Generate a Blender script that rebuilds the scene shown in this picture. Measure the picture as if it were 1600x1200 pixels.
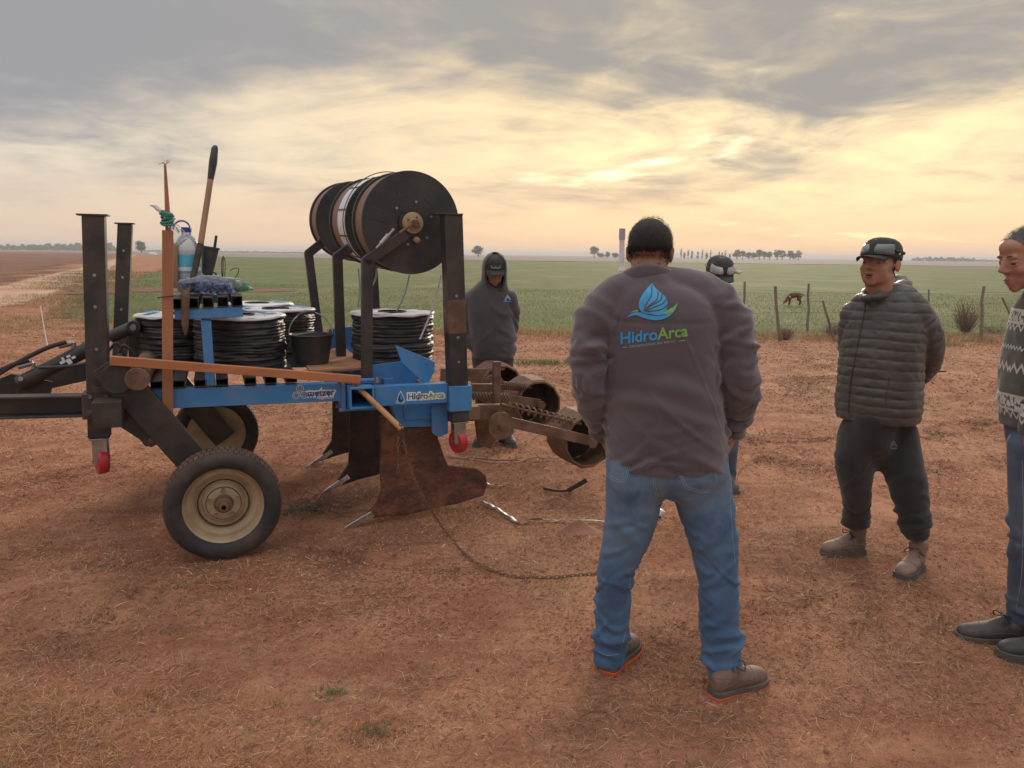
import bpy, bmesh, math, random
import numpy as np
from mathutils import Vector, Matrix
from mathutils.bvhtree import BVHTree

for o in list(bpy.data.objects): bpy.data.objects.remove(o)
scene = bpy.context.scene
COL = scene.collection
rng = np.random.default_rng(11)
random.seed(5)
rad = math.radians

# ------------------------------------------------------------------ camera
FPX = 1200.0; CAM_H = 1.6; PITCH = rad(9.55); ROLL = rad(0.7)
fw = np.array([0, math.cos(PITCH), -math.sin(PITCH)]); _r = np.array([1., 0, 0]); _u = np.cross(_r, fw)
rt = _r*math.cos(ROLL) + _u*math.sin(ROLL); up = -_r*math.sin(ROLL) + _u*math.cos(ROLL)
CAM = np.array([0, 0, CAM_H])
cd = bpy.data.cameras.new('camera'); cam = bpy.data.objects.new('camera', cd); COL.objects.link(cam)
cd.sensor_width = 36.0; cd.lens = 36.0*FPX/1600.0; cd.clip_start = 0.05; cd.clip_end = 20000
cam.matrix_world = Matrix(((rt[0], up[0], -fw[0], 0), (rt[1], up[1], -fw[1], 0), (rt[2], up[2], -fw[2], CAM_H), (0, 0, 0, 1)))
scene.camera = cam
cy_ = scene.cycles; cy_.max_bounces = 5; cy_.diffuse_bounces = 3; cy_.glossy_bounces = 3; cy_.transmission_bounces = 3; cy_.volume_bounces = 0; cy_.transparent_max_bounces = 8

def ray(px, py): return rt*(px-800)/FPX - up*(py-600)/FPX + fw
def G(px, py, z=0.0):                     # where the sight line of a pixel meets the ground
    d = ray(px, py); return CAM + d*((z-CAM_H)/d[2])
def P(px, py, Y):                         # the point on that sight line at world depth Y
    d = ray(px, py); return CAM + d*(Y/d[1])

# ------------------------------------------------------------------ light
SUN_AZ = rad(17); SUN_EL = rad(15)
sdir = np.array([math.sin(SUN_AZ)*math.cos(SUN_EL), math.cos(SUN_AZ)*math.cos(SUN_EL), math.sin(SUN_EL)])
sl = bpy.data.lights.new('sun', 'SUN'); so = bpy.data.objects.new('sun', sl); COL.objects.link(so)
sl.energy = 1.5; sl.angle = rad(14); sl.color = (1.0, 0.86, 0.66)
so.rotation_euler = Vector((-sdir[0], -sdir[1], -sdir[2])).to_track_quat('-Z', 'Y').to_euler()
so.location = (20, 45, 22)

world = bpy.data.worlds.new('World'); scene.world = world; world.use_nodes = True

class NT:
    """tiny helper around a node tree"""
    def __init__(s, nt): s.nt = nt; s.n = nt.nodes; s.l = nt.links
    def node(s, typ, **kw):
        n = s.n.new(typ)
        for k, v in kw.items(): setattr(n, k, v)
        return n
    def put(s, sock, v):
        if hasattr(v, 'is_linked') or isinstance(v, bpy.types.NodeSocket): s.l.new(v, sock)
        else:
            try: sock.default_value = v
            except Exception:
                sock.default_value = (*v, 1.0) if len(v) == 3 else v
    def m(s, op, a, b=0.0, c=0.0, clamp=False):
        n = s.node('ShaderNodeMath', operation=op, use_clamp=clamp)
        s.put(n.inputs[0], a); s.put(n.inputs[1], b); s.put(n.inputs[2], c); return n.outputs[0]
    def vm(s, op, a, b=(0, 0, 0), out=0, scale=None):
        n = s.node('ShaderNodeVectorMath', operation=op)
        s.put(n.inputs[0], a); s.put(n.inputs[1], b)
        if scale is not None: s.put(n.inputs['Scale'], scale)
        return n.outputs['Value'] if out == 'v' else n.outputs[0]
    def mix(s, f, a, b, blend='MIX'):
        n = s.node('ShaderNodeMix', data_type='RGBA', blend_type=blend)
        s.put(n.inputs[0], f); s.put(n.inputs[6], a); s.put(n.inputs[7], b); return n.outputs[2]
    def noise(s, vec, scale, detail=4, rough=0.55, dist=0.0, out=0):
        n = s.node('ShaderNodeTexNoise')
        if vec is not None: s.l.new(vec, n.inputs['Vector'])
        n.inputs['Scale'].default_value = scale; n.inputs['Detail'].default_value = detail
        n.inputs['Roughness'].default_value = rough; n.inputs['Distortion'].default_value = dist
        return n.outputs[out]
    def ss(s, v, a, b, to0=0.0, to1=1.0):
        n = s.node('ShaderNodeMapRange', interpolation_type='SMOOTHSTEP')
        s.put(n.inputs[0], v); n.inputs[1].default_value = a; n.inputs[2].default_value = b
        n.inputs[3].default_value = to0; n.inputs[4].default_value = to1; return n.outputs[0]
    def xyz(s, v):
        n = s.node('ShaderNodeSeparateXYZ'); s.l.new(v, n.inputs[0]); return n.outputs
    def comb(s, x, y, z):
        n = s.node('ShaderNodeCombineXYZ'); s.put(n.inputs[0], x); s.put(n.inputs[1], y); s.put(n.inputs[2], z); return n.outputs[0]

def build_sky():
    t = NT(world.node_tree); t.n.clear()
    d = t.vm('NORMALIZE', t.node('ShaderNodeTexCoord').outputs['Generated'])
    x, y, z = t.xyz(d)
    zp = t.m('MAXIMUM', z, 0.0)
    k = t.m('DIVIDE', 1.0, t.m('ADD', zp, 0.15))
    q = t.comb(t.m('MULTIPLY', x, k), t.m('MULTIPLY', t.m('MULTIPLY', y, k), 1.1), 0.0)
    q = t.vm('ADD', q, (3.7, 1.35, 0.0))
    n1 = t.noise(q, 0.75, 7, 0.55, 0.5)
    n2 = t.noise(q, 2.6, 6, 0.56, 0.8)
    n3 = t.noise(q, 8.0, 5, 0.6, 0.3)
    sp = t.m('MAXIMUM', t.vm('DOT_PRODUCT', d, tuple(sdir), out='v'), 0.0)
    s1 = t.m('POWER', sp, 5.0); s2 = t.m('POWER', sp, 22.0)
    dens = t.m('ADD', t.m('ADD', t.m('MULTIPLY', n1, 0.80), t.m('MULTIPLY', n2, 0.30)), t.m('MULTIPLY', n3, 0.07))
    bias = t.ss(zp, 0.06, 0.26, -0.06, 0.20)
    thin = t.ss(zp, 0.32, 0.75, 0.0, -0.06)
    c = t.ss(t.m('ADD', t.m('ADD', dens, bias), thin), 0.44, 0.80)
    bright = t.mix(s1, (0.50, 0.455, 0.385, 1), (0.82, 0.60, 0.325, 1))
    bright = t.mix(t.m('MULTIPLY', s2, 0.75), bright, (1.05, 0.80, 0.44, 1))
    dark = t.mix(s1, (0.225, 0.228, 0.243, 1), (0.255, 0.238, 0.218, 1))
    col = t.mix(c, bright, dark)
    # patches where the clear sky shows between the clouds
    nis = t.node('ShaderNodeTexSky', sky_type='NISHITA', sun_disc=False, sun_elevation=SUN_EL, sun_rotation=SUN_AZ)
    clear = t.vm('SCALE', nis.outputs[0], scale=0.07)
    gap = t.m('MULTIPLY', t.ss(t.noise(q, 0.8, 5, 0.55, 0.6), 0.60, 0.70), t.m('MULTIPLY', t.m('SUBTRACT', 1.0, c), 0.45))
    col = t.mix(gap, col, clear)
    # warm dusty air low over the horizon
    warm = t.mix(s1, (0.52, 0.39, 0.295, 1), (0.82, 0.50, 0.255, 1))
    col = t.mix(t.ss(zp, 0.0, 0.12, 0.9, 0.0), col, warm)
    # overcast skies brighten towards the zenith
    col = t.vm('SCALE', col, scale=t.ss(zp, 0.24, 1.0, 1.0, 3.0))
    bg = t.node('ShaderNodeBackground'); t.l.new(col, bg.inputs[0]); bg.inputs[1].default_value = 1.0
    t.l.new(bg.outputs[0], t.node('ShaderNodeOutputWorld').inputs[0])
build_sky()
vs = scene.view_settings
vs.view_transform = 'Standard'; vs.look = 'None'; vs.gamma = 1.0; vs.exposure = 0.64; vs.use_curve_mapping = False

# ------------------------------------------------------------------ small maths
def unit(v):
    v = np.asarray(v, float); return v/max(np.linalg.norm(v), 1e-12)
def _h(ix, iy, iz, seed):
    n = (ix*374761393 + iy*668265263 + iz*2147483647 + seed*974634777) & 0xffffffff
    n = ((n ^ (n >> 13))*1274126177) & 0xffffffff
    return ((n ^ (n >> 16)) & 0xffff)/65535.0*2-1
def vn(p, scale=1.0, seed=0):
    """smooth value noise, p (n,2) or (n,3) -> (n,) in about -1..1"""
    p = np.asarray(p, float)*scale
    if p.shape[1] == 2: p = np.c_[p, np.zeros(len(p))]
    i = np.floor(p).astype(np.int64); f = p-i; f = f*f*(3-2*f)
    r = 0
    for dx in (0, 1):
        for dy in (0, 1):
            for dz in (0, 1):
                w = (f[:, 0] if dx else 1-f[:, 0])*(f[:, 1] if dy else 1-f[:, 1])*(f[:, 2] if dz else 1-f[:, 2])
                r = r + w*_h(i[:, 0]+dx, i[:, 1]+dy, i[:, 2]+dz, seed)
    return r
def fbm(p, scale, octaves=4, seed=0, gain=0.5):
    a = 1.0; r = 0
    for k in range(octaves):
        r = r + a*vn(p, scale*2**k, seed+k*17); a *= gain
    return r
def catmull(pts, n):
    pts = np.asarray(pts, float); m = len(pts)
    q = np.vstack([2*pts[0]-pts[1], pts, 2*pts[-1]-pts[-2]])
    out = []
    for t in np.linspace(0, m-1, n):
        i = min(int(t), m-2); u = t-i; a, b, c, d = q[i:i+4]
        out.append(0.5*((2*b)+(-a+c)*u+(2*a-5*b+4*c-d)*u*u+(-a+3*b-3*c+d)*u**3))
    return np.array(out)

# ------------------------------------------------------------------ mesh builder
class MB:
    def __init__(s): s.v = []; s.f = []; s.n = 0
    def add(s, v, f):
        v = np.asarray(v, float); s.v.append(v); s.f += [tuple(i+s.n for i in q) for q in f]; s.n += len(v); return s
    def verts(s): return np.vstack(s.v)
    def frame(s, d, hint=(0, 0, 1)):
        d = unit(d); h = np.asarray(hint, float)
        if abs(d@unit(h)) > 0.98: h = np.array([0, 1., 0]) if abs(d[1]) < 0.9 else np.array([1., 0, 0])
        a = unit(np.cross(h, d)); return d, a, np.cross(d, a)
    def beam(s, a, b, w, h, hint=(0, 0, 1)):
        a = np.asarray(a, float); b = np.asarray(b, float); d, e, g = s.frame(b-a, hint)
        c = [(-1, -1), (1, -1), (1, 1), (-1, 1)]
        v = [p+e*w/2*i+g*h/2*j for p in (a, b) for i, j in c]
        return s.add(v, [(3, 2, 1, 0), (4, 5, 6, 7), (0, 1, 5, 4), (1, 2, 6, 5), (2, 3, 7, 6), (3, 0, 4, 7)])
    def box(s, lo, hi):
        x0, y0, z0 = lo; x1, y1, z1 = hi
        return s.beam((x0, (y0+y1)/2, (z0+z1)/2), (x1, (y0+y1)/2, (z0+z1)/2), y1-y0, z1-z0)
    def sqtube(s, a, b, w, h, th, hint=(0, 0, 1)):
        a = np.asarray(a, float); b = np.asarray(b, float); d, e, g = s.frame(b-a, hint)
        c = [(-1, -1), (1, -1), (1, 1), (-1, 1)]
        v = [p+e*(w/2-k)*i+g*(h/2-k)*j for p in (a, b) for k in (0, th) for i, j in c]
        f = []
        for i in range(4):
            j = (i+1) % 4
            f += [(i, j, 8+j, 8+i), (4+j, 4+i, 12+i, 12+j), (j, i, 4+i, 4+j), (8+i, 8+j, 12+j, 12+i)]
        return s.add(v, f)
    def cyl(s, a, b, r, r2=None, n=20, caps=True):
        a = np.asarray(a, float); b = np.asarray(b, float); d, e, g = s.frame(b-a); r2 = r if r2 is None else r2
        th = np.arange(n)*2*math.pi/n
        ring = np.cos(th)[:, None]*e+np.sin(th)[:, None]*g
        f = [(i, (i+1) % n, n+(i+1) % n, n+i) for i in range(n)]
        if caps: f += [tuple(range(n))[::-1], tuple(range(n, 2*n))]
        return s.add(np.vstack([a+ring*r, b+ring*r2]), f)
    def tube(s, pts, r, n=8, closed=False):
        pts = np.asarray(pts, float); m = len(pts)
        rr = np.broadcast_to(np.asarray(r, float), (m,))
        t = np.gradient(pts, axis=0) if not closed else np.roll(pts, -1, 0)-np.roll(pts, 1, 0)
        _, e, g = s.frame(t[0]); V = []
        th = np.arange(n)*2*math.pi/n
        for i in range(m):
            ti = unit(t[i]); e = unit(e-ti*(e@ti)); g = np.cross(ti, e)
            V.append(pts[i]+rr[i]*(np.cos(th)[:, None]*e+np.sin(th)[:, None]*g))
        F = [(i*n+j, i*n+(j+1) % n, ((i+1) % m)*n+(j+1) % n, ((i+1) % m)*n+j) for i in range(m if closed else m-1) for j in range(n)]
        if not closed: F += [tuple(range(n))[::-1], tuple(range((m-1)*n, m*n))]
        return s.add(np.vstack(V), F)
    def rings(s, R, cap=True):
        n = len(R[0]); m = len(R)
        F = [(i*n+j, i*n+(j+1) % n, (i+1)*n+(j+1) % n, (i+1)*n+j) for i in range(m-1) for j in range(n)]
        V = list(R)
        if cap:
            V = V+[np.mean(R[0], 0)[None], np.mean(R[-1], 0)[None]]
            F += [(m*n, (j+1) % n, j) for j in range(n)]+[(m*n+1, (m-1)*n+j, (m-1)*n+(j+1) % n) for j in range(n)]
        return s.add(np.vstack(V), F)
    def lathe(s, prof, o, axis, n=32, hint=(0, 0, 1), cap=False):
        """prof: list of (radius, distance along axis)"""
        o = np.asarray(o, float); d, e, g = s.frame(axis, hint); th = np.arange(n)*2*math.pi/n
        ring = np.cos(th)[:, None]*e+np.sin(th)[:, None]*g
        return s.rings([o+d*x+ring*max(r, 1e-4) for r, x in prof], cap)
    def prism(s, poly, o, ex, ey, th):
        """2d outline extruded by th along ex x ey (centred)"""
        o = np.asarray(o, float); ex = np.asarray(ex, float); ey = np.asarray(ey, float); ez = unit(np.cross(ex, ey)); n = len(poly)
        p = np.array([o+ex*x+ey*y for x, y in poly])
        f = [tuple(range(n))[::-1], tuple(range(n, 2*n))]+[(i, (i+1) % n, n+(i+1) % n, n+i) for i in range(n)]
        return s.add(np.vstack([p-ez*th/2, p+ez*th/2]), f)
    def ell(s, c, r, n=16, m=10, R=None):
        c = np.asarray(c, float); V = []
        for i in range(1, m):
            a = math.pi*i/m
            for j in range(n):
                b = 2*math.pi*j/n; V.append((math.sin(a)*math.cos(b)*r[0], math.sin(a)*math.sin(b)*r[1], math.cos(a)*r[2]))
        V += [(0, 0, r[2]), (0, 0, -r[2])]; V = np.array(V)
        if R is not None: V = V@np.asarray(R).T
        F = [(i*n+j, (i+1)*n+j, (i+1)*n+(j+1) % n, i*n+(j+1) % n) for i in range(m-2) for j in range(n)]
        k = (m-1)*n
        F += [(k, j, (j+1) % n) for j in range(n)]+[(k+1, (m-2)*n+(j+1) % n, (m-2)*n+j) for j in range(n)]
        return s.add(V+c, F)
    def limb(s, pts, radii, n=20, m=None):
        m = m or 5*len(pts); q = catmull(np.c_[np.asarray(pts, float), np.asarray(radii, float)], m)
        p, r = q[:, :3], np.maximum(q[:, 3], 0.002)
        t0 = unit(p[1]-p[0]); t1 = unit(p[-1]-p[-2])
        p = np.vstack([p[0]-t0*r[0]*.55, p[0]-t0*r[0]*.4, p, p[-1]+t1*r[-1]*.4, p[-1]+t1*r[-1]*.55])
        r = np.r_[r[0]*.35, r[0]*.75, r, r[-1]*.75, r[-1]*.35]
        return s.tube(p, r, n)
    def secs(s, S, yaw, n=40, m=40, e=2.3):
        """horizontal oval sections: rows (x,y,z,half width,half depth)"""
        q = catmull(np.asarray(S, float), m); th = np.arange(n)*2*math.pi/n
        c = np.sign(np.cos(th))*np.abs(np.cos(th))**(2/e); d = np.sign(np.sin(th))*np.abs(np.sin(th))**(2/e)
        ex = np.array([math.cos(yaw), math.sin(yaw), 0]); ey = np.array([-math.sin(yaw), math.cos(yaw), 0])
        return s.rings([r[:3]+c[:, None]*ex*r[3]+d[:, None]*ey*r[4] for r in q])

def mesh_from(name, v, f):
    me = bpy.data.meshes.new(name); v = np.asarray(v, np.float32)
    if isinstance(f, np.ndarray):
        me.vertices.add(len(v)); me.vertices.foreach_set('co', v.ravel())
        k = f.shape[1]; me.loops.add(f.size); me.loops.foreach_set('vertex_index', f.ravel().astype(np.int32))
        me.polygons.add(len(f)); me.polygons.foreach_set('loop_start', np.arange(0, f.size, k, dtype=np.int32))
        me.update(calc_edges=True); me.validate()
    else:
        me.from_pydata(v.tolist(), [], f); me.update()
    return me
def obj(name, mb, mat, parent=None, off=None, bevel=0.0, sharp=35, smooth=True, recalc=True):
    if isinstance(mb, MB): v, f = mb.verts(), mb.f
    else: v, f = mb
    if off is not None: v = v-np.asarray(off)
    me = mesh_from(name, v, f)
    if recalc and not isinstance(f, np.ndarray):
        bm = bmesh.new(); bm.from_mesh(me); bmesh.ops.recalc_face_normals(bm, faces=bm.faces); bm.to_mesh(me); bm.free()
    if smooth:
        me.polygons.foreach_set('use_smooth', [True]*len(me.polygons)); me.set_sharp_from_angle(angle=rad(sharp))
    o = bpy.data.objects.new(name, me); COL.objects.link(o)
    if mat is not None: me.materials.append(mat)
    if parent is not None: o.parent = parent
    if bevel:
        b = o.modifiers.new('bevel', 'BEVEL'); b.width = bevel; b.segments = 2; b.limit_method = 'ANGLE'; b.angle_limit = rad(40)
    return o
def empty(name, loc, rz=0.0):
    o = bpy.data.objects.new(name, None); COL.objects.link(o); o.empty_display_size = 0.2
    o.location = loc; o.rotation_euler = (0, 0, rz); return o
def tag(o, label=None, cat=None, group=None, kind=None):
    for k, v in (('label', label), ('category', cat), ('group', group), ('kind', kind)):
        if v: o[k] = v
    return o

# ------------------------------------------------------------------ materials
def pm(name, c1, c2=None, scale=6.0, rough=0.6, metal=0.0, bump=0.0, bscale=None, detail=5, lo=0.4, hi=0.65,
       dust=None, dust_amt=0.0, sheen=0.0, spec=0.5, coord='Object', stretch=None, rvar=0.12, coat=0.0, bdist=0.01, chips=None):
    m = bpy.data.materials.new(name); m.use_nodes = True; t = NT(m.node_tree)
    b = t.n['Principled BSDF']; vec = t.node('ShaderNodeTexCoord').outputs[coord]
    if stretch:
        mp = t.node('ShaderNodeMapping'); t.l.new(vec, mp.inputs[0]); mp.inputs['Scale'].default_value = stretch; vec = mp.outputs[0]
    col = (*c1, 1)
    n = t.noise(vec, scale, detail, 0.6)
    if c2 is not None: col = t.mix(t.ss(n, lo, hi), (*c1, 1), (*c2, 1))
    if dust is not None:
        nd = t.noise(vec, scale*0.6, 6, 0.65, 0.4)
        col = t.mix(t.m('MULTIPLY', t.ss(nd, 0.38, 0.72), dust_amt), col, (*dust, 1))
    if chips:
        col = t.mix(t.ss(t.noise(vec, 26, 7, 0.7, 0.6), 0.645, 0.675), col, (*chips, 1)); col = t.mix(t.m('MULTIPLY', t.ss(t.noise(vec, 3.2, 6, 0.7, 0.8), 0.56, 0.70), 0.35), col, (*chips, 1))
    t.put(b.inputs['Base Color'], col)
    t.put(b.inputs['Roughness'], t.m('ADD', rough-rvar/2, t.m('MULTIPLY', n, rvar), clamp=True))
    b.inputs['Metallic'].default_value = metal; b.inputs['Specular IOR Level'].default_value = spec
    if sheen: b.inputs['Sheen Weight'].default_value = sheen; b.inputs['Sheen Roughness'].default_value = 0.6
    if coat: b.inputs['Coat Weight'].default_value = coat
    if bump:
        bn = t.node('ShaderNodeBump'); bn.inputs['Strength'].default_value = bump; bn.inputs['Distance'].default_value = bdist
        t.l.new(t.noise(vec, bscale or scale*6, 4, 0.6), bn.inputs['Height']); t.l.new(bn.outputs[0], b.inputs['Normal'])
    return m
def attr_mat(name, rough=0.8, attr='tint', spec=0.2, transl=0.0):
    m = bpy.data.materials.new(name); m.use_nodes = True; t = NT(m.node_tree); b = t.n['Principled BSDF']
    a = t.node('ShaderNodeAttribute', attribute_name=attr)
    t.l.new(a.outputs['Color'], b.inputs['Base Color']); b.inputs['Roughness'].default_value = rough
    b.inputs['Specular IOR Level'].default_value = spec
    if transl:
        tr = t.node('ShaderNodeBsdfTranslucent'); t.l.new(a.outputs['Color'], tr.inputs[0])
        mx = t.node('ShaderNodeMixShader'); mx.inputs[0].default_value = transl
        out = t.n['Material Output']; t.l.new(b.outputs[0], mx.inputs[1]); t.l.new(tr.outputs[0], mx.inputs[2]); t.l.new(mx.outputs[0], out.inputs[0])
    return m
SOIL = (0.30, 0.135, 0.078)
M = dict(
    blue=pm('blue_paint', (0.040, 0.235, 0.55), (0.05, 0.265, 0.58), 9, 0.42, dust=(0.33, 0.22, 0.16), dust_amt=0.26, bump=0.06, bscale=60, chips=(0.20, 0.13, 0.095)),
    black=pm('black_paint', (0.026, 0.026, 0.027), (0.04, 0.039, 0.038), 8, 0.5, dust=(0.20, 0.13, 0.095), dust_amt=0.28, bump=0.08, bscale=70, chips=(0.13, 0.085, 0.062)),
    rust=pm('rusty_steel', (0.13, 0.075, 0.05), (0.24, 0.13, 0.08), 11, 0.75, 0.25, dust=(0.33, 0.20, 0.13), dust_amt=0.5, bump=0.25, bscale=60),
    soilsteel=pm('soil_caked_steel', (0.125, 0.05, 0.031), (0.23, 0.095, 0.056), 9, 0.9, 0.0, dust=(0.05, 0.034, 0.028), dust_amt=0.7, bump=0.9, bscale=30, bdist=.03, chips=(0.27, 0.13, 0.08)),
    darksteel=pm('dark_worn_steel', (0.035, 0.027, 0.024), (0.065, 0.045, 0.036), 8, 0.75, 0.1, dust=(0.14, 0.075, 0.05), dust_amt=0.55, bump=0.35, bscale=45),
    bright=pm('polished_steel', (0.72, 0.72, 0.73), (0.5, 0.5, 0.5), 20, 0.16, 1.0, bump=0.1),
    steel=pm('bare_steel', (0.42, 0.41, 0.40), (0.3, 0.27, 0.25), 14, 0.38, 0.8, bump=0.1),
    tyre=pm('tyre_rubber', (0.024, 0.025, 0.027), (0.034, 0.034, 0.035), 10, 0.72, dust=(0.21, 0.115, 0.075), dust_amt=0.34, bump=0.1),
    tread=pm('tyre_tread', (0.13, 0.075, 0.05), (0.20, 0.11, 0.07), 16, 0.85, dust=(0.05, 0.04, 0.036), dust_amt=0.6, bump=0.3),
    rim=pm('cream_rim', (0.50, 0.40, 0.26), (0.44, 0.33, 0.20), 6, 0.45, dust=(0.24, 0.12, 0.07), dust_amt=0.5, bump=0.08),
    red=pm('red_caster', (0.50, 0.028, 0.035), (0.40, 0.03, 0.032), 9, 0.35, dust=(0.30, 0.14, 0.09), dust_amt=0.25),
    wood=pm('orange_wood', (0.44, 0.20, 0.105), (0.33, 0.14, 0.07), 9, 0.7, stretch=(1, 1, 0.08), bump=0.15, bscale=40),
    wood2=pm('tan_wood', (0.42, 0.25, 0.14), (0.32, 0.18, 0.10), 10, 0.65, stretch=(1, 1, 0.1), bump=0.15, bscale=40),
    grey_wood=pm('weathered_wood', (0.23, 0.19, 0.155), (0.15, 0.12, 0.10), 9, 0.85, stretch=(1, 1, 0.1), bump=0.4, bscale=30),
    tape=pm('black_tape_roll', (0.016, 0.016, 0.018), (0.03, 0.03, 0.03), 7, 0.42, bump=0.25, bscale=22, stretch=(1, 1, 4), dust=(0.2, 0.13, 0.1), dust_amt=0.1, bdist=0.02),
    plastic=pm('black_plastic', (0.022, 0.023, 0.024), (0.034, 0.034, 0.034), 9, 0.45, dust=(0.17, 0.13, 0.11), dust_amt=0.25, bump=0.05),
    flange=pm('reel_flange_plastic', (0.030, 0.031, 0.032), (0.042, 0.042, 0.042), 5, 0.55, dust=(0.16, 0.14, 0.12), dust_amt=0.3, bump=0.1, bscale=80),
    browntape=pm('brown_tape', (0.20, 0.095, 0.055), (0.30, 0.15, 0.09), 20, 0.45, stretch=(1, 6, 1), bump=0.3, bscale=60, dust=(0.06, 0.04, 0.03), dust_amt=0.5),
    white=pm('white_film', (0.74, 0.75, 0.78), (0.62, 0.63, 0.66), 8, 0.4, bump=0.25, bscale=25, dust=(0.45, 0.36, 0.3), dust_amt=0.25),
    print_white=pm('white_print', (0.80, 0.82, 0.84), rough=0.5),
    print_dark=pm('dark_blue_print', (0.035, 0.045, 0.11), rough=0.5),
    print_blue=pm('blue_print', (0.035, 0.33, 0.72), rough=0.6),
    print_green=pm('green_print', (0.20, 0.42, 0.09), rough=0.6),
    print_grey=pm('grey_print', (0.34, 0.38, 0.43), rough=0.7),
    rope=pm('teal_rope', (0.07, 0.30, 0.24), (0.05, 0.2, 0.17), 40, 0.8, bump=0.5, bscale=200),
    hose=pm('rubber_hose', (0.03, 0.03, 0.03), (0.05, 0.045, 0.042), 10, 0.6),
    thread=pm('pale_thread', (0.30, 0.36, 0.43), (0.22, 0.28, 0.36), 80, 0.8),
)
def clear_film(name, tint, alpha, rough=0.15):
    m = bpy.data.materials.new(name); m.use_nodes = True; t = NT(m.node_tree); b = t.n['Principled BSDF']
    b.inputs['Base Color'].default_value = (*tint, 1); b.inputs['Roughness'].default_value = rough
    tr = t.node('ShaderNodeBsdfTransparent'); tr.inputs[0].default_value = (0.93, 0.95, 0.97, 1)
    mx = t.node('ShaderNodeMixShader')
    fr = t.node('ShaderNodeFresnel'); fr.inputs[0].default_value = 1.5
    t.put(mx.inputs[0], t.m('ADD', alpha, t.m('MULTIPLY', fr.outputs[0], 1.0), clamp=True))
    t.l.new(tr.outputs[0], mx.inputs[1]); t.l.new(b.outputs[0], mx.inputs[2]); t.l.new(mx.outputs[0], t.n['Material Output'].inputs[0])
    return m
M['pet'] = clear_film('clear_bottle_plastic', (0.62, 0.70, 0.78), 0.38)
M['film'] = clear_film('clear_bag_film', (0.72, 0.76, 0.80), 0.10, 0.15)

def text_mesh(body, size=1.0, bold=0.0, cell=None):
    """outline lettering as a flat triangle mesh in x,y"""
    c = bpy.data.curves.new('lettering', 'FONT'); c.body = body; c.size = size; c.offset = bold; c.resolution_u = 3
    o = bpy.data.objects.new('lettering', c); COL.objects.link(o)
    dg = bpy.context.evaluated_depsgraph_get(); me = bpy.data.meshes.new_from_object(o.evaluated_get(dg))
    bm = bmesh.new(); bm.from_mesh(me); bmesh.ops.triangulate(bm, faces=bm.faces)
    if cell:
        for _ in range(4):
            lg = [e for e in bm.edges if e.calc_length() > cell]
            if not lg: break
            bmesh.ops.subdivide_edges(bm, edges=lg, cuts=1); bmesh.ops.triangulate(bm, faces=bm.faces)
    bm.verts.index_update()
    v = np.array([q.co[:2] for q in bm.verts]); f = [tuple(q.index for q in p.verts) for p in bm.faces]; bm.free()
    bpy.data.objects.remove(o); bpy.data.meshes.remove(me); bpy.data.curves.remove(c)
    return v, f
def poly_mesh(poly, cell=None):
    bm = bmesh.new(); bm.faces.new([bm.verts.new((x, y, 0)) for x, y in poly]); bmesh.ops.triangulate(bm, faces=bm.faces)
    if cell:
        for _ in range(5):
            lg = [e for e in bm.edges if e.calc_length() > cell]
            if not lg: break
            bmesh.ops.subdivide_edges(bm, edges=lg, cuts=1); bmesh.ops.triangulate(bm, faces=bm.faces)
    bm.verts.index_update()
    v = np.array([q.co[:2] for q in bm.verts]); f = [tuple(q.index for q in p.verts) for p in bm.faces]; bm.free(); return v, f
# ================================================================== the ground
RUTS = []                                # wheel ruts and scuffs pressed into the yard: (x0,y0,x1,y1,half width,depth)
for a, b, w, dp in (((285, 895), (95, 1020), .07, .018), ((1435, 640), (1620, 606), .13, .03), ((1430, 684), (1570, 655), .10, .03), ((1440, 738), (1620, 716), .10, .025), ((1165, 690), (1300, 684), .09, .02), ((1180, 716), (1310, 737), .09, .018),
                    ((-20, 772), (190, 728), .13, .022), ((-30, 655), (140, 640), .14, .022), ((470, 862), (830, 905), .05, .012), ((1000, 1010), (1290, 930), .06, .012), ((700, 1120), (430, 1180), .05, .012), ((1240, 620), (1290, 560), .2, .02), ((830, 590), (930, 600), .2, .02)):
    g0, g1 = G(*a), G(*b); RUTS.append((g0[0], g0[1], g1[0], g1[1], w, dp))
def gh(x, y):
    p = np.c_[np.ravel(x), np.ravel(y)]
    near = np.exp(-((p[:, 0]/14)**2+((p[:, 1]-3)/15)**2))
    h = near*(0.011*fbm(p*[1, 1.5], 1.1, 3, 3)+0.006*fbm(p, 7.0, 3, 9)+0.0035*vn(p, 38.0, 4))
    for x0, y0, x1, y1, w, dp in RUTS:
        a = np.array([x0, y0]); b = np.array([x1, y1]); L = np.linalg.norm(b-a); d = (b-a)/L
        q = p-a; s = q@d; n = q@np.array([-d[1], d[0]])+0.06*vn(p, 1.3, 8)
        k = np.clip(np.minimum(s, L-s)/0.4, 0, 1)
        h = h+k*dp*1.7*(.6+.6*vn(p, 3.0, 14))*(-np.exp(-(n/w)**2)+0.6*np.exp(-((np.abs(n)-1.5*w)/(.5*w))**2))
    far = np.hypot(p[:, 0], p[:, 1])
    h = h+0.03*np.clip((far-8)/40, 0, 1)*vn(p, 0.09, 21)
    return h-0.004
def axis_steps(c, s0, g, lo, hi):
    a = [c]; 
    while a[-1] < hi: a.append(a[-1]+s0+g*(a[-1]-c))
    b = [c]
    while b[-1] > lo: b.append(b[-1]-s0-g*(c-b[-1]))
    return np.array(b[:0:-1]+a)
def grid_mesh(X, Y, Z):
    ny, nx = X.shape; i = np.arange(ny*nx).reshape(ny, nx)
    f = np.stack([i[:-1, :-1].ravel(), i[:-1, 1:].ravel(), i[1:, 1:].ravel(), i[1:, :-1].ravel()], 1)
    return np.c_[X.ravel(), Y.ravel(), Z.ravel()], f

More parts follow.
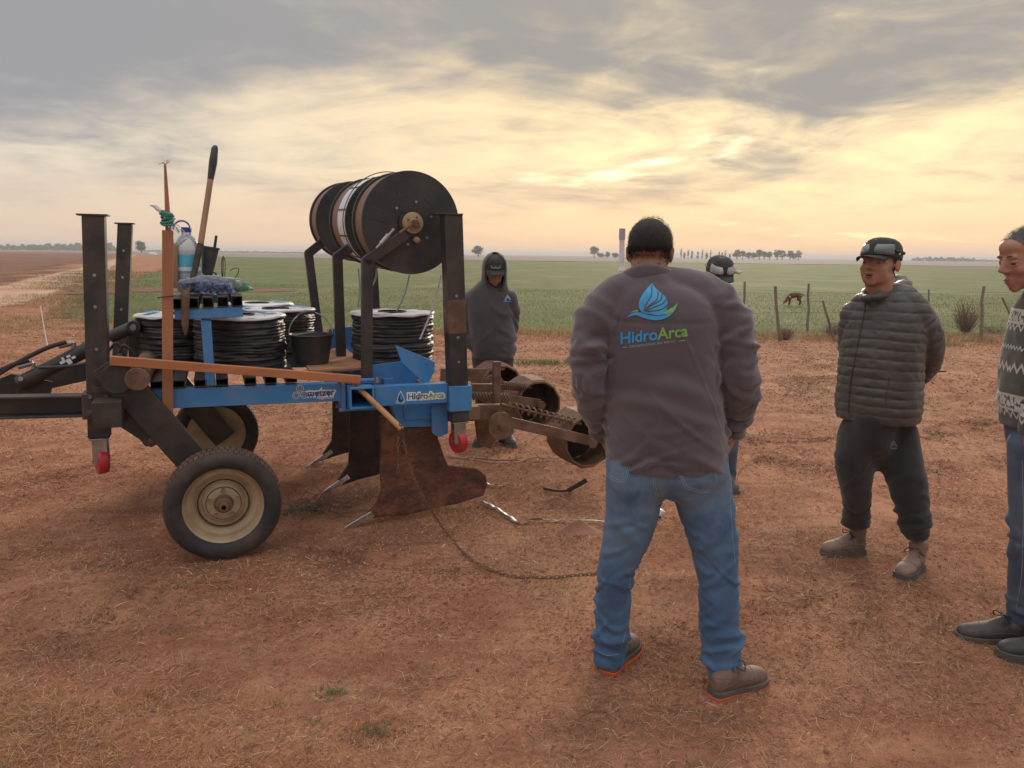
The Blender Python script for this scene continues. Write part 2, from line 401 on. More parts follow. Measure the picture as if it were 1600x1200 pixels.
def soil_material():
    m = bpy.data.materials.new('red_soil'); m.use_nodes = True; t = NT(m.node_tree); b = t.n['Principled BSDF']
    vec = t.node('ShaderNodeTexCoord').outputs['Object']
    big = t.noise(vec, 0.35, 5, 0.6, 0.3); mid = t.noise(vec, 2.6, 6, 0.65, 0.4); fine = t.noise(vec, 28, 6, 0.7); gr = t.noise(vec, 150, 3, 0.6)
    col = t.mix(t.ss(mid, 0.35, 0.68), (0.30, 0.123, 0.07, 1), (0.44, 0.205, 0.12, 1))
    col = t.mix(t.m('MULTIPLY', t.ss(big, 0.48, 0.62), 0.45), col, (0.46, 0.275, 0.16, 1))
    # chopped dry stems lying in the soil
    sc = t.vm('MULTIPLY', vec, (1.0, 1.0, 1.0))
    st = t.ss(fine, 0.56, 0.68)
    col = t.mix(t.m('MULTIPLY', st, 0.5), col, (0.52, 0.325, 0.20, 1))
    col = t.mix(t.m('MULTIPLY', t.ss(fine, 0.45, 0.33), 0.55), col, (0.15, 0.068, 0.043, 1))
    col = t.mix(t.m('MULTIPLY', t.ss(gr, 0.5, 0.62), 0.35), col, (0.20, 0.092, 0.057, 1))
    dk = t.noise(vec, 0.8, 6, 0.6, 0.8)
    col = t.mix(t.m('MULTIPLY', t.ss(dk, 0.52, 0.68), 0.65), col, (0.17, 0.078, 0.048, 1))
    sv = t.vm('MULTIPLY', vec, (0.55, 2.2, 1.0)); sk_ = t.noise(sv, 1.5, 7, 0.68, 0.6)
    col = t.mix(t.m('MULTIPLY', t.ss(sk_, 0.53, 0.66), 0.6), col, (0.185, 0.085, 0.052, 1)); col = t.mix(t.m('MULTIPLY', t.ss(sk_, 0.46, 0.34), 0.45), col, (0.47, 0.275, 0.165, 1))
    t.l.new(col, b.inputs['Base Color']); b.inputs['Roughness'].default_value = 0.95; b.inputs['Specular IOR Level'].default_value = 0.15
    bp = t.node('ShaderNodeBump'); bp.inputs['Strength'].default_value = 0.8; bp.inputs['Distance'].default_value = 0.02
    t.l.new(t.m('ADD', t.m('MULTIPLY', fine, 0.6), t.m('ADD', t.m('MULTIPLY', gr, 0.35), mid)), bp.inputs['Height']); t.l.new(bp.outputs[0], b.inputs['Normal'])
    return m
M['soil'] = soil_material()
gx = axis_steps(0.3, 0.034, 0.024, -3500, 3500); gy = axis_steps(3.0, 0.034, 0.026, -300, 4500)
X, Y = np.meshgrid(gx, gy)
v, f = grid_mesh(X, Y, gh(X, Y).reshape(X.shape))
ground = tag(obj('ground', (v, f), M['soil'], sharp=180), kind='structure')

def zone_mat(name, c1, c2, s1, c3=None, s3=0.2, stretch=(1, 1, 1), rough=0.95, c4=None, s4=1.0):
    m = bpy.data.materials.new(name); m.use_nodes = True; t = NT(m.node_tree); b = t.n['Principled BSDF']
    vec = t.node('ShaderNodeTexCoord').outputs['Object']
    mp = t.node('ShaderNodeMapping'); t.l.new(vec, mp.inputs[0]); mp.inputs['Scale'].default_value = stretch; sv = mp.outputs[0]
    n1 = t.noise(sv, s1, 8, 0.68, 0.2)
    col = t.mix(t.ss(n1, 0.36, 0.66), (*c1, 1), (*c2, 1))
    if c3: col = t.mix(t.m('MULTIPLY', t.ss(t.noise(sv, s3, 5, 0.6), 0.48, 0.64), 0.7), col, (*c3, 1))
    if c4: col = t.mix(t.m('MULTIPLY', t.ss(t.noise(sv, s4, 5, 0.6, 0.5), 0.5, 0.62), 0.8), col, (*c4, 1))
    t.l.new(col, b.inputs['Base Color']); b.inputs['Roughness'].default_value = rough; b.inputs['Specular IOR Level'].default_value = 0.1
    bp = t.node('ShaderNodeBump'); bp.inputs['Strength'].default_value = 0.6; bp.inputs['Distance'].default_value = 0.05
    t.l.new(n1, bp.inputs['Height']); t.l.new(bp.outputs[0], b.inputs['Normal'])
    return m
M['green'] = zone_mat('young_wheat', (0.105, 0.13, 0.05), (0.148, 0.16, 0.064), 0.8, (0.125, 0.15, 0.06), 0.05, (1, 0.45, 1), c4=(0.19, 0.178, 0.088), s4=0.22)
M['mauve'] = zone_mat('bare_far_field', (0.30, 0.235, 0.205), (0.24, 0.19, 0.17), 0.03, (0.20, 0.17, 0.15), 0.01, (0.3, 1, 1))
M['plough'] = zone_mat('ploughed_soil', (0.235, 0.125, 0.085), (0.165, 0.088, 0.064), 0.35, (0.19, 0.105, 0.078), 0.06, (0.35, 1, 1))
M['track'] = zone_mat('dusty_track', (0.56, 0.36, 0.26), (0.46, 0.27, 0.185), 0.45, (0.34, 0.18, 0.12), 0.16, (0.5, 1.6, 1), c4=(0.50, 0.33, 0.245), s4=0.3)

# green field beyond the fence, its near edge ragged
def edge_y(x):
    q = np.c_[np.ravel(x), np.zeros(np.size(x))]
    return 15.7+0.35*fbm(q, 0.5, 4, 5)+np.where(np.ravel(x) < -6, (-6-np.ravel(x))*0.42, 0)+0.045*np.ravel(x)*(np.ravel(x) > 0)*0.8
def field_sheet(name, mat, ys, xl, xr, z, nx=160, label=None):
    XX = []; YY = []
    for k, yy in enumerate(ys):
        u = np.linspace(0, 1, nx)**1.0
        XX.append(xl(yy)+(xr(yy)-xl(yy))*u); YY.append(np.full(nx, yy))
    return np.array(XX), np.array(YY)
rows = np.r_[0, np.geomspace(0.25, 190, 60)]
XL = lambda y: -11.6-(y-18.4)*0.475
nx = 260
uu = np.linspace(0, 1, nx)
Xf = []; Yf = []
for r in rows:
    yb = 17.5+r
    xs = np.sinh(uu*8-3.2*1.0)/np.sinh(4.8)*(60+yb*2.2); 
    xs = np.maximum(xs, XL(np.full(nx, yb))+0.5*vn(np.c_[np.full(nx, yb), np.zeros(nx)], 0.4, 3))
    Xf.append(xs); k = 1-r/rows[-1]
    Yf.append(edge_y(xs)+r+0.0)
Xf = np.array(Xf); Yf = np.array(Yf)
Zf = 0.03+gh(Xf, Yf).reshape(Xf.shape)
v, f = grid_mesh(Xf, Yf, Zf)
fo = tag(obj('field', (v, f), M['green'], sharp=180), kind='structure')
e = np.clip((Xf-XL(Yf))/(1.6+.02*Yf), 0, 1)*np.clip((rows+.15)/.6, 0, 1)[:, None]
a = fo.data.attributes.new('edge', 'FLOAT', 'POINT'); a.data.foreach_set('value', e.astype(np.float32).ravel())
def feather(mat, nsc, lo, hi, amp=2.2):
    t = NT(mat.node_tree); at_ = t.node('ShaderNodeAttribute', attribute_name='edge'); nz = t.noise(t.node('ShaderNodeTexCoord').outputs['Object'], nsc, 6, .65)
    fac = t.ss(t.m('ADD', at_.outputs['Fac'], t.m('MULTIPLY', t.m('MULTIPLY', t.m('SUBTRACT', nz, .5), t.m('SUBTRACT', 1.0, at_.outputs['Fac'])), amp)), lo, hi)
    tr = t.node('ShaderNodeBsdfTransparent'); mx = t.node('ShaderNodeMixShader'); t.put(mx.inputs[0], fac); t.l.new(tr.outputs[0], mx.inputs[1]); t.l.new(t.n['Principled BSDF'].outputs[0], mx.inputs[2]); t.l.new(mx.outputs[0], t.n['Material Output'].inputs[0])
feather(M['green'], .9, .15, .75)
def flat_zone(name, mat, poly, z):
    v, f = poly_mesh(poly, None)
    return tag(obj(name, (np.c_[v, np.full(len(v), z)], f), mat, smooth=False, recalc=False), kind='structure')
def gpoly(pts): return [tuple(G(a, b)[:2]) for a, b in pts]
def strip(name, mat, A, B, z, seed, jit=0.3, n=90, nsc=0.6, ramp=1.0):
    """sheet between two polylines with uneven borders"""
    A = catmull(np.array(A), n); B = catmull(np.array(B), n)
    d = np.linalg.norm(A-B, axis=1, keepdims=True)
    A = A+(A-B)*0.12*jit*fbm(A, 0.5, 4, seed)[:, None]*2; B = B+(B-A)*0.12*jit*fbm(B, 0.5, 4, seed+3)[:, None]*2
    k = 12; w = np.linspace(0, 1, k)
    XX = A[:, None, 0]*(1-w)+B[:, None, 0]*w; YY = A[:, None, 1]*(1-w)+B[:, None, 1]*w
    ZZ = z+gh(XX, YY).reshape(XX.shape)
    v, f = grid_mesh(XX, YY, ZZ); o = obj(name, (v, f), mat, sharp=180)
    e = np.minimum(np.minimum(w, 1-w)*2*ramp, 1)[None]*np.clip(np.minimum(np.arange(n), n-1-np.arange(n))/8, 0, 1)[:, None]
    a = o.data.attributes.new('edge', 'FLOAT', 'POINT'); a.data.foreach_set('value', e.astype(np.float32).ravel())
    t = NT(mat.node_tree); at_ = t.node('ShaderNodeAttribute', attribute_name='edge'); nz = t.noise(t.node('ShaderNodeTexCoord').outputs['Object'], nsc, 6, .65)
    fac = t.ss(t.m('ADD', at_.outputs['Fac'], t.m('MULTIPLY', t.m('SUBTRACT', nz, .5), 2.2)), .12, .85)
    tr = t.node('ShaderNodeBsdfTransparent'); mx = t.node('ShaderNodeMixShader'); t.put(mx.inputs[0], fac); t.l.new(tr.outputs[0], mx.inputs[1]); t.l.new(t.n['Principled BSDF'].outputs[0], mx.inputs[2]); t.l.new(mx.outputs[0], t.n['Material Output'].inputs[0])
    return tag(o, kind='structure')
flat_zone('far_field', M['mauve'], [(-72, 212), (500, 212), (3200, 900), (3200, 4300), (-1400, 4300), (-260, 420)], 0.06)
strip('ploughed_field', M['plough'], [G(-60, 470)[:2], G(60, 440)[:2], G(140, 414)[:2], G(200, 399)[:2], G(214, 394.5)[:2]],
      [G(-1500, 470)[:2], G(-1500, 440)[:2], G(-1300, 414)[:2], G(-900, 396)[:2], G(-300, 391)[:2]], 0.006, 4, 0.1, nsc=.12, ramp=9)
strip('dirt_track', M['track'], [G(-260, 520)[:2], G(20, 486)[:2], G(110, 452)[:2], G(180, 417)[:2], G(213, 400)[:2], G(221, 395)[:2]],
      [G(-420, 470)[:2], G(-60, 452)[:2], G(70, 428)[:2], G(165, 408)[:2], G(206, 397)[:2], G(216, 394)[:2]], 0.012, 7, 0.1, nsc=0.35, ramp=2.6)
M['strip'] = zone_mat('bare_soil_strip', (0.24, 0.13, 0.085), (0.15, 0.08, 0.055), 0.9, (0.2, 0.105, 0.07), 0.3, (0.4, 1, 1))
strip('bare_strip', M['strip'], [G(92, 452)[:2], G(180, 448)[:2], G(300, 449)[:2], G(420, 452)[:2], G(470, 455)[:2]],
      [G(84, 466)[:2], G(180, 462)[:2], G(300, 460)[:2], G(420, 459)[:2], G(474, 457)[:2]], 0.042, 12, 0.1, nsc=0.7, ramp=1.5)

# ------------------------------------------------------------------ blades of grass
def blades(name, pts, L, W, elev, cols, mat, bend=0.4, label=None, cat=None, z0=0.0):
    n = len(pts); az = rng.uniform(0, 2*math.pi, n); L = np.broadcast_to(L, n); W = np.broadcast_to(W, n)
    d = np.c_[np.cos(az)*np.cos(elev), np.sin(az)*np.cos(elev), np.sin(elev)]
    sd = np.c_[-np.sin(az), np.cos(az), np.zeros(n)]
    roll = rng.uniform(-.7, .7, n)[:, None]; sd = sd*np.cos(roll)+np.c_[np.zeros((n, 2)), np.ones(n)]*np.sin(roll)
    b = np.c_[pts, gh(pts[:, 0], pts[:, 1])+z0]
    az2 = az+rng.normal(0, .7, n); e2 = elev*(1-bend*rng.uniform(.3, 1.4, n))
    d2 = np.c_[np.cos(az2)*np.cos(e2), np.sin(az2)*np.cos(e2), np.sin(e2)]
    mid = b+d*L[:, None]*.5; tip = mid+d2*L[:, None]*.5; w = sd*W[:, None]/2
    V = np.stack([b-w, b+w, mid-w*.85, mid+w*.85, tip], 1).reshape(-1, 3)
    k = np.arange(n)*5
    F = np.concatenate([np.stack([k, k+1, k+3], 1), np.stack([k, k+3, k+2], 1), np.stack([k+2, k+3, k+4], 1)])
    me = mesh_from(name, V, F)
    a = me.attributes.new('tint', 'FLOAT_COLOR', 'POINT')
    a.data.foreach_set('color', np.c_[np.repeat(cols, 5, 0), np.ones(5*n)].astype(np.float32).ravel())
    o = bpy.data.objects.new(name, me); COL.objects.link(o); me.materials.append(mat)
    return tag(o, label, cat, kind='stuff')
M['straw'] = attr_mat('dry_straw', 0.85, transl=0.15)
M['leafgreen'] = attr_mat('green_blades', 0.7, transl=0.25)
def scatter(n, y0, y1, keep=None):
    y = rng.uniform(y0, y1, n*2); x = rng.uniform(-1, 1, n*2)*(0.86*y1+0.9); k = np.abs(x) < 0.86*y+0.9
    p = np.c_[x, y][k][:n]; return p
def mixcol(n, pal, w, jit=0.2):
    c = np.array(pal)[rng.choice(len(pal), n, p=np.array(w)/sum(w))]; return c*(1+rng.normal(0, jit, (n, 1)))
STRAW = [(0.48, 0.305, 0.18), (0.39, 0.21, 0.122), (0.29, 0.145, 0.086), (0.16, 0.085, 0.055), (0.55, 0.39, 0.245)]
P_, L_, W_, E_, C_ = [], [], [], [], []
for n, y0, y1, l0, l1, w in ((60000, 0.9, 3.0, .016, .05, .0017), (60000, 3.0, 5.2, .02, .055, .0024), (40000, 5.2, 8.5, .03, .08, .0042), (40000, 8.5, 15.9, .04, .11, .007)):
    p = scatter(n, y0, y1); c = fbm(p*[1, 1.4], 1.3, 4, 31)+0.5*vn(p, 6.0, 2)
    p = p[c > rng.uniform(-.8, 0.9, len(p))]; n = len(p)
    P_.append(p); L_.append(rng.uniform(l0, l1, n)*(1+.5*(vn(p, .9, 5) > .3))); W_.append(rng.uniform(.6, 1.4, n)*w); E_.append(np.abs(rng.normal(.08, .30, n)))
    C_.append(mixcol(n, STRAW, (4, 4, 3.2, 2.2 if y0 < 5 else .8, 1.3)))
# tussocks standing up a little
tp = []; 
for _ in range(420):
    c = scatter(20, 1.5, 9.0)[0]; k = rng.integers(8, 30); tp.append(c+rng.normal(0, .035, (k, 2)))
tp = np.vstack(tp); n = len(tp); P_.append(tp); L_.append(rng.uniform(.03, .10, n)); W_.append(np.full(n, .0018)); E_.append(rng.uniform(.1, 1.0, n)); C_.append(mixcol(n, STRAW, (4, 4, 2, 1, 2)))
# golden longer grass in the near left corner and right foreground
q = scatter(60000, 1.0, 2.6); k = (q[:, 0]+0.45+.45*vn(q, 1.5, 77)+.5*np.clip(q[:, 1]-1.9, 0, 1)+rng.normal(0, .28, len(q)) < 0) & (vn(q, 3., 6)+vn(q, 9., 7)*.6 > -.25); q = q[k]
q2 = scatter(5000, 1.2, 2.1); q2 = q2[(np.hypot((q2[:, 0]-1.0)/.45, (q2[:, 1]-1.85)/.22) < 1) & (vn(q2, 4., 3) > -.1)]
q = np.vstack([q, q2]); n = len(q)
P_.append(q); L_.append(rng.uniform(.03, .085, n)); W_.append(np.full(n, .0015)); E_.append(np.abs(rng.normal(.25, .4, n))); C_.append(mixcol(n, [(0.52, 0.305, 0.125), (0.55, 0.35, 0.165), (0.42, 0.225, 0.095), (0.3, 0.155, .075), (.44, .25, .15)], (3, 3, 3, 1.5, 3)))
blades('dry_grass', np.vstack(P_), np.concatenate(L_), np.concatenate(W_), np.concatenate(E_), np.vstack(C_), M['straw'], label='short dry brown straw lying over the red soil', cat='grass')
# fine chopped straw, one sliver each
def slivers(name, pts, L, W, elev, cols, label):
    n = len(pts); az = rng.uniform(0, 2*math.pi, n); d = np.c_[np.cos(az)*np.cos(elev), np.sin(az)*np.cos(elev), np.sin(elev)]*L[:, None]
    sd = np.c_[-np.sin(az), np.cos(az), rng.normal(0, .5, n)]*W[:, None]/2; b = np.c_[pts, gh(pts[:, 0], pts[:, 1])+.001]
    V = np.stack([b-sd, b+sd, b+d], 1).reshape(-1, 3); k = np.arange(n)*3; me = mesh_from(name, V, np.stack([k, k+1, k+2], 1)); a = me.attributes.new('tint', 'FLOAT_COLOR', 'POINT')
    a.data.foreach_set('color', np.c_[np.repeat(cols, 3, 0), np.ones(3*n)].astype(np.float32).ravel()); o = bpy.data.objects.new(name, me); COL.objects.link(o); me.materials.append(M['straw']); return tag(o, label, 'straw', kind='stuff')
P_, L_, W_, E_, C_ = [], [], [], [], []
for n, y0, y1, l0, l1, w in ((190000, .9, 3.0, .008, .028, .0022), (190000, 3.0, 5.4, .012, .035, .0034), (110000, 5.4, 9.0, .02, .05, .006), (90000, 9., 15.8, .03, .08, .011)):
    p = scatter(n, y0, y1); c = fbm(p*[.8, 1.6], 1.1, 4, 131)+.5*vn(p, 5., 9); p = p[c > rng.uniform(-1.05, .85, len(p))]; n = len(p); tone = np.clip(1.08+.28*fbm(p*[.7, 1.6], .8, 3, 55), .55, 1.4)[:, None]
    P_.append(p); L_.append(rng.uniform(l0, l1, n)); W_.append(rng.uniform(.6, 1.3, n)*w); E_.append(np.abs(rng.normal(.05, .3, n))); C_.append(mixcol(n, [(0.46, 0.26, 0.15), (0.385, 0.185, 0.105), (0.29, 0.132, 0.077), (0.18, 0.083, .05), (.56, .375, .24)], (3.5, 4, 3, 2.4, 1.2))*tone)
for x0, y0, x1, y1, w, dp in RUTS:                      # extra dark slivers scattered along the ruts
    n = int(900*math.hypot(x1-x0, y1-y0)); u = rng.uniform(0, 1, n)[:, None]; d = np.array([x1-x0, y1-y0]); nn = np.array([-d[1], d[0]])/np.linalg.norm(d); p = np.array([x0, y0])+u*d+nn*(rng.normal(0, w*1.1, n)+.10*vn(u*6, 1, int(abs(x0)*50)) if False else rng.normal(0, w*1.1, n))[:, None]
    p = p[vn(p, 3., 41)+.6*vn(p, 9., 42) > -.1]; n = len(p); sc = np.clip(p[:, 1]/3.5, .7, 1.8); P_.append(p); L_.append(rng.uniform(.01, .035, n)*sc); W_.append(.0035*sc); E_.append(np.abs(rng.normal(.1, .3, n))); C_.append(mixcol(n, [(0.15, 0.075, 0.048), (0.21, 0.10, 0.062), (.12, .062, .042)], (2, 3, 1)))
slivers('chopped_straw', np.vstack(P_), np.concatenate(L_), np.concatenate(W_), np.concatenate(E_), np.vstack(C_), 'fine chopped straw bits trodden into the red soil')
# straw fringe along the field edge
n = 42000; x = rng.uniform(-17, 17, n)
ex = edge_y(x); y = ex+rng.normal(-0.25, 0.38, n); k = vn(np.c_[x, y], 0.9, 8)+.5*vn(np.c_[x, y], 4, 9) > -.5
q = np.c_[x, y][k]; n = len(q)
blades('straw_fringe', q, rng.uniform(.06, .2, n), np.full(n, .006), rng.uniform(.5, 1.4, n), mixcol(n, [(0.50, 0.33, 0.17), (0.42, 0.25, 0.13), (0.55, 0.40, 0.22), (0.24, 0.2, .08)], (4, 3, 2, 1.4)), M['straw'], label='strip of dry yellow straw along the edge of the green field', cat='grass')
# green blades of the field
Q, LL, WW = [], [], []
for n, y0, y1, l, w in ((70000, 0, 7, .075, .005), (50000, 7, 20, .075, .010)):
    yy = rng.uniform(y0, y1, n); x = rng.uniform(-1, 1, n)*(.86*(yy+16)+2); y = edge_y(x)+yy
    k = (x > XL(y)+.3) & (y > edge_y(x)+.05)
    k &= ~((y > 28.0) & (y < 34.0) & (x < -8.5))
    Q.append(np.c_[x, y][k]); n = int(k.sum()); LL.append(rng.uniform(.6, 1.3, n)*l); WW.append(np.full(n, w))
q = np.vstack(Q); n = len(q)
blades('wheat_blades', q, np.concatenate(LL), np.concatenate(WW), rng.uniform(.5, 1.4, n), mixcol(n, [(0.13, 0.155, 0.06), (0.16, 0.178, 0.07), (0.115, 0.14, 0.054), (0.23, 0.21, 0.10)], (4, 3, 3, .8), .15), M['leafgreen'], label='young green wheat growing in the field beyond the fence', cat='crop', z0=0.02)
# patchy verge on the left where the field thins out beside the track
n = 26000; y = rng.uniform(15.5, 60, n)**1.0; x = XL(y)+rng.normal(.2, 1.0, n)*(.8+.02*y); k = (vn(np.c_[x, y], .5, 61)+.5*vn(np.c_[x, y], 1.7, 62) > -.25); q = np.c_[x, y][k]
n2 = 9000; x = rng.uniform(-13, -4.5, n2); y = rng.uniform(15, 21, n2); k = (vn(np.c_[x, y], .6, 63)+.6*vn(np.c_[x, y], 2., 64) > .12); q = np.vstack([q, np.c_[x, y][k]]); n = len(q)
blades('verge_grass', q, rng.uniform(.05, .13, n)*np.clip(q[:, 1]/25, .8, 1.5), .007*np.clip(q[:, 1]/20, .8, 2.5), rng.uniform(.4, 1.3, n), mixcol(n, [(0.17, 0.185, 0.07), (0.22, 0.21, 0.09), (0.40, 0.26, 0.14), (0.14, 0.16, 0.06)], (3, 2, 2, 2), .15), M['leafgreen'], label='patchy green and dry grass verge beside the dirt track', cat='grass', z0=.01)
# sprouts of green in the yard
q = []
for a, b, k, s in ((520, 1083, 90, .028), (438, 1100, 25, .018), (585, 1140, 60, .026), (498, 1130, 25, .02), (845, 568, 500, .25), (1470, 540, 260, .3)):
    g = G(a, b)[:2]; q.append(g+rng.normal(0, s, (k, 2))*[1, .6])
q = np.vstack(q); n = len(q)
blades('green_sprouts', q, rng.uniform(.015, .04, n)*np.clip(q[:, 1]/2.5, 1, 3), .0025*np.clip(q[:, 1]/2.5, 1, 3), rng.uniform(.2, 1.2, n), mixcol(n, [(0.10, 0.17, 0.055), (0.16, 0.20, 0.07)], (1, 1)), M['leafgreen'], label='sparse green sprouts among the dry straw', cat='grass')
# crumbs of soil
mb = MB(); base = MB().ell((0, 0, 0), (1, 1, .7), 6, 4); bv, bf = base.verts(), base.f
pc = np.vstack([scatter(900, 1.2, 4), scatter(900, 4, 9)]); gz = gh(pc[:, 0], pc[:, 1])
for i, (a, b) in enumerate(pc):
    r = abs(rng.normal(0, .004))+.002; mb.add(bv*(1+rng.normal(0, .2, (len(bv), 1)))*r+[a, b, gz[i]+r*.2], bf)
M['clod'] = pm('soil_crumb', (0.22, 0.10, 0.06), (0.33, 0.16, 0.1), 3, 0.95)
tag(obj('soil_crumbs', mb, M['clod'], recalc=False), 'small crumbs of red soil scattered over the yard', 'soil', kind='stuff')
# ================================================================== the drip-tape implement
TH = rad(21.0); O = G(350, 868); O[2] = 0.0
U = np.array([math.cos(TH), math.sin(TH), 0]); Vt = np.array([-math.sin(TH), math.cos(TH), 0])
def at(px, py, t):                       # machine coordinates (along, across, up) of a sight line where it meets the plane "across = t"
    d = ray(px, py); k = ((O-CAM)@Vt+t)/(d@Vt); q = CAM+d*k-O; return np.array([q@U, t, q[2]])
def wpt(q): return O+U*q[0]+Vt*q[1]+np.array([0, 0, q[2]])
ex, ey, ez = np.eye(3)
impl = tag(empty('tape_laying_implement', O, TH), 'blue and black towed implement with wheels, upright posts and a tool bar of shanks', 'farm implement')
def part(name, mb, mat, parent=impl, bevel=0.003, **k): return obj(name, mb, M[mat], parent, bevel=bevel, **k)
def bolts(pts, axis, r, h, parent, mat='steel', name='bolt', n=6):
    me = None
    for p in pts:
        o = obj(name, MB().cyl(np.asarray(p), np.asarray(p)+np.asarray(axis)*h, r, n=n), M[mat], parent, sharp=30)

# ---- wheels
def wheel(cx, t, z, R, W, face):
    """rim with tyre, hub and bolts; face = -1 shows its outer side to the near side"""
    c = np.array([cx, t, z]); ax = ey*face
    rr = R*0.70
    prof = [(0.03, .01), (0.06, .012), (.085, .010), (.10, .0), (.112, -.016), (.134, -.016), (.150, .0), (.165, .016), (rr*.90, .014), (rr*.93, .03), (rr*.955, .052), (rr*.985, .060), (rr, .058), (rr*1.0, .05), (rr*.95, .035), (rr*.95, -.05), (rr, -.06), (rr*.5, -.062), (.03, -.05)]
    o = part('wheel', MB().lathe(prof, c, ax, 56), 'rim', bevel=0)
    half = W/2
    tp = [(rr*.97, half*.62), (rr*1.03, half*.86), (R*.77, half*1.0), (R*.84, half*1.03), (R*.90, half*1.0), (R*.955, half*.90), (R*.985, half*.80)]
    prof = tp+[(R, half*.70), (R, -half*.70)]+[(a, -b) for a, b in tp[::-1]]
    part('tyre', MB().lathe(prof, c, ax, 72), 'tyre', o, bevel=0)
    mb = MB(); n = 64                     # tread blocks in three rows
    for k in range(n):
        for row, (x0, x1) in enumerate(((-half*.80, -half*.34), (-half*.26, half*.26), (half*.34, half*.80))):
            a0 = (k+(.5 if row == 1 else 0))*2*math.pi/n; a1 = a0+2*math.pi/n*.70
            V = []
            for a, sk in ((a0, 0), (a1, 0)):
                for x in (x0, x1):
                    e = math.cos(a)*ex+math.sin(a)*ez; k2 = .984 if abs(x) > half*.7 else 1.0
                    V += [c+e*(R*k2-.004)+ey*x, c+e*(R*k2+.006)+ey*x]
            mb.add(V, [(0, 1, 3, 2), (4, 6, 7, 5), (1, 5, 7, 3), (0, 4, 5, 1), (2, 3, 7, 6)])
    part('tread', mb, 'tread', o, bevel=0)
    for gr in (.088, .127, .172):
        part('rim_groove', MB().lathe([(gr-.004, .0), (gr, .0155 if gr < .1 or gr > .16 else -.009), (gr+.004, .0)], c, ax, 56), 'rust', o, bevel=0)
    part('hub', MB().lathe([(.012, .085), (.022, .085), (.024, .078), (.024, .055), (.040, .05), (.043, .02), (.050, .014), (.01, .005)], c, ax, 24), 'rust', o, bevel=0)
    for k in range(5):
        a = k*2*math.pi/5+.3; e = math.cos(a)*ex+math.sin(a)*ez
        obj('bolt', MB().cyl(c+e*.072+ax*.008, c+e*.072+ax*.030, .011, n=6), M['steel'], o, sharp=30)
    return o
wheel(0.012, 0.0, 0.292, 0.290, 0.17, -1)
wheel(-0.02, 1.74, 0.292, 0.290, 0.17, 1)

# ---- long beams
NB = .20; FB = 1.58
part('side_beam', MB().beam((-.44, NB, .835), (.70, NB, .822), .06, .105), 'blue')
part('side_beam', MB().beam((-.44, FB, .835), (.70, FB, .822), .06, .105), 'blue')
# ---- front cross tube (black) and drawbar
part('front_cross_tube', MB().beam((-.50, -.02, .80), (-.50, FB+.2, .80), .13, .13), 'black')
part('pivot_tube', MB().cyl((-.36, .02, .965), (-.36, FB+.15, .965), .058, n=24), 'rust')
part('pivot_cap', MB().cyl((-.455, .055, .965), (-.455, .15, .965), .075, n=28), 'black')
# sleeve that holds the near post, and the low rail of the drawbar
part('post_sleeve', MB().beam(at(153, 612, NB), at(155, 651, NB), .135, .135, ey), 'black')
a = at(150, 632, NB+.0); b = at(-160, 639, NB+.10)
mb = MB().beam(b+[0, 0, .05], a+[-.03, 0, .05], .09, .012).beam(b-[0, 0, .05], a+[-.03, 0, -.05], .09, .012).beam(b+[0, .035, 0], a+[-.03, .035, 0], .012, .09)
part('drawbar', mb, 'black')
part('drawbar', MB().beam(at(-140, 640, 1.15), at(172, 572, 1.0), .08, .105), 'black')
part('lug_plate', MB().prism([(-.17, -.09), (.17, -.09), (.20, .03), (.0, .085), (-.19, .0)], at(20, 607, .80), ex, ez, .02), 'black')
part('lug_plate', MB().prism([(-.02, -.16), (.10, -.16), (.10, .10), (.055, .16), (-.01, .13)], at(205, 545, .85), ex, ez, .03), 'black')
# ---- hydraulic cylinder
a, m1, m2, b = at(30, 600, .75), at(138, 545, .75), at(172, 527, .75), at(210, 510, .75)
cyl = part('hydraulic_cylinder', MB().cyl(a, m1, .042, n=24).cyl(m1-(m1-a)*.02, m1+(m2-m1)*.25, .047, n=24), 'black', bevel=0)
part('piston_rod', MB().cyl(m1, m2+(b-m2)*.2, .019, n=16), 'bright', cyl, bevel=0)
part('rod_end', MB().cyl(m2, b, .036, n=18).cyl(b-ey*.05, b+ey*.05, .036, n=18), 'black', cyl, bevel=0)
part('clevis_pin', MB().cyl(b-ey*.085, b+ey*.07, .016, n=14), 'steel', cyl, bevel=0)
part('clevis_pin', MB().cyl(at(32, 592, .69), at(32, 592, .80), .013, n=14), 'steel', cyl, bevel=0)
for (f1, f2), pts in (((.80, .08), [(104, 534), (70, 545), (25, 568), (-30, 600), (-90, 625)]), ((.22, .08), [(46, 562), (20, 570), (-20, 588), (-70, 620)])):
    q = a+(m1-a)*f1
    part('hose_fitting', MB().cyl(q, q+np.array([0, 0, .075]), .014, n=10).cyl(q+[.0, 0, .075], q+[-.075, 0, .055], .015, n=10), 'steel', cyl, bevel=0)
    part('hose', MB().tube(catmull([at(x, y, .74) for x, y in pts], 30), .013, 10), 'hose', cyl, bevel=0)
mk = MB()
for dx, dz, w, h in ((-.03, .0, .03, .016), (.0, .012, .024, .03), (.03, .004, .02, .014), (.012, -.014, .02, .012), (-.02, -.015, .012, .018)):
    d = unit(m1-a); q = a+(m1-a)*.72+d*dx-ey*.0435; n_ = np.cross(d, -ey); mk.beam(q+n_*(dz)-d*w/2, q+n_*(dz)+d*w/2, .004, h, n_)
part('sticker', mk, 'print_white', cyl, bevel=0)

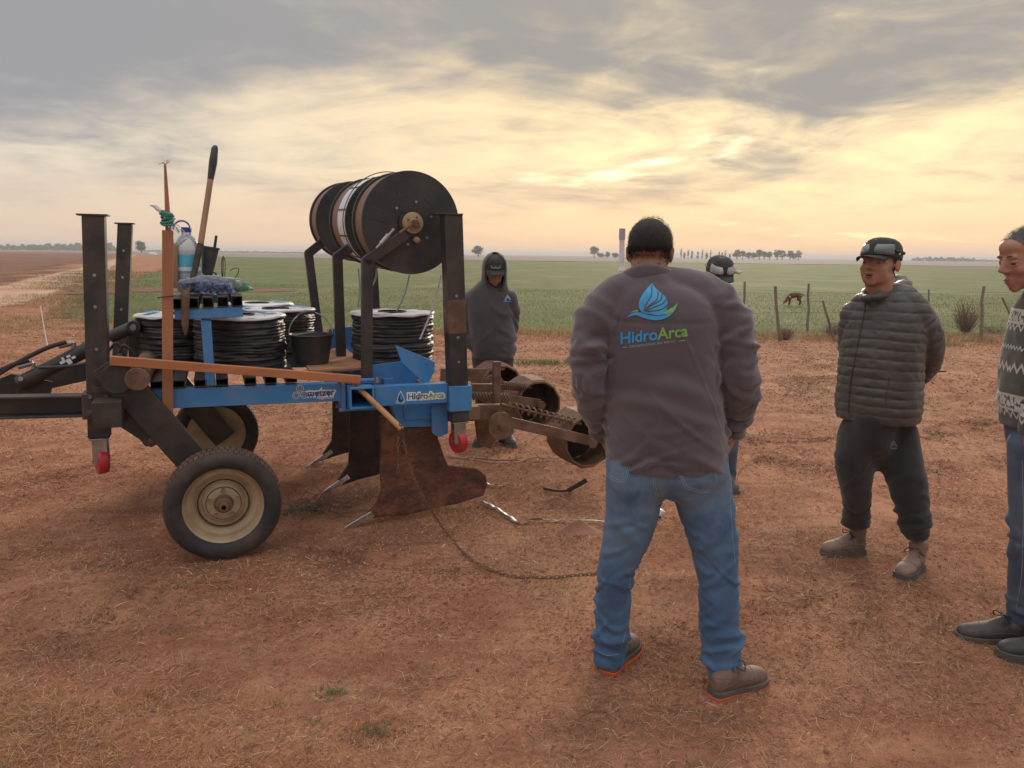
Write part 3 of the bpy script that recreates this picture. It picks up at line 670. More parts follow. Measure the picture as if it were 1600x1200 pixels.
# ---- upright posts at the front with capped tops, casters at their feet
def caster(p, parent, t):
    """red wheel in a pressed steel fork; p is where the fork plate sits"""
    p = np.asarray(p, float)
    fk = part('caster_fork', MB().box(p+[-.045, -.05, -.008], p+[.045, .05, .0]).box(p+[-.035, -.040, -.135], p+[.035, -.034, -.006]).box(p+[-.035, .034, -.135], p+[.035, .040, -.006]), 'steel', parent, bevel=.002)
    c = p+[0, 0, -.125]
    part('caster_wheel', MB().lathe([(.012, .029), (.045, .029), (.050, .022), (.062, .026), (.068, .02), (.070, .010), (.070, -.010), (.068, -.02), (.062, -.026), (.050, -.022), (.012, -.029)], c, unit(np.array([1, .35, 0])), 32), 'red', fk, bevel=0)
    part('axle_bolt', MB().cyl(c-unit(np.array([1, .35, 0]))*.045, c+unit(np.array([1, .35, 0]))*.045, .009, n=8), 'steel', fk, bevel=0)
def post(top, bot, w, d, plate, holes=()):
    o = part('upright_post', MB().beam(bot, top, w, d, ey), 'black')
    q = np.asarray(top); part('cap_plate', MB().beam(q+[-plate[0], 0, .003], q+[plate[1], 0, .003], d+.02, .008), 'black', o, bevel=.001)
    for f_ in holes:
        h = np.asarray(bot)+(np.asarray(top)-np.asarray(bot))*f_-ey*(d/2)
        obj('bolt_hole', MB().cyl(h-ey*.0015, h+ey*.004, .008, n=12), M['steel'], o)
    return o
pt, pb = at(147, 337, NB), at(156, 682, NB)
p_ = post(pt, pb, .10, .085, (.072, .066), (.60, .74, .41))
caster(pb+[0, 0, -.002], p_, NB)
pt, pb = at(196, 350, 1.5), at(184, 640, 1.5)
p_ = post(pt, pb, .085, .085, (.06, .055), (.55, .72, .86))

# ---- wheel arms
def wheel_arm(t, side):
    a = np.array([-.475, t, 1.0]); b = np.array([.02, t, .285]); d = unit(b-a)
    o = part('wheel_arm', MB().beam(a-d*.05, b+d*.03, .055, .155, np.cross(d, ey)), 'black')
    q = a+d*.045
    part('pivot_ring', MB().cyl(q-ey*.034, q+ey*.034, .052, n=24), 'black', o)
    part('pivot_bore', MB().cyl(q-ey*.036, q-ey*.030, .036, n=24), 'tyre', o, bevel=0)
    part('spindle', MB().cyl(b-ey*.10*side*0, b+ey*side*-.10, .022, n=16), 'rust', o, bevel=0)
    return o
wheel_arm(.12, 1); wheel_arm(1.62, -1)
hk = [(-.17, .19), (.04, .17), (.10, -.02), (.125, -.085), (.115, -.125), (.085, -.145), (.05, -.135), (.03, -.10), (-.17, .07)]
part('hook_plate', MB().prism(hk, at(200, 658, .14)+[.02, 0, 0], ex, ez, .022), 'black')
q = at(200, 658, .14)+[.105, 0, -.105]; part('hook_eye', MB().cyl(q-ey*.0125, q+ey*.0125, .017, n=18), 'clod' if 'clod' in M else 'rust', bevel=0)

# ---- platform of square tubes laid across the side beams
for k, x in enumerate((245, 279, 313, 347, 391, 423, 455)):
    s = at(x, 597, NB-.02)[0]
    part('platform_tube', MB().sqtube((s, NB-.035, .909), (s, FB+.03, .909), .062, .04, .004), 'black', bevel=0)
part('platform_board', MB().beam((.50, .85, .937), (.85, .85, .937), 1.2, .016), 'wood')
# ---- rack: two tee posts with five loose tubes' ends showing
for t in (NB-.0, FB-.1):
    s0 = at(329, 600, NB)[0]
    rk = part('rack_post', MB().beam((s0+.0, t-.005, .88), (s0-.006, t-.005, 1.255), .05, .05, ey), 'blue')
    c0 = at(273, 488, NB)[0]; c1 = at(379, 488, NB)[0]
    part('rack_bar', MB().beam((c0, t-.005, 1.272), (c1, t-.005, 1.285), .055, .055), 'blue', rk)
for x in (279, 302, 325, 348, 370):
    s = at(x, 471, NB)[0]; zt = 1.272+.013*((s-c0)/(c1-c0))+.0275+.0285
    part('rack_tube', MB().sqtube((s, NB-.04, zt), (s, FB, zt), .055, .055, .0045), 'black', bevel=0)

# ---- tool bar
TB = .80; ts = at(566, 622, .06)[0]
part('tool_bar', MB().sqtube((ts, .06, TB), (ts-.02, 1.92, TB), .14, .125, .012), 'blue')
part('tool_bar_clamp', MB().beam((ts-.088, .14, TB), (ts-.088, .30, TB), .02, .17).beam((ts+.0, .155, TB+.072), (ts-.0, .28, TB+.072), .20, .012), 'blue')
for dz in (-.08, .085): 
    for dt in (.16, .28): obj('clamp_bolt', MB().cyl((ts-.115, dt, TB+dz), (ts+.10, dt, TB+dz), .011, n=10), M['blue'], impl)
bolts([(ts-.10, .10, TB+.08), (ts+.09, .10, TB+.08)], ez, .014, .03, impl, 'steel', 'clamp_nut')
# rear longitudinal beam carrying the lettering and its post socket
h0 = ts+.075; h1 = at(698, 620, .12)[0]
hb = part('rear_beam', MB().beam((h0, .12, .80), (h1, .12, .798), .06, .115), 'blue')
sk = at(715, 620, .12)
part('post_socket', MB().sqtube(sk+[0, 0, -.075], sk+[0, 0, .075], .135, .135, .012, ey), 'blue')
part('socket_side_plate', MB().prism([(-.055, .06), (.045, .06), (.045, -.20), (-.015, -.22), (-.055, -.19)], sk+[-.09, .055, -.03], ex, ez, .016), 'blue')
pt, pb = at(705, 336, .12), at(716, 657, .12)
p_ = post(pt, pb, .105, .105, (.11, .052), (.62, .42, .3))
part('worn_band', MB().beam(pb+(pt-pb)*.44, pb+(pt-pb)*.60, .107, .107, ey), 'rust', p_, bevel=.001)
caster(pb+[0, 0, -.002], p_, .12)
pt, pb = at(705, 336, .12)+[-.16, 1.75, .02], at(716, 657, .12)+[-.16, 1.75, .25]
post(pt, pb, .105, .105, (.11, .052))

# ---- bent arms that carry the reel shaft
def bent(bx, by, kx, ky, t, hx, hy):
    b = np.array([*at(bx, by, t)]); k = at(kx, ky, t); e = at(hx, hy, t)
    w = .052; wz = .06
    d1 = unit(k-b); d2 = unit(e-k); bis = unit(d1+d2)
    return part('reel_arm', MB().beam(b, k+d1*.012, wz, w, ey).beam(k-d2*.012, e, wz, w, ey), 'black')
bent(573, 602, 573, 408, .21, 634, 366)
bent(534, 590, 527, 402, .80, 590, 355)
bent(505, 575, 482, 396, 1.62, 540, 350)
SA = at(658, 349, .10); SB = at(541, 346, 1.80)
part('reel_shaft', MB().cyl(SA+[0, .10, 0], SB, .019, n=16), 'rust', bevel=0)
part('turnbuckle', MB().cyl(at(588, 388, .16), at(616, 358, .16), .007, n=10).cyl(at(595, 381, .16), at(607, 367, .16), .013, n=10), 'steel', bevel=0)
part('turnbuckle', MB().cyl(at(548, 378, .74), at(568, 360, .74), .007, n=10).cyl(at(550, 376, .74), at(560, 368, .74), .012, n=10), 'steel', bevel=0)
part('brake_rod', MB().cyl(at(624, 364, .14), at(645, 350, .14), .008, n=10), 'rust', bevel=0)

# ---- blue folded plates over the tool bar
pl = MB().prism([(-.33, -.10), (-.33, .055), (.045, .085), (.075, -.01), (.02, -.09), (-.2, -.12)], at(620, 585, .34)+[.07, 0, 0], ex, ez, .012)
part('guard_plate', pl, 'blue')
q = [at(618, 539, .21), at(680, 565, .25), at(679, 582, .24), at(666, 602, .20), at(655, 592, .195), at(628, 567, .20)]
mb = MB(); V = np.array(q); off_ = unit(np.cross(V[1]-V[0], V[3]-V[0]))*.010; n = len(V)
mb.add(np.vstack([V, V+off_]), [tuple(range(n))[::-1], tuple(range(n, 2*n))]+[(i, (i+1) % n, n+(i+1) % n, n+i) for i in range(n)])
part('guard_flap', mb, 'blue')
part('guard_plate', MB().prism([(-.20, -.10), (-.20, .04), (.05, .06), (.09, -.05)], at(560, 515, 1.15)+[0, 0, -.03], ex, ez, .012), 'blue')
part('cross_rail', MB().beam((ts+.2, .3, .835), (ts+.2, 1.8, .835), .06, .06), 'blue')
part('cross_rail', MB().beam((ts-.30, 1.52, .93), (ts+.45, 1.52, .93), .05, .12), 'blue')

# ---- shanks that open the soil
def shank(t, px, mat, kick):
    """tall slicing blade with a share and bright worn point"""
    s = px
    o = part('shank', MB().prism([(-.20, .62), (-.19, .45), (-.20, .30), (-.195, .16), (-.22, .09), (-.29, .02), (-.30, .0), (-.16, .004), (-.05, -.008), (.10, .02), (.28, .035), (.45, .07), (.475, .14), (.465, .20), (.41, .245), (.30, .265), (.22, .285), (.20, .33), (.17, .42), (.13, .55), (.11, .63)] if kick else
                                  [(-.14, .66), (-.15, .28), (-.16, .17), (-.23, .07), (-.25, .02), (-.10, .06), (.13, .10), (.15, .30), (.16, .66)], (s, t, .028 if kick else 0), ex, ez, .035), mat)
    z0 = .0 if kick else .03
    V = [(-.30, .02, .012), (-.30, -.02, .012), (-.42, 0, -.02), (-.26, -.012, .065), (-.26, .012, .065)] if kick else [(-.23, .03, .035), (-.23, -.03, .035), (-.34, 0, -.015), (-.17, -.012, .10), (-.17, .012, .10)]
    mb = MB().add(np.array(V)+[s, t, 0], [(0, 1, 2), (1, 3, 2), (3, 4, 2), (4, 0, 2), (0, 4, 3, 1)])
    part('share_point', mb, 'darksteel', o, bevel=0)
    a = np.array(V[2])*[1, 1, 1]; b = np.array(V[3])
    w = MB()
    for f0, f1, r in ((.0, .38, .010), (.36, .72, .013), (.60, 1.0, .008)):
        p0 = a+(b-a)*f0; p1 = a+(b-a)*f1
        w.add(np.array([p0+[0, -.010, .006], p1+[.0, -.016, .010], p1+[.018, -.022, -.018], p0+[.024, -.018, -.012], p0+[0, .0, .006], p1+[0, .0, .010]])+[s, t, 0], [(0, 1, 2, 3), (0, 4, 5, 1)])
    part('worn_edge', w, 'bright', o, bevel=0)
    part('shank_holder', MB().prism([(-.16, .0), (-.11, -.16), (.15, -.17), (.21, .0)], (s+.02, t, .74), ex, ez, .075), 'blue', o)
    part('holder_side_plate', MB().prism([(-.10, .0), (-.085, -.115), (.12, -.12), (.16, .0)], (s+.03, t-.045, .74), ex, ez, .012), 'blue', o)
    bolts([(s+.11, t-.052, .675)], -ey, .017, .018, o, 'steel')
    part('brace', MB().cyl((s+.24, t, .76), (s+.17, t, .58), .028, n=14), 'blue', o, bevel=0)
    return o
def sloc(px, py, t): return at(px, py, t)[0]
shank(.26, sloc(645, 760, .26), 'soilsteel', True)
shank(.98, sloc(580, 700, .98), 'darksteel', False)
shank(1.70, sloc(550, 660, 1.70), 'darksteel', False)
# roots and trash caught on the far shanks
mb = MB()
for k in range(34):
    t = .96 if k < 14 else 1.68; s = sloc(556, 640, t) if k < 14 else sloc(516, 640, t); z = rng.uniform(.2, .6)
    p0 = np.array([s+rng.uniform(-.03, .03), t+rng.normal(0, .02), z]); dirs = np.array([rng.uniform(-1, -.1), rng.normal(0, .5), rng.uniform(-1, .4)])
    L = rng.uniform(.04, .13); mb.tube([p0, p0+dirs*L*.5+[0, 0, -.01], p0+dirs*L+rng.normal(0, .02, 3)], .0016, 4)
tag(part('caught_roots', mb, 'darksteel', bevel=0), kind='stuff')

# ---- press rollers on sprung arms behind
def roller(px, py, t, r, w, n=12):
    c = at(px, py, t)
    ar0 = np.array([at(735, 640, t+.05)[0], t+.05, .62])
    arm = part('roller_arm', MB().beam((ar0[0]-.25, t+.04, .66), (ar0[0]+.22, t+.04, .64), .04, .10).beam((ar0[0]+.18, t-.02, .60), c+[0.0, -.02-.0, .01], .022, .065), 'rust')
    mb = MB(); th = (np.arange(n)+.5)*2*math.pi/n
    ring = np.cos(th)[:, None]*ex+np.sin(th)[:, None]*ez
    rows = [(r*.93, .0), (r*1.0, .02), (r*1.03, w*.5), (r*1.0, w-.02), (r*.93, w)]
    inner = [(rr_-.012, x) for rr_, x in rows[::-1]]
    R = [c+ey*x+ring*q_ for q_, x in rows+inner]
    mb.rings(R+[R[0]], cap=False)
    drum = part('press_drum', mb, 'rust', arm, bevel=0, sharp=20)
    part('drum_web', MB().cyl(c+ey*(w-.06), c+ey*(w-.05), r-.014, n=n), 'darksteel', arm, bevel=0)
    part('drum_axle', MB().cyl(c-ey*.05, c+ey*(w-.04), .02, n=12).cyl(c-ey*.055, c-ey*.03, .034, n=6), 'rust', arm, bevel=0)
    piv = np.array([ar0[0]+.17, t-.03, .57])
    part('pivot_disc', MB().cyl(piv-ey*.012, piv+ey*.012, .085, n=30).cyl(piv-ey*.03, piv+ey*.03, .022, n=12), 'rust', arm, bevel=0)
    # coil spring
    p0 = np.array([ar0[0]+.22, t-.01, .685]); p1 = c+[-.10, .02, .13+.0]
    d = unit(p1-p0); L = np.linalg.norm(p1-p0); e1 = unit(np.cross(d, ey)); e2 = np.cross(d, e1)
    a = np.linspace(0, 2*math.pi*11, 160); pts = p0+d*(a/a[-1]*L)[:, None]+.026*(np.cos(a)[:, None]*e1+np.sin(a)[:, None]*e2)
    part('spring', MB().tube(pts, .0058, 6), 'rust', arm, bevel=0)
    part('spring_rod', MB().cyl(p0-d*.05, p1+d*.05, .009, n=10), 'rust', arm, bevel=0)
    return arm
roller(921, 690, .16, .185, .30)
roller(842, 632, .88, .185, .30)
roller(785, 604, 1.58, .185, .30)
q0, q1 = at(776, 565, .30), at(775, 662, .30)
part('adjuster_bar', MB().beam(q0, q1, .045, .035, ey), 'rust')
part('adjuster_bracket', MB().prism([(-.09, .10), (.06, .10), (.07, -.09), (.0, -.19), (-.08, -.16), (-.10, -.02)], at(766, 655, .33), ex, ez, .03), 'rust')
part('rear_cross_tube', MB().beam((sk[0]+.10, .12, .66), (sk[0]+.02, 1.95, .66), .08, .08), 'rust')
p0, p1 = at(738, 619, .45), at(796, 622, .45); d = unit(p1-p0); e1 = unit(np.cross(d, ey)); e2 = np.cross(d, e1)
a = np.linspace(0, 2*math.pi*12, 170); L = np.linalg.norm(p1-p0)
part('spring', MB().tube(p0+d*(a/a[-1]*L)[:, None]+.024*(np.cos(a)[:, None]*e1+np.sin(a)[:, None]*e2), .0055, 6), 'rust', bevel=0)

# ---- weld beads where members meet
def weld(a, b, parent=impl):
    a = np.asarray(a, float); b = np.asarray(b, float); n = max(6, int(np.linalg.norm(b-a)/.006)); t_ = np.linspace(0, 1, n)[:, None]; p = a+(b-a)*t_+rng.normal(0, .0012, (n, 3))
    return obj('weld_bead', MB().tube(p, .004+.0018*np.abs(np.sin(np.arange(n)*1.7)), 6), M['darksteel'], parent)
weld((h1+.002, .088, .74), (h1+.002, .088, .858)); weld((h0-.002, .088, .74), (h0-.002, .088, .858)); weld((s0-.026, NB-.032, 1.246), (s0+.02, NB-.032, 1.246)); weld((s0-.026, NB-.032, .889), (s0+.026, NB-.032, .889))
weld(at(137, 613, NB-.07), at(170, 613, NB-.07)); weld(at(137, 650, NB-.07), at(170, 650, NB-.07))
for pts, r_ in (([(183, 560), (192, 540), (205, 548), (214, 562), (224, 575)], .008), ([(170, 548), (182, 536), (196, 556), (206, 572)], .007), ([(60, 575), (110, 572), (150, 566), (200, 570), (230, 590)], .009)):
    part('frame_hose', MB().tube(catmull([at(x, y, .40) for x, y in pts], 24), r_, 8), 'hose', bevel=0)
bolts([at(141, 620, NB-.068), at(166, 620, NB-.068), at(141, 643, NB-.068), at(166, 643, NB-.068)], -ey, .010, .012, impl, 'rust', 'sleeve_bolt')

# ---- lettering on the beams (flat print)
def letter(name, body, size, bold, o, d, upv, mat, parent, nrm=-ey, lift=.0012):
    v, f = text_mesh(body, size, bold); p = np.asarray(o)+v[:, :1]*np.asarray(d)+v[:, 1:2]*np.asarray(upv)+np.asarray(nrm)*lift
    return obj(name, (p, f), M[mat], parent, recalc=False, smooth=False)
def flat(name, poly, o, mat, parent, lift=.0012, sc=1.0):
    v, f = poly_mesh(poly); p = np.asarray(o)+v[:, :1]*ex*sc+v[:, 1:2]*ez*sc-ey*lift
    return obj(name, (p, f), M[mat], parent, recalc=False, smooth=False)
fy = NB-.03
b1 = bpy.data.objects['side_beam']
o1 = at(480, 619, fy); o1[2] -= .001
letter('lettering_edge', 'metzer', .052, .009, o1, ex, ez, 'print_white', b1, lift=.001)
letter('lettering', 'metzer', .052, .0008, o1, ex, ez, 'print_dark', b1, lift=.002)
letter('lettering', 'Argentina', .024, .0003, o1+[.05, 0, -.018], ex, ez, 'print_white', b1, lift=.002)
oc = at(469, 613, fy)
for dx, dz in ((0, .021), (-.021, -.016), (.021, -.016)):
    for r_, w_, mt, lf in ((.0205, .010, 'print_white', .001), (.0175, .0045, 'print_dark', .0018)):
        n = 28; th = np.arange(n)*2*math.pi/n; q = np.c_[np.cos(th), np.sin(th)]
        p = np.vstack([q*(r_), q*(r_-w_)]); p3 = oc+np.c_[p[:, 0]+dx, np.zeros(2*n), p[:, 1]+dz]-ey*lf
        obj('emblem_ring', (p3, [(i, (i+1) % n, n+(i+1) % n, n+i) for i in range(n)]), M[mt], b1, recalc=False, smooth=False)
fy = .12-.03
o2 = at(640, 624, fy)+[-.012, 0, .0]
letter('lettering_edge', 'HidroArca', .05, .0085, o2, ex, ez, 'print_white', hb, lift=.001)
letter('lettering', 'Hidro', .05, .0006, o2, ex, ez, 'print_dark', hb, lift=.002)
wv = text_mesh('Hidro', .05)[0][:, 0].max()
letter('lettering', 'Arca', .05, .0006, o2+[wv+.003, 0, 0], ex, ez, 'print_green', hb, lift=.002)
letter('lettering', 'TECNOLOGIA EN RIEGO', .011, .0001, o2+[.03, 0, -.011], ex, ez, 'print_white', hb, lift=.002)
def drop(sc): return [(0, .036*sc), (.011*sc, .012*sc), (.018*sc, -.004*sc), (.016*sc, -.018*sc), (.004*sc, -.026*sc), (-.010*sc, -.024*sc), (-.018*sc, -.010*sc), (-.014*sc, .006*sc)]
od = at(626, 622, fy)
flat('emblem_drop', drop(1.25), od, 'print_white', hb, .001); flat('emblem_drop', drop(1.0), od, 'print_dark', hb, .002); flat('emblem_drop', [(.0, .03), (.009, .01), (.012, -.006), (.0, -.012), (-.004, .004)], od, 'print_blue', hb, .0028)
flat('emblem_wave', [(-.036, -.026), (-.018, -.020), (0, -.026), (.022, -.022), (.034, -.008), (.026, -.028), (.006, -.037), (-.014, -.030)], od, 'print_white', hb, .0034)
flat('emblem_wave', [(-.030, -.0255), (-.016, -.022), (0, -.028), (.020, -.0245), (.030, -.013), (.024, -.028), (.006, -.034), (-.014, -.028)], od, 'print_blue', hb, .0042)

# ================================================================== cargo
# ---- reels on the shaft
def reel(t0, t1, label, wrap, R=.292):
    c0 = SA+(SB-SA)*((t0-SA[1])/(SB[1]-SA[1])); ax = unit(SB-SA); w = t1-t0
    base = wpt(c0-ax*0-[0, 0, R]); rt_ = tag(empty('tape_reel', wpt(c0)-np.array([0, 0, 0]), TH), label, 'reel', 'reels of drip tape on the shaft')
    z = np.zeros(3)
    hint = ez
    for k, (x, s) in enumerate(((0, -1), (w, 1))):
        prof = [(.03, -.010), (.075, -.012), (.085, -.026), (.095, -.026), (.102, -.008), (R*.60, -.006), (R*.62, .002), (R*.80, .002), (R*.82, -.006), (R*.94, -.007), (R*.965, -.016), (R, -.014), (R+.002, -.004), (R, .008), (.03, .008)]
        fl = obj('flange', MB().lathe([(r, q*(-s)*-1) for r, q in prof], z+ax*x, ax*(1 if s < 0 else 1) if s < 0 else ax, 64) if s < 0 else MB().lathe([(r, -q) for r, q in prof], z+ax*x, ax, 64), M['flange'], rt_)
        if s < 0:
            e1 = unit(np.cross(ez, ax)); e2 = np.cross(ax, e1)
            for j in range(6):       # raised ribs across the dished ring
                a = j*math.pi/3+.2; d = math.cos(a)*e1+math.sin(a)*e2; tn = np.cross(ax, d)
                obj('rib', MB().beam(d*R*.52-ax*.0065, d*R*.86-ax*.0065, .07, .006, ax), M['flange'], fl, bevel=.0025)
                a2 = a+math.pi/6; d = math.cos(a2)*e1+math.sin(a2)*e2
                obj('stud', MB().cyl(d*R*.42-ax*.016, d*R*.42, .008, n=10), M['steel'], fl)
    obj('tape_winding', MB().lathe([(.06, .006), (R*.955, .006), (R*.965, w*.3), (R*.955, w*.6), (R*.965, w*.8), (R*.95, w-.006), (.06, w-.006)], z, ax, 64), M['browntape'], rt_)
    if wrap:
        a0, a1 = wrap
        wr = obj('white_wrap', MB().lathe([(R*.96, a0), (R*.985, a0+.004), (R*.985, a1-.004), (R*.96, a1)], z, ax, 64), M['white'], rt_)
        e1 = unit(np.cross(ez, ax)); e2 = np.cross(ax, e1)
        for j in range(11):
            a = j*2*math.pi/11+.25; d = math.cos(a)*e1+math.sin(a)*e2
            obj('strap', MB().beam(d*R*.992+ax*(a0-.004), d*R*.992+ax*(a1+.004), .010, .004, d), M['plastic'], wr)
        obj('edge_wire', MB().tube(np.array([(math.cos(a)*e1+math.sin(a)*e2)*(R*1.02+.02*max(0, math.sin(a-.5)))+ax*(a0+.01) for a in np.linspace(0, 2*math.pi, 60)[:-1]]), .003, 6, closed=True), M['rust'], wr)
        ring = MB(); 
        for j in (3.55, ):
            d = math.cos(j)*e1+math.sin(j)*e2; tn = np.cross(ax, d); q = d*R*.9875+ax*(a0+a1)/2
            ring.tube([q+tn*.022*math.cos(u)+ax*.022*math.sin(u)+d*.001 for u in np.linspace(0, 2*math.pi, 25)[:-1]], .0035, 6, closed=True)
        obj('printed_ring', ring, M['print_blue'], wr)
    if t0 < .4:
        obj('bearing_hub', MB().lathe([(.018, -.055), (.024, -.055), (.026, -.045), (.058, -.042), (.062, -.03), (.064, -.0)], z, ax, 36, cap=True), M['rim'], rt_)
        obj('hub_core', MB().lathe([(.004, -.062), (.020, -.062), (.022, -.05)], z, ax, 18, cap=True), M['rust'], rt_)
        obj('hub_ring', MB().lathe([(.064, -.024), (.082, -.024), (.086, -.010), (.086, .0)], z, ax, 36), M['plastic'], rt_)
        e1 = unit(np.cross(ez, ax)); e2 = np.cross(ax, e1)
        for j in range(4):
            a = j*math.pi/2+.5; d = math.cos(a)*e1+math.sin(a)*e2; obj('bolt', MB().cyl(d*.038-ax*.05, d*.038-ax*.04, .006, n=6), M['rust'], rt_)
        d = -ez*.095+ex*.01; obj('crank_knob', MB().lathe([(.006, -.085), (.016, -.08), (.019, -.06), (.015, -.04), (.009, -.02), (.008, -.0)], d, ax, 18, cap=True), M['wood2'], rt_)
    return rt_
reel(.27, .48, 'black flanged reel of brown tape nearest the camera, brass hub in its centre', None, .292)
reel(.68, 1.10, 'middle reel wrapped in white film with dark straps', (.02, .22), .285)
reel(1.54, 1.76, 'farthest black flanged reel of brown tape, behind the white wrapped one', None, .282)
# tapes running down from the reels
for a, b, t, mt in (((640, 430), (618, 490), .7, 'rope'), ((690, 430), (656, 530), .42, 'steel'), ((589, 415), (580, 450), 1.1, 'print_grey'), ((560, 420), (560, 480), 1.4, 'rust')):
    q = catmull([wpt(at(*a, t)), wpt((at(*a, t)+at(*b, t))/2+[.01, 0, -.01]), wpt(at(*b, t))], 12)
    base = q[-1].copy()
    o = tag(obj('hanging_tape', MB().tube(q-base, .006, 6), M['white' if mt == 'steel' else 'print_grey']), 'thin pale drip tape hanging from the %s' % {'rope': 'rear side of the nearest reel, middle strand', 'steel': 'nearest reel down beside the thick black post', 'print_grey': 'middle white reel between the bent arms', 'rust': 'farthest reel behind the bent arms'}[mt], 'tape')
    o.location = base
# ---- rolls of black tape standing on the platform
def coil(s, t, z, R, h, label, seed, logo=True):
    e = tag(empty('tape_coil', wpt((s, t, z)), TH), label, 'tape coil', 'rolls of black drip tape on the platform')
    na, nz = 84, 72; th = np.arange(na)*2*math.pi/na; zz = np.linspace(0, h, nz); L = h/17
    R2 = []
    for zi in zz:
        p = np.c_[np.cos(th)*2.2, np.sin(th)*2.2, np.full(na, zi*60)]
        ph = zi/L+.55*vn(np.c_[np.cos(th)*1.6, np.sin(th)*1.6, np.full(na, zi*9)], 1, seed)
        lay = np.abs(np.cos(math.pi*ph))
        r = R-.012+.007*lay**.5+.006*vn(np.c_[np.zeros(na), np.zeros(na), np.full(na, zi*75)], 1, seed+8)+.007*vn(p, 1, seed+1)+.006*vn(p*[4, 4, .8], 1, seed+2)
        R2.append(np.c_[np.cos(th)*r, np.sin(th)*r, np.full(na, zi)])
    obj('winding', MB().rings(R2), M['tape'], e)
    w = MB(); rr = np.array([R*.34, R*.55, R*.8, R*1.0, R*1.03]); 
    rows = [np.c_[np.cos(th)*r, np.sin(th)*r, h+.004+.006*vn(np.c_[np.cos(th)*r*14, np.sin(th)*r*14], 1, seed+5)-(.010 if r > R*1.01 else 0)] for r in rr]
    tc = obj('top_cover', MB().rings(rows, cap=False), M['white'], e, recalc=True)
    so_ = tc.modifiers.new('thick', 'SOLIDIFY'); so_.thickness = .004
    obj('core', MB().lathe([(R*.30, h-.05), (R*.30, h+.012), (R*.345, h+.012), (R*.345, h-.05)], (0, 0, 0), ez, 32), M['plastic'], e)
    if logo:
        for k in range(2):
            a = .5+2.4*k; q = np.array([math.cos(a)*R*.68, math.sin(a)*R*.68]); v, f = poly_mesh([(-.10, -.02), (.10, -.02), (.08, .02), (-.10, .02)])
            obj('printed_band', (np.c_[v[:, 0]*math.cos(a+1.57)-v[:, 1]*math.sin(a+1.57)+q[0], v[:, 0]*math.sin(a+1.57)+v[:, 1]*math.cos(a+1.57)+q[1], np.full(len(v), h+.014)], f), M['print_blue'], e, smooth=False, recalc=False)
    return e
ZP = .931
coil(at(374, 500, .56)[0], .56, ZP, .257, .302, 'largest black tape coil with white top, behind the blue tee post', 1)
coil(at(282, 500, .80)[0]-.0, .90, ZP, .257, .290, 'leftmost black tape coil, behind the upright wooden stake', 2)
coil(at(430, 480, 1.14)[0], 1.12, ZP, .25, .298, 'black tape coil just behind the black bucket, white top', 3)
coil(at(398, 475, 1.60)[0]+.02, 1.66, ZP, .25, .300, 'rearmost black tape coil, mostly hidden, only its white top showing', 4)
coil(at(613, 490, .66)[0], .66, .915, .262, .315, 'black tape coil standing alone below the reels, between two posts', 5, False)

# ---- bucket
bs = at(487, 560, .52); bu = tag(empty('bucket', wpt((bs[0], .52, ZP+.012)), TH), 'small black plastic bucket with wire handle beside the largest coil', 'bucket')
obj('pail', MB().lathe([(.09, 0), (.098, .0), (.125, .16), (.130, .165), (.132, .175), (.126, .178), (.120, .165), (.094, .008), (.001, .006)], (0, 0, 0), ez, 36), M['plastic'], bu)
hp = [(math.cos(a)*.128, .03*math.sin(a), .17+.135*math.sin(a)) for a in np.linspace(0, math.pi, 20)]
obj('handle', MB().tube(hp, .004, 8), M['steel'], bu); obj('handle_grip', MB().tube(hp[8:14], .009, 8), M['plastic'], bu)
v = np.array([(-.10, -.02, .17), (.03, -.02, .19), (.035, .06, .185), (-.10, .06, .175), (-.14, -.03, .10), (-.14, .05, .10)])
obj('rag', MB().add(v, [(0, 1, 2, 3), (4, 0, 3, 5)]), M['plastic'], bu, smooth=False).modifiers.new('thick', 'SOLIDIFY').thickness = .006

# ---- on the rack: bag, jug, small pot, straps, shovel, stake
ZR = zt+.029
# clear bag full of small blue fittings
bg = at(330, 455, .42); bb = tag(empty('plastic_bag', wpt((bg[0], .42, ZR)), TH), 'clear plastic bag of blue fittings with a green twisted end, lying on the rack', 'bag')
n, m_ = 40, 22; R2 = []
for i in range(m_):
    f_ = i/(m_-1); x = -.16+.36*f_; w = .115*math.sin(math.pi*min(1, f_*.86+.12))**.6*(1-.75*max(0, f_-.72)/.28); hh = .056*math.sin(math.pi*min(1, f_*.80+.14))**.8
    th = np.arange(n)*2*math.pi/n; p = np.c_[np.cos(th)*3, np.sin(th)*3, np.full(n, x*26)]
    k = 1+.16*vn(p, 1, 6)+.10*vn(p, 2.6, 7)
    R2.append(np.c_[np.full(n, x), np.cos(th)*w*k, np.maximum(.045+np.sin(th)*hh*k, .002)])
obj('bag_film', MB().rings(R2), M['film'], bb, sharp=60)
fit = MB(); cols = []
for k in range(110):
    f_ = rng.uniform(.06, .72); a = rng.uniform(0, 2*math.pi); r = math.sqrt(rng.uniform(0, 1))*.75
    c = np.array([-.16+.36*f_, math.cos(a)*r*.10*math.sin(math.pi*(f_*.86+.12))**.6, .042+math.sin(a)*r*.045]); d = unit(rng.normal(0, 1, 3))
    fit.cyl(c-d*.014, c+d*.014, .008, n=7).cyl(c-d*.004, c+d*.004, .012, n=7)
M['fitting'] = pm('blue_fittings', (0.03, 0.07, 0.22), (0.10, 0.22, 0.5), 30, 0.4, lo=.45, hi=.55)
tag(obj('fittings', fit, M['fitting'], bb), kind='stuff')
gr = MB().lathe([(.03, 0), (.034, .02), (.022, .06), (.006, .10)], (.125, 0, .045), unit(np.array([1, 0, -.25])), 14, cap=True)
M['greenfilm'] = pm('green_film', (0.05, 0.28, 0.10), (0.45, 0.6, 0.5), 30, 0.3)
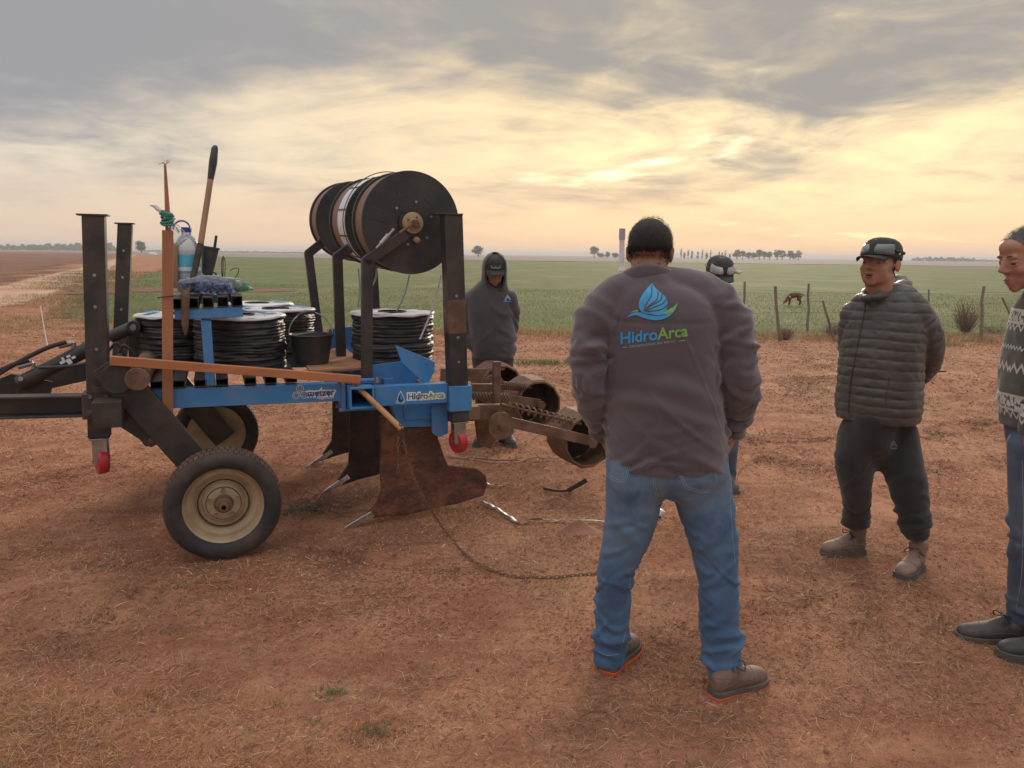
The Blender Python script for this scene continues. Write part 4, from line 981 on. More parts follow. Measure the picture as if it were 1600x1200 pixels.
obj('twisted_end', gr, M['greenfilm'], bb)
# water jug
jg = at(293, 400, .55); jj = tag(empty('water_jug', wpt((jg[0], .55, ZR)), TH), 'clear plastic water jug with blue cap and blue label on the rack', 'jug')
pf = [(.01, .0), (.062, .0), (.066, .01), (.066, .05), (.062, .06), (.066, .07), (.066, .10), (.063, .108), (.063, .215), (.066, .22), (.066, .245), (.060, .275), (.040, .305), (.026, .318), (.024, .335), (.0241, .345)]
obj('bottle', MB().lathe(pf, (0, 0, 0), ez, 32), M['pet'], jj)
obj('water', MB().lathe([(.001, .004), (.060, .004), (.060, .17), (.001, .171)], (0, 0, 0), ez, 24), clear_film('water', (0.55, 0.62, 0.68), .25, .05), jj)
obj('cap', MB().lathe([(.001, .36), (.026, .36), (.028, .355), (.028, .334), (.024, .333)], (0, 0, 0), ez, 22), pm('blue_cap', (0.03, 0.035, 0.30), rough=.4), jj)
obj('bottle_label', MB().lathe([(.0655, .112), (.0655, .210)], (0, 0, 0), ez, 32), pm('jug_label', (0.10, 0.50, 0.72), (0.16, 0.60, 0.80), 12, .5), jj, recalc=True)
obj('label_panel', MB().lathe([(.0662, .122), (.0662, .142)], (0, 0, 0), ez, 64), M['print_white'], jj).hide_render = False
obj('carry_loop', MB().tube([(math.cos(a)*.045-.02, 0, .345+.05*math.sin(a)) for a in np.linspace(0, math.pi, 14)], .005, 8), pm('blue_loop', (0.08, 0.09, 0.36), rough=.4), jj)
# small grey pot hung by the shovel
pp = at(318, 405, .62); po = tag(empty('grey_pot', wpt((pp[0], .62, ZR+.10)), TH), 'small dark grey plastic pot tilted behind the shovel handle', 'pot')
obj('pot', MB().lathe([(.001, 0), (.03, 0), (.047, .145), (.052, .148), (.052, .158), (.044, .155), (.028, .01)], (.015, 0, 0), unit(np.array([.16, 0, 1])), 28), pm('grey_plastic', (0.06, 0.065, 0.07), (.09, .09, .09), 20, .5), po)
obj('tool_grip', MB().cyl((.05, .03, .08), (.075, .03, .22), .010, .007, n=10), M['plastic'], po)
obj('support_stub', MB().beam((.0, .01, -.10), (.01, .01, .01), .03, .03, ey), M['wood2'], po)
# black strap loops
sp_ = at(345, 445, .50); ss_ = tag(empty('black_straps', wpt((sp_[0], .50, ZR+.055)), TH), 'black webbing straps sticking up from the bag on the rack', 'strap')
def ribbon(pts, w, wd=(0, 1, 0), th=.003):
    pts = catmull(np.array(pts), 18); wd = np.asarray(wd)*w/2; V = np.vstack([pts-wd, pts+wd]); n = len(pts)
    return MB().add(V, [(i, i+1, n+i+1, n+i) for i in range(n-1)])
for pts, w, wd in (([(0.01, 0, 0), (.005, 0, .08), (.012, 0, .135), (.028, 0, .14), (.03, .01, .09), (.02, 0, .0)], .012, (0, 1, 0)), ([(-.09, 0, -.01), (-.05, 0, .05), (-.03, 0, .06), (.0, 0, .02)], .03, (.3, .8, 0)), ([(.04, 0, .0), (.09, .0, .04), (.10, 0, .08), (.08, 0, .085), (.05, 0, .07)], .012, (0, 1, 0))):
    o = obj('strap_loop', ribbon(pts, w, wd), M['plastic'], ss_); o.modifiers.new('thick', 'SOLIDIFY').thickness = .004
o = obj('strap_tab', MB().beam((.012, 0, .02), (.02, 0, .15), .035, .006, ex), M['plastic'], ss_, bevel=.002)
# shovel leaning on the rack, handle up
s_top, s_mid, s_neck, s_blade = at(337, 228, .62), at(313, 385, .50), at(300, 440, .40), at(290, 455, NB-.06)
sh = tag(empty('shovel', wpt(at(290, 520, NB-.07)), TH), 'shovel standing upside up on the rack, wooden shaft with black grip', 'shovel')
b0 = at(290, 520, NB-.07)
g0 = s_top+(s_mid-s_top)*.34
obj('grip', MB().tube([s_top-b0+[0, 0, .0], s_top+(g0-s_top)*.08-b0, s_top+(g0-s_top)*.5-b0, g0-b0], [.012, .021, .023, .017], 14), M['plastic'], sh)
obj('shaft', MB().tube([g0-b0, s_mid-b0], .0165, 14), M['wood2'], sh)
obj('socket', MB().tube(catmull([s_mid-b0+(s_top-s_mid)*.02, s_neck-b0, at(296, 452, .30)-b0, s_blade-b0], 16), np.linspace(.018, .010, 16), 12), M['darksteel'], sh)
bl = [at(290, 453, NB-.06), at(289, 500, NB-.07), at(290, 524, NB-.07)]
mb = MB(); V = []
for q, w in zip(catmull(np.array(bl), 8), (.020, .021, .020, .019, .018, .016, .013, .003)): V += [q-b0+[-w, .004, 0], q-b0+[0, -.004, 0], q-b0+[w, .004, 0]]
mb.add(V, [(3*i+j, 3*i+j+1, 3*i+4+j, 3*i+3+j) for i in range(7) for j in range(2)])
obj('blade', mb, M['rust'], sh).modifiers.new('thick', 'SOLIDIFY').thickness = .004
# tall stake with rope and plastic tie
st_t, st_m, st_b = at(258, 258, .14), at(262, 360, .14), at(262, 655, .14)
sk_ = tag(empty('wooden_stake', wpt(st_b), TH), 'tall orange wooden stake standing upright in front of the coils, thin tip', 'stake')
obj('board', MB().beam(st_b-st_b, st_m-st_b, .052, .020, ey), M['wood'], sk_, bevel=.002)
obj('tip', MB().tube([st_m-st_b+[.003, .02, -.1], st_m-st_b+[.003, .02, .05], st_t-st_b], [.017, .014, .006], 10), M['wood'], sk_)
mb = MB()
for k in range(9): a = rng.uniform(0, 6.28); mb.tube([st_t-st_b, st_t-st_b+[math.cos(a)*.012, math.sin(a)*.012, .010], st_t-st_b+[math.cos(a)*.03, math.sin(a)*.03, rng.uniform(.0, .03)]], .0012, 4)
obj('frayed_fibre', mb, M['wood2'], sk_)
mb = MB(); rc = at(261, 341, .14)-st_b
for k in range(6):
    a = np.linspace(0, 2*math.pi, 16)[:-1]; mb.tube(rc+np.c_[np.cos(a)*(.026+.004*math.sin(k*2)), np.sin(a)*.026, (k-2.5)*.011+.008*np.sin(a+k)], .0065, 6, closed=True)
tag(obj('rope_knot', mb, M['rope'], sk_))
obj('wire_tie', MB().tube([at(246, 465, .13)-st_b, at(255, 464, .12)-st_b, at(275, 462, .12)-st_b], .003, 6), M['darksteel'], sk_)
# white plastic rag tied to it
rg = tag(empty('plastic_rag', wpt(at(262, 341, .14)), TH), 'torn clear plastic bag knotted to the tall stake with teal rope', 'bag')
z0 = at(262, 341, .14)
def rag(name, pts, rr, seed, mat):
    p = catmull(np.c_[np.array([at(x, y, .14)-z0 for x, y in pts]), rr], 14); R2 = []
    th = np.arange(16)*2*math.pi/16
    for i, q in enumerate(p):
        k = 1+.35*vn(np.c_[np.cos(th)*2, np.sin(th)*2, np.full(16, i*.8)], 1, seed); R2.append(q[:3]+np.c_[np.cos(th)*q[3]*k, np.sin(th)*q[3]*.6*k, .2*np.sin(th)*q[3]])
    obj(name, MB().rings(R2), mat, rg)
rag('flying_end', [(262, 340), (250, 329), (238, 320)], [.010, .014, .016], 3, M['white'])
rag('hanging_film', [(264, 346), (273, 356), (280, 372), (276, 382)], [.014, .03, .034, .02], 5, M['film'])
rag('tail', [(268, 334), (270, 342), (262, 352)], [.008, .012, .010], 6, M['white'])
tag(obj('short_post', MB().beam(at(273, 380, .5)-at(273, 450, .5), (0, 0, 0), .03, .03, ey), M['wood2'])).location = wpt(at(273, 450, .5))
tag(bpy.data.objects['short_post'], 'short tan wooden post beside the water jug on the rack', 'post'); bpy.data.objects['short_post'].rotation_euler.z = TH
# plank resting along the side of the implement
pa, pb2 = at(172, 563, .05), at(563, 593, .10)
ob = obj('plank', MB().beam((0, 0, 0), pb2-pa, .035, .045), pm('plank_wood', (0.50, 0.20, 0.085), (0.40, 0.15, 0.06), 10, .65, stretch=(.1, 1, 1), bump=.15, bscale=40), bevel=.003)
ob.location = wpt(pa); ob.rotation_euler.z = TH; tag(ob, 'long orange wooden plank lying aslant along the near side beam', 'plank')
# wooden pole poking out of the tool bar, chain hung on it
q0, q1 = at(575, 620, .06), at(628, 671, -.12)
ob = obj('wooden_pole', MB().cyl(q0-q1+unit(q0-q1)*.12, (0, 0, 0), .0155, .0165, n=14), pm('pole_wood', (0.50, 0.27, 0.12), (0.42, 0.21, 0.09), 10, .6), bevel=.003)
ob.location = wpt(q1); ob.rotation_euler.z = TH; tag(ob, 'round wooden pole poking out of the open tool bar end', 'pole')
def chain_links(pts, L=.028, r=.0025, w=.0072):
    pts = np.asarray(pts); d = np.r_[0, np.cumsum(np.linalg.norm(np.diff(pts, axis=0), axis=1))]; n = int(d[-1]/(L*.78)); mb = MB()
    c = np.array([[np.interp(s, d, pts[:, k]) for k in range(3)] for s in np.linspace(0, d[-1], n)])
    tn = np.gradient(c, axis=0)
    for i in range(n):
        t_ = unit(tn[i]); a = unit(np.cross(t_, [.3, .2, 1])); b = np.cross(t_, a); s_ = a if i % 2 else b; h = L/2-w
        ang = np.linspace(0, 2*math.pi, 11)[:-1]; q = [c[i]+t_*(math.copysign(h, math.cos(u))+w*math.cos(u))+s_*w*math.sin(u) for u in ang]
        mb.tube(q, r, 5, closed=True)
    return mb
e_ = wpt(at(626, 668, -.12))
g = lambda x, y, dz=.008: np.array([*G(x, y)[:2], gh(*G(x, y)[:2])[0]+dz])
cp = np.vstack([catmull([e_+[0, 0, .02], wpt(at(636, 712, -.13)), wpt(at(652, 760, -.13)), wpt(at(676, 800, -.14)), g(700, 838), g(735, 875), g(790, 897), g(850, 903), g(900, 897), g(940, 893)], 120)])
base = g(790, 897)
ch = tag(empty('chain', base), 'rusty chain hanging from the wooden pole and trailing over the soil', 'chain')
obj('long_run', chain_links(cp-base), M['rust'], ch); obj('short_run', chain_links(catmull([e_, wpt(at(622, 690, -.13)), wpt(at(622, 735, -.13))], 20)-base), M['rust'], ch)
# ================================================================== people
def remesh(mb, voxel, it=2):
    me = mesh_from('tmp', mb.verts(), mb.f)
    bm = bmesh.new(); bm.from_mesh(me); bmesh.ops.recalc_face_normals(bm, faces=bm.faces); bm.to_mesh(me); bm.free()
    o = bpy.data.objects.new('tmp', me); COL.objects.link(o)
    r = o.modifiers.new('r', 'REMESH'); r.mode = 'VOXEL'; r.voxel_size = voxel; r.adaptivity = 0
    dg = bpy.context.evaluated_depsgraph_get(); m2 = bpy.data.meshes.new_from_object(o.evaluated_get(dg))
    V = np.empty(len(m2.vertices)*3); m2.vertices.foreach_get('co', V); V = V.reshape(-1, 3)
    E_ = np.empty(len(m2.edges)*2, np.int32); m2.edges.foreach_get('vertices', E_); E_ = E_.reshape(-1, 2)
    lt = np.empty(len(m2.polygons), np.int32); m2.polygons.foreach_get('loop_total', lt)
    L = np.empty(len(m2.loops), np.int32); m2.loops.foreach_get('vertex_index', L)
    if (lt == 4).all(): F = L.reshape(-1, 4)
    else:
        F = []; k = 0
        for n in lt: F.append(tuple(L[k:k+n])); k += n
    bpy.data.objects.remove(o); bpy.data.meshes.remove(me); bpy.data.meshes.remove(m2)
    V = relax(V, E_, it); return V, F, E_
def relax(V, E_, it, lam=.5):
    n = len(V); deg = np.bincount(E_.ravel(), minlength=n)[:, None]
    for _ in range(it):
        S = np.zeros_like(V)
        for k in range(3): S[:, k] = np.bincount(E_[:, 0], V[E_[:, 1], k], n)+np.bincount(E_[:, 1], V[E_[:, 0], k], n)
        V = V+lam*(S/np.maximum(deg, 1)-V)
    return V
def normals(V, F):
    F = np.asarray(F); a = np.cross(V[F[:, 2]]-V[F[:, 0]], V[F[:, 3]]-V[F[:, 1]]); N = np.zeros_like(V)
    for k in range(4):
        for c in range(3): N[:, c] += np.bincount(F[:, k], a[:, c], len(V))
    return N/np.maximum(np.linalg.norm(N, axis=1, keepdims=True), 1e-9)
def lparam(V, path):
    """distance along a limb's axis, angle round it, distance from it"""
    path = np.asarray(path, float); best = np.full(len(V), 1e9); ell = np.zeros(len(V)); ph = np.zeros(len(V)); cum = 0
    for a, b in zip(path[:-1], path[1:]):
        L = np.linalg.norm(b-a); t = (b-a)/L; q = V-a; s = np.clip(q@t, 0, L); w = q-s[:, None]*t; d = np.linalg.norm(w, axis=1)
        e1 = unit(np.array([1., 0, 0])-t[0]*t); e2 = np.cross(t, e1); k = d < best
        best[k] = d[k]; ell[k] = cum+s[k]; ph[k] = np.arctan2(w[k]@e2, w[k]@e1); cum += L
    return ell, ph, best, cum
def folds(ell, ph, n, zone, amp, width, slope, sig, seed, wgt=1.0):
    """ridges that run part of the way round a limb"""
    r = np.random.default_rng(seed); out = np.zeros(len(ell))
    for _ in range(n):
        l0 = r.normal(*zone) if zone[1] < 1 else r.uniform(zone[0], zone[0]+zone[1]-1); p0 = r.uniform(-math.pi, math.pi)
        dp = (ph-p0+math.pi) % (2*math.pi)-math.pi; k = r.normal(0, slope); cv = r.normal(0, slope*.5)
        x = (ell-(l0+k*dp+cv*dp*dp))/(width*r.uniform(.6, 1.5)); a = amp*r.uniform(.4, 1.2); s = sig*r.uniform(.6, 1.5)
        out += a*np.exp(-(dp/s)**2)*(np.exp(-x*x)-.7*np.exp(-(x-1.5)**2)*(1 if r.random() < .5 else 0)-.7*np.exp(-(x+1.5)**2)*.5)
    return out*wgt

class Person:
    def __init__(s, base, label):
        s.b = np.array([base[0], base[1], 0.0]); s.root = tag(empty('person', s.b), label, 'person')
    def put(s, name, geo, mat, parent=None, **k): return obj(name, geo, M[mat] if isinstance(mat, str) else mat, parent or s.root, off=s.b, **k)
    def cloth(s, name, mb, voxel, mat, disp=None, it=2, post=1):
        V, F, E_ = remesh(mb, voxel, it)
        if disp is not None:
            V = V+normals(V, F)*disp(V, normals(V, F))[:, None]; V = relax(V, E_, post, .35)
        o = s.put(name, (V, np.asarray(F)), mat, sharp=180)
        return o, V, F
def bvh_of(V, F): return BVHTree.FromPolygons([Vector(v) for v in V], [tuple(int(i) for i in f) for f in F])
def surf(bv, px, py, lift=.002):
    """point of a garment that lies on the sight line of a pixel"""
    d = Vector(ray(px, py)).normalized(); h = bv.ray_cast(Vector(CAM), d)
    if h[0] is None: return None
    return np.array(h[0])-np.array(d)*lift
def print_on(per, name, bv, geo, f, mat, parent, lift=.0025):
    v, fc = geo; pts = []; ok = []
    for x, y in v:
        p = surf(bv, *f(x, y), lift); ok.append(p is not None); pts.append(p if p is not None else np.zeros(3))
    fc = [q for q in fc if all(ok[i] for i in q)]
    return obj(name, (np.array(pts), fc), M[mat] if isinstance(mat, str) else mat, parent, off=per.b, recalc=False, smooth=True, sharp=180)
def stitch(per, name, bv, pts, r, mat, parent, n=None, lift=.0):
    q = catmull(np.array(pts, float), n or max(8, 6*len(pts))); p = [surf(bv, x, y, lift) for x, y in q]; p = [a for a in p if a is not None]
    if len(p) > 3: return obj(name, MB().tube(np.array(p), r, 6), M[mat] if isinstance(mat, str) else mat, parent, off=per.b)

def basis(fwd, upv=(0, 0, 1)):
    f_ = unit(fwd); r_ = unit(np.cross(f_, upv)); return np.array([r_, f_, np.cross(r_, f_)]).T      # columns: right, forward, up
def head_geo(mb, c, B, s=1.0, wide=1.0, jaw=1.0):
    T = lambda x, y, z: np.asarray(c)+B@np.array([x*wide, y, z])*s
    def e(x, y, z, a, b, d, R=None): mb.ell(T(x, y, z), (a*s*wide, b*s, d*s), 18, 12, B if R is None else B@R)
    e(0, -.014, .036, .077, .098, .084); e(0, .028, .0, .067, .068, .09); e(0, .026, -.062, .056*jaw, .058, .044*jaw); e(0, .066, -.094, .024, .020, .018)
    e(0, .05, .055, .060, .045, .04)
    mb.limb([T(0, .088, .022), T(0, .103, .0), T(0, .113, -.022)], [.008*s, .0095*s, .0125*s], 10, 8)
    for k in (-1, 1):
        e(k*.012, .100, -.027, .009, .010, .007); e(k*.030, .084, .026, .024, .011, .008); e(k*.040, .062, -.024, .024, .024, .022); e(k*.044, .024, -.064, .016*jaw, .036, .026)
        a = .22*k; Rz = np.array([[math.cos(a), -math.sin(a), 0], [math.sin(a), math.cos(a), 0], [0, 0, 1]])
        e(k*.079, -.016, -.004, .0085, .019, .032, Rz); e(k*.083, -.020, .010, .007, .014, .016, Rz)
    e(0, .092, -.056, .022, .009, .006); e(0, .089, -.068, .019, .010, .007); e(0, .083, -.08, .016, .010, .006)
    return T
def hand_geo(mb, wrist, d, palm_n, s=1.0, curl=.5):
    """palm and five fingers from the wrist along d; palm_n points out of the palm"""
    d = unit(d); n = unit(palm_n-d*(palm_n@d)); w = np.cross(d, n); wr = np.asarray(wrist)
    mb.limb([wr, wr+d*.045*s, wr+d*.085*s], [.026*s, .031*s, .030*s], 14, 8)
    for k, (o, L) in enumerate(((-.030, .066), (-.010, .078), (.010, .074), (.028, .058))):
        p = wr+d*.082*s+w*o*s; q = [p]
        for j, a in enumerate((curl*.5, curl*1.1, curl*1.7)): p = p+(d*math.cos(a)+n*math.sin(a))*L*s*(.42, .33, .25)[j]; q.append(p)
        mb.limb(q, [.0095*s, .009*s, .008*s, .007*s], 8, 9)
    p = wr+d*.03*s-w*.03*s; q = [p, p+(d*.7-w*.6+n*.3)*.035*s, p+(d*1.3-w*.8+n*.7)*.045*s]; mb.limb(q, [.012*s, .010*s, .008*s], 8, 8)
def boot(per, heel, ang, mats, L=.29, H=.13, sh_r=.044, z=0.0, soleT=.03, name='boot', laces=True):
    """heel on the ground, pointing along the compass angle ang (0 = +x)"""
    d = np.array([math.cos(ang), math.sin(ang), 0]); r_ = np.array([-d[1], d[0], 0]); h = np.array([heel[0], heel[1], gh(heel[0], heel[1])[0]+z-.004])
    k = L/.29
    T = lambda y, x, zz: h+d*y*k+r_*x+np.array([0, 0, zz])
    mb = MB(); rings = []
    for y, cz, hw, hh in ((.0, .06, .018, .03), (.012, .058, .031, .042), (.045, .06, .036, .05), (.10, .062, .038, .052), (.15, .056, .043, .043), (.20, .05, .047, .035), (.245, .046, .045, .031), (.275, .042, .034, .024), (.288, .039, .018, .014)):
        th = np.arange(22)*2*math.pi/22; rings.append(np.array([T(y, math.cos(a)*hw, cz+math.sin(a)*hh) for a in th]))
    mb.rings(rings); mb.limb([T(.06, 0, .05), T(.058, 0, .08), T(.054, 0, H)], [.040, .041, sh_r], 20, 10)
    mb.limb([T(.10, 0, .10), T(.15, 0, .075)], [.028, .028], 14, 6)
    V, F, E_ = remesh(mb, .006, 3)
    b = per.put(name, (V, np.asarray(F)), mats[0], sharp=180)
    bb = bvh_of(V, F)
    def seam(fn, nm='seam'):
        pts = []
        for o_, t_ in fn:
            h_ = bb.ray_cast(Vector(o_), Vector(t_-o_).normalized())
            if h_[0] is not None: pts.append(np.array(h_[0]))
        if len(pts) > 4: per.put(nm, MB().tube(np.array(pts), .0017, 5), mats[1], b)
    A_ = np.linspace(-1.75, 1.75, 22)
    for yy in (.205, .118): seam([(T(yy-.03*abs(a)/1.75, math.sin(a)*.14, .045+math.cos(a)*.14), T(yy-.03*abs(a)/1.75, 0, .045)) for a in A_])
    for sd in (-1, 1): seam([(T(y, sd*.14, .045+.02*math.sin(y*14)), T(y, 0, .045+.02*math.sin(y*14))) for y in np.linspace(.01, .2, 16)])
    seam([(T(.055+math.cos(a)*.15, math.sin(a)*.15, .088), T(.055, 0, .088)) for a in np.linspace(.9, 2*math.pi-.9, 24)])
    out = [(.0, .0), (.004, .026), (.03, .036), (.09, .036), (.15, .043), (.20, .050), (.25, .046), (.28, .032), (.292, .0)]
    out = out+[(a, -c) for a, c in out[-2:0:-1]]
    def slab(nm, z0, z1, g, mat, wav=0):
        n = len(out); q = catmull(np.array(out+out[:1]), 48)[:-1]; n = len(q)
        lo = [T((y-.146)*(1+g/.146)+.146, x*(1+g/.045), z0+wav*(.010*max(0, math.sin(y*60))+.05*max(0, y-.25))) for y, x in q]; hi = [T((y-.146)*(1+g/.146)+.146, x*(1+g/.045), z1+.05*max(0, y-.255)) for y, x in q]
        m_ = MB().rings([np.array(lo), np.array(hi)]); return per.put(nm, m_, mats[1] if nm == 'midsole' else mats[2], b, bevel=.002)
    slab('midsole', .015, soleT+.006, .003, None); slab('outsole', .0, .015, .005, None, 0)
    if laces:
        for j in range(4):
            y = .085+.022*j; zz = .122-.013*j
            per.put('lace', MB().tube(catmull([T(y, -.030, zz-.016), T(y+.003, -.012, zz+.001), T(y+.008, .012, zz+.001), T(y+.012, .030, zz-.016)], 10), .0032, 6), 'plastic', b)
        per.put('lace', MB().tube(catmull([T(.10, .0, .125), T(.13, .03, .14), T(.12, .05, .11), T(.10, .01, .123)], 14), .0026, 6), 'plastic', b)
        per.put('lace', MB().tube(catmull([T(.10, .0, .125), T(.135, -.025, .138), T(.125, -.045, .108), T(.10, -.01, .123)], 14), .0026, 6), 'plastic', b)
    return b, T
def hairs(per, name, V, N, pick, n, L, W, mat, seed, flow=(0, 0, -.5), parent=None):
    r = np.random.default_rng(seed); idx = np.flatnonzero(pick); i = r.choice(idx, n); p = V[i]+r.normal(0, .0025, (n, 3)); nn = N[i]
    d = nn+np.asarray(flow)+r.normal(0, .35, (n, 3)); d /= np.linalg.norm(d, axis=1, keepdims=True); sd = np.cross(d, r.normal(0, 1, (n, 3))); sd /= np.linalg.norm(sd, axis=1, keepdims=True)
    l = r.uniform(.5, 1.2, (n, 1))*L; Vv = np.stack([p-sd*W/2, p+sd*W/2, p+d*l], 1).reshape(-1, 3); k = np.arange(n)*3
    o = per.put(name, (Vv, np.stack([k, k+1, k+2], 1)), mat, parent, smooth=False); tag(o, kind='stuff'); return o
def shell(V, F, keep, grow, N):
    """the part of a surface picked out by keep, lifted off by grow"""
    F = np.asarray(F); k = keep[F].all(1); F2 = F[k]; u_, inv = np.unique(F2, return_inverse=True); return V[u_]+N[u_]*np.asarray(grow)[u_][:, None], inv.reshape(F2.shape)

# ---- materials for clothes and skin
def cloth_mat(name, c1, c2, scale=5, rough=.9, sheen=.3, weave=900, wb=.25, bdist=.002, mott=None):
    m = pm(name, c1, c2, scale, rough, sheen=sheen, spec=.25, rvar=.05); t = NT(m.node_tree); b = t.n['Principled BSDF']
    vec = t.node('ShaderNodeTexCoord').outputs['Object']
    bn = t.node('ShaderNodeBump'); bn.inputs['Strength'].default_value = wb; bn.inputs['Distance'].default_value = bdist
    h = t.m('ADD', t.noise(vec, weave, 2, .5), t.m('MULTIPLY', t.noise(vec, weave*.12, 4, .6), 1.5)); t.l.new(h, bn.inputs['Height']); t.l.new(bn.outputs[0], b.inputs['Normal'])
    return m
def skin_mat(name, c, c2):
    m = pm(name, c, c2, 22, .5, bump=.12, bscale=260, spec=.4, bdist=.002); b = m.node_tree.nodes['Principled BSDF']
    b.inputs['Subsurface Weight'].default_value = .08; b.inputs['Subsurface Radius'].default_value = (.01, .004, .002); return m
M['fleece'] = cloth_mat('purple_grey_fleece', (0.086, 0.068, 0.083), (0.108, 0.087, 0.101), 3.0, .95, .45, 700, .35)
M['denim'] = cloth_mat('blue_denim', (0.055, 0.118, 0.225), (0.085, 0.165, 0.285), 6.0, .85, .1, 1100, .3)
def wear(m, lo_z, hi_z, c):
    t = NT(m.node_tree); b = t.n['Principled BSDF']; src = b.inputs['Base Color'].links[0].from_socket; vec = t.node('ShaderNodeTexCoord').outputs['Object']; z = t.xyz(vec)[2]
    f_ = t.m('MULTIPLY', t.ss(z, lo_z, hi_z), t.ss(t.noise(vec, 7, 5, .6, .6), .36, .62)); col = t.mix(t.m('MULTIPLY', f_, .8), src, c)
    sp = t.ss(t.noise(vec, 420, 2), .55, .7); col = t.mix(t.m('MULTIPLY', sp, .25), col, (0.20, 0.27, 0.36, 1)); t.l.new(col, b.inputs['Base Color'])
wear(M['denim'], .35, .75, (0.155, 0.225, 0.31, 1))
M['denim2'] = cloth_mat('grey_blue_denim', (0.06, 0.085, 0.135), (0.10, 0.13, 0.19), 6.0, .85, .1, 1100, .3)
M['puffer'] = pm('dark_nylon', (0.070, 0.066, 0.062), (0.082, 0.077, 0.071), 5, .45, bump=.15, bscale=120, spec=.45, sheen=.1, bdist=.004)
M['sweat'] = cloth_mat('black_sweatpants', (0.024, 0.0225, 0.022), (0.034, 0.031, 0.03), 4, .95, .25, 800, .3)
M['hoodie'] = cloth_mat('dark_hoodie', (0.070, 0.060, 0.066), (0.09, 0.078, 0.084), 4, .95, .35, 700, .3)
M['darkcloth'] = cloth_mat('dark_trousers', (0.035, 0.033, 0.034), (0.05, 0.046, 0.045), 5, .95, .2, 800, .3)
M['cap'] = cloth_mat('olive_black_cap', (0.030, 0.033, 0.027), (0.045, 0.047, 0.04), 20, .85, .1, 900, .2)
M['boot'] = pm('brown_boot', (0.115, 0.072, 0.06), (0.16, 0.10, 0.08), 14, .65, bump=.2, bscale=160, dust=(0.34, 0.2, .14), dust_amt=.35, bdist=.003)
M['tanboot'] = pm('dusty_tan_boot', (0.19, 0.13, 0.10), (0.25, 0.175, 0.135), 12, .75, bump=.2, bscale=160, dust=(0.40, 0.25, .17), dust_amt=.5, bdist=.003)
M['shoe'] = pm('dark_sneaker', (0.045, 0.042, 0.044), (0.07, 0.065, 0.065), 18, .7, bump=.2, bscale=200, dust=(0.2, 0.13, .1), dust_amt=.35, bdist=.003)
M['sole'] = pm('grey_sole', (0.07, 0.075, 0.068), (0.11, 0.105, 0.09), 12, .8, dust=(0.28, 0.16, .1), dust_amt=.4)
M['orange'] = pm('orange_sole', (0.75, 0.11, 0.035), (0.62, 0.10, 0.04), 14, .6, dust=(0.4, 0.2, .12), dust_amt=.25)
M['skin'] = skin_mat('skin', (0.37, 0.195, 0.13), (0.345, 0.172, 0.112))
M['skin2'] = skin_mat('skin_ruddy', (0.43, 0.225, 0.155), (0.405, 0.195, 0.132))
M['hair'] = pm('black_hair', (0.020, 0.015, 0.013), (0.032, 0.024, 0.019), 60, .5, bump=.8, bscale=400, spec=.5)
M['greyhair'] = pm('grey_hair', (0.17, 0.155, 0.145), (0.09, 0.08, 0.075), 60, .6, bump=.8, bscale=400)
M['eye'] = pm('eye_white', (0.55, 0.5, 0.46), rough=.2); M['iris'] = pm('dark_iris', (0.02, 0.012, 0.008), rough=.15)
M['lip'] = skin_mat('lips', (0.30, 0.115, 0.085), (0.26, 0.10, 0.075))
M['lens'] = pm('grey_lens', (0.10, 0.115, 0.11), (0.17, 0.185, 0.18), 9, .22, spec=.8, coat=.6)
M['lens_pale'] = pm('pale_lens', (0.34, 0.36, 0.36), (0.5, 0.5, 0.5), 12, .25)
M['white_cap'] = pm('white_cap_cloth', (0.62, 0.63, 0.63), (0.5, 0.5, 0.5), 14, .8)

def face_bits(per, body, T, B, s, hair='hair', eyes=True):
    for k in (-1, 1):
        c = T(k*.031, .0755, .0045)
        if eyes:
            e = per.put('eye', MB().ell(c, (.0125*s,)*3, 14, 10), 'eye', body)
            per.put('iris', MB().ell(c+B@np.array([0, .0075, -.002])*s, (.0058*s,)*3, 10, 8), 'iris', e)
            per.put('eyelid', MB().ell(c+B@np.array([0, .0015, .0042])*s, (.0150*s, .0138*s, .0105*s), 14, 10, B).ell(c+B@np.array([0, .001, -.0085])*s, (.0145*s, .0132*s, .0068*s), 14, 10, B), per.skin, e)
            per.put('lashes', MB().limb([c+B@np.array([-.012, .0095, -.0035])*s, c+B@np.array([0, .0145, -.003])*s, c+B@np.array([.012, .0095, -.0035])*s], [.0012*s, .0016*s, .0012*s], 6, 6), 'hair', e)
        per.put('eyebrow', MB().limb([T(k*.014, .094, .028), T(k*.030, .0935, .031), T(k*.047, .080, .027)], [.002*s, .003*s, .0018*s], 8, 8), hair, body)

# ------------------------------------------------------------------ the man seen from behind
YM = 2.76
m1 = Person(P(1035, 1060, YM), 'man in grey fleece jacket and blue jeans, seen from behind in the foreground')
m1.skin = 'skin'
yaw = rad(-11)
TX = lambda py, cx, hw, hd, dy=0: (*P(cx, py, YM+dy), hw, hd)
sec_t = [TX(728, 1040, .214, .158, .0), TX(700, 1040, .220, .163), TX(650, 1037, .217, .160), TX(595, 1033, .212, .152), TX(540, 1031, .212, .148, -.005), TX(500, 1030, .212, .140, -.01), TX(472, 1028, .190, .125, -.01), TX(452, 1024, .150, .105, -.01), TX(437, 1018, .105, .09, 0.0), TX(424, 1014, .085, .082, .01), TX(420, 1012, .080, .08, .012)]
La = [P(948, 478, YM), P(925, 520, YM-.01), P(919, 590, YM-.03), P(926, 632, YM+.02), P(944, 676, YM+.10)]
Ra = [P(1114, 470, YM-.02), P(1143, 512, YM-.05), P(1156, 585, YM-.07), P(1157, 628, YM-.02), P(1144, 672, YM+.06)]
mb = MB().secs(sec_t, yaw, 48, 46, 2.35)
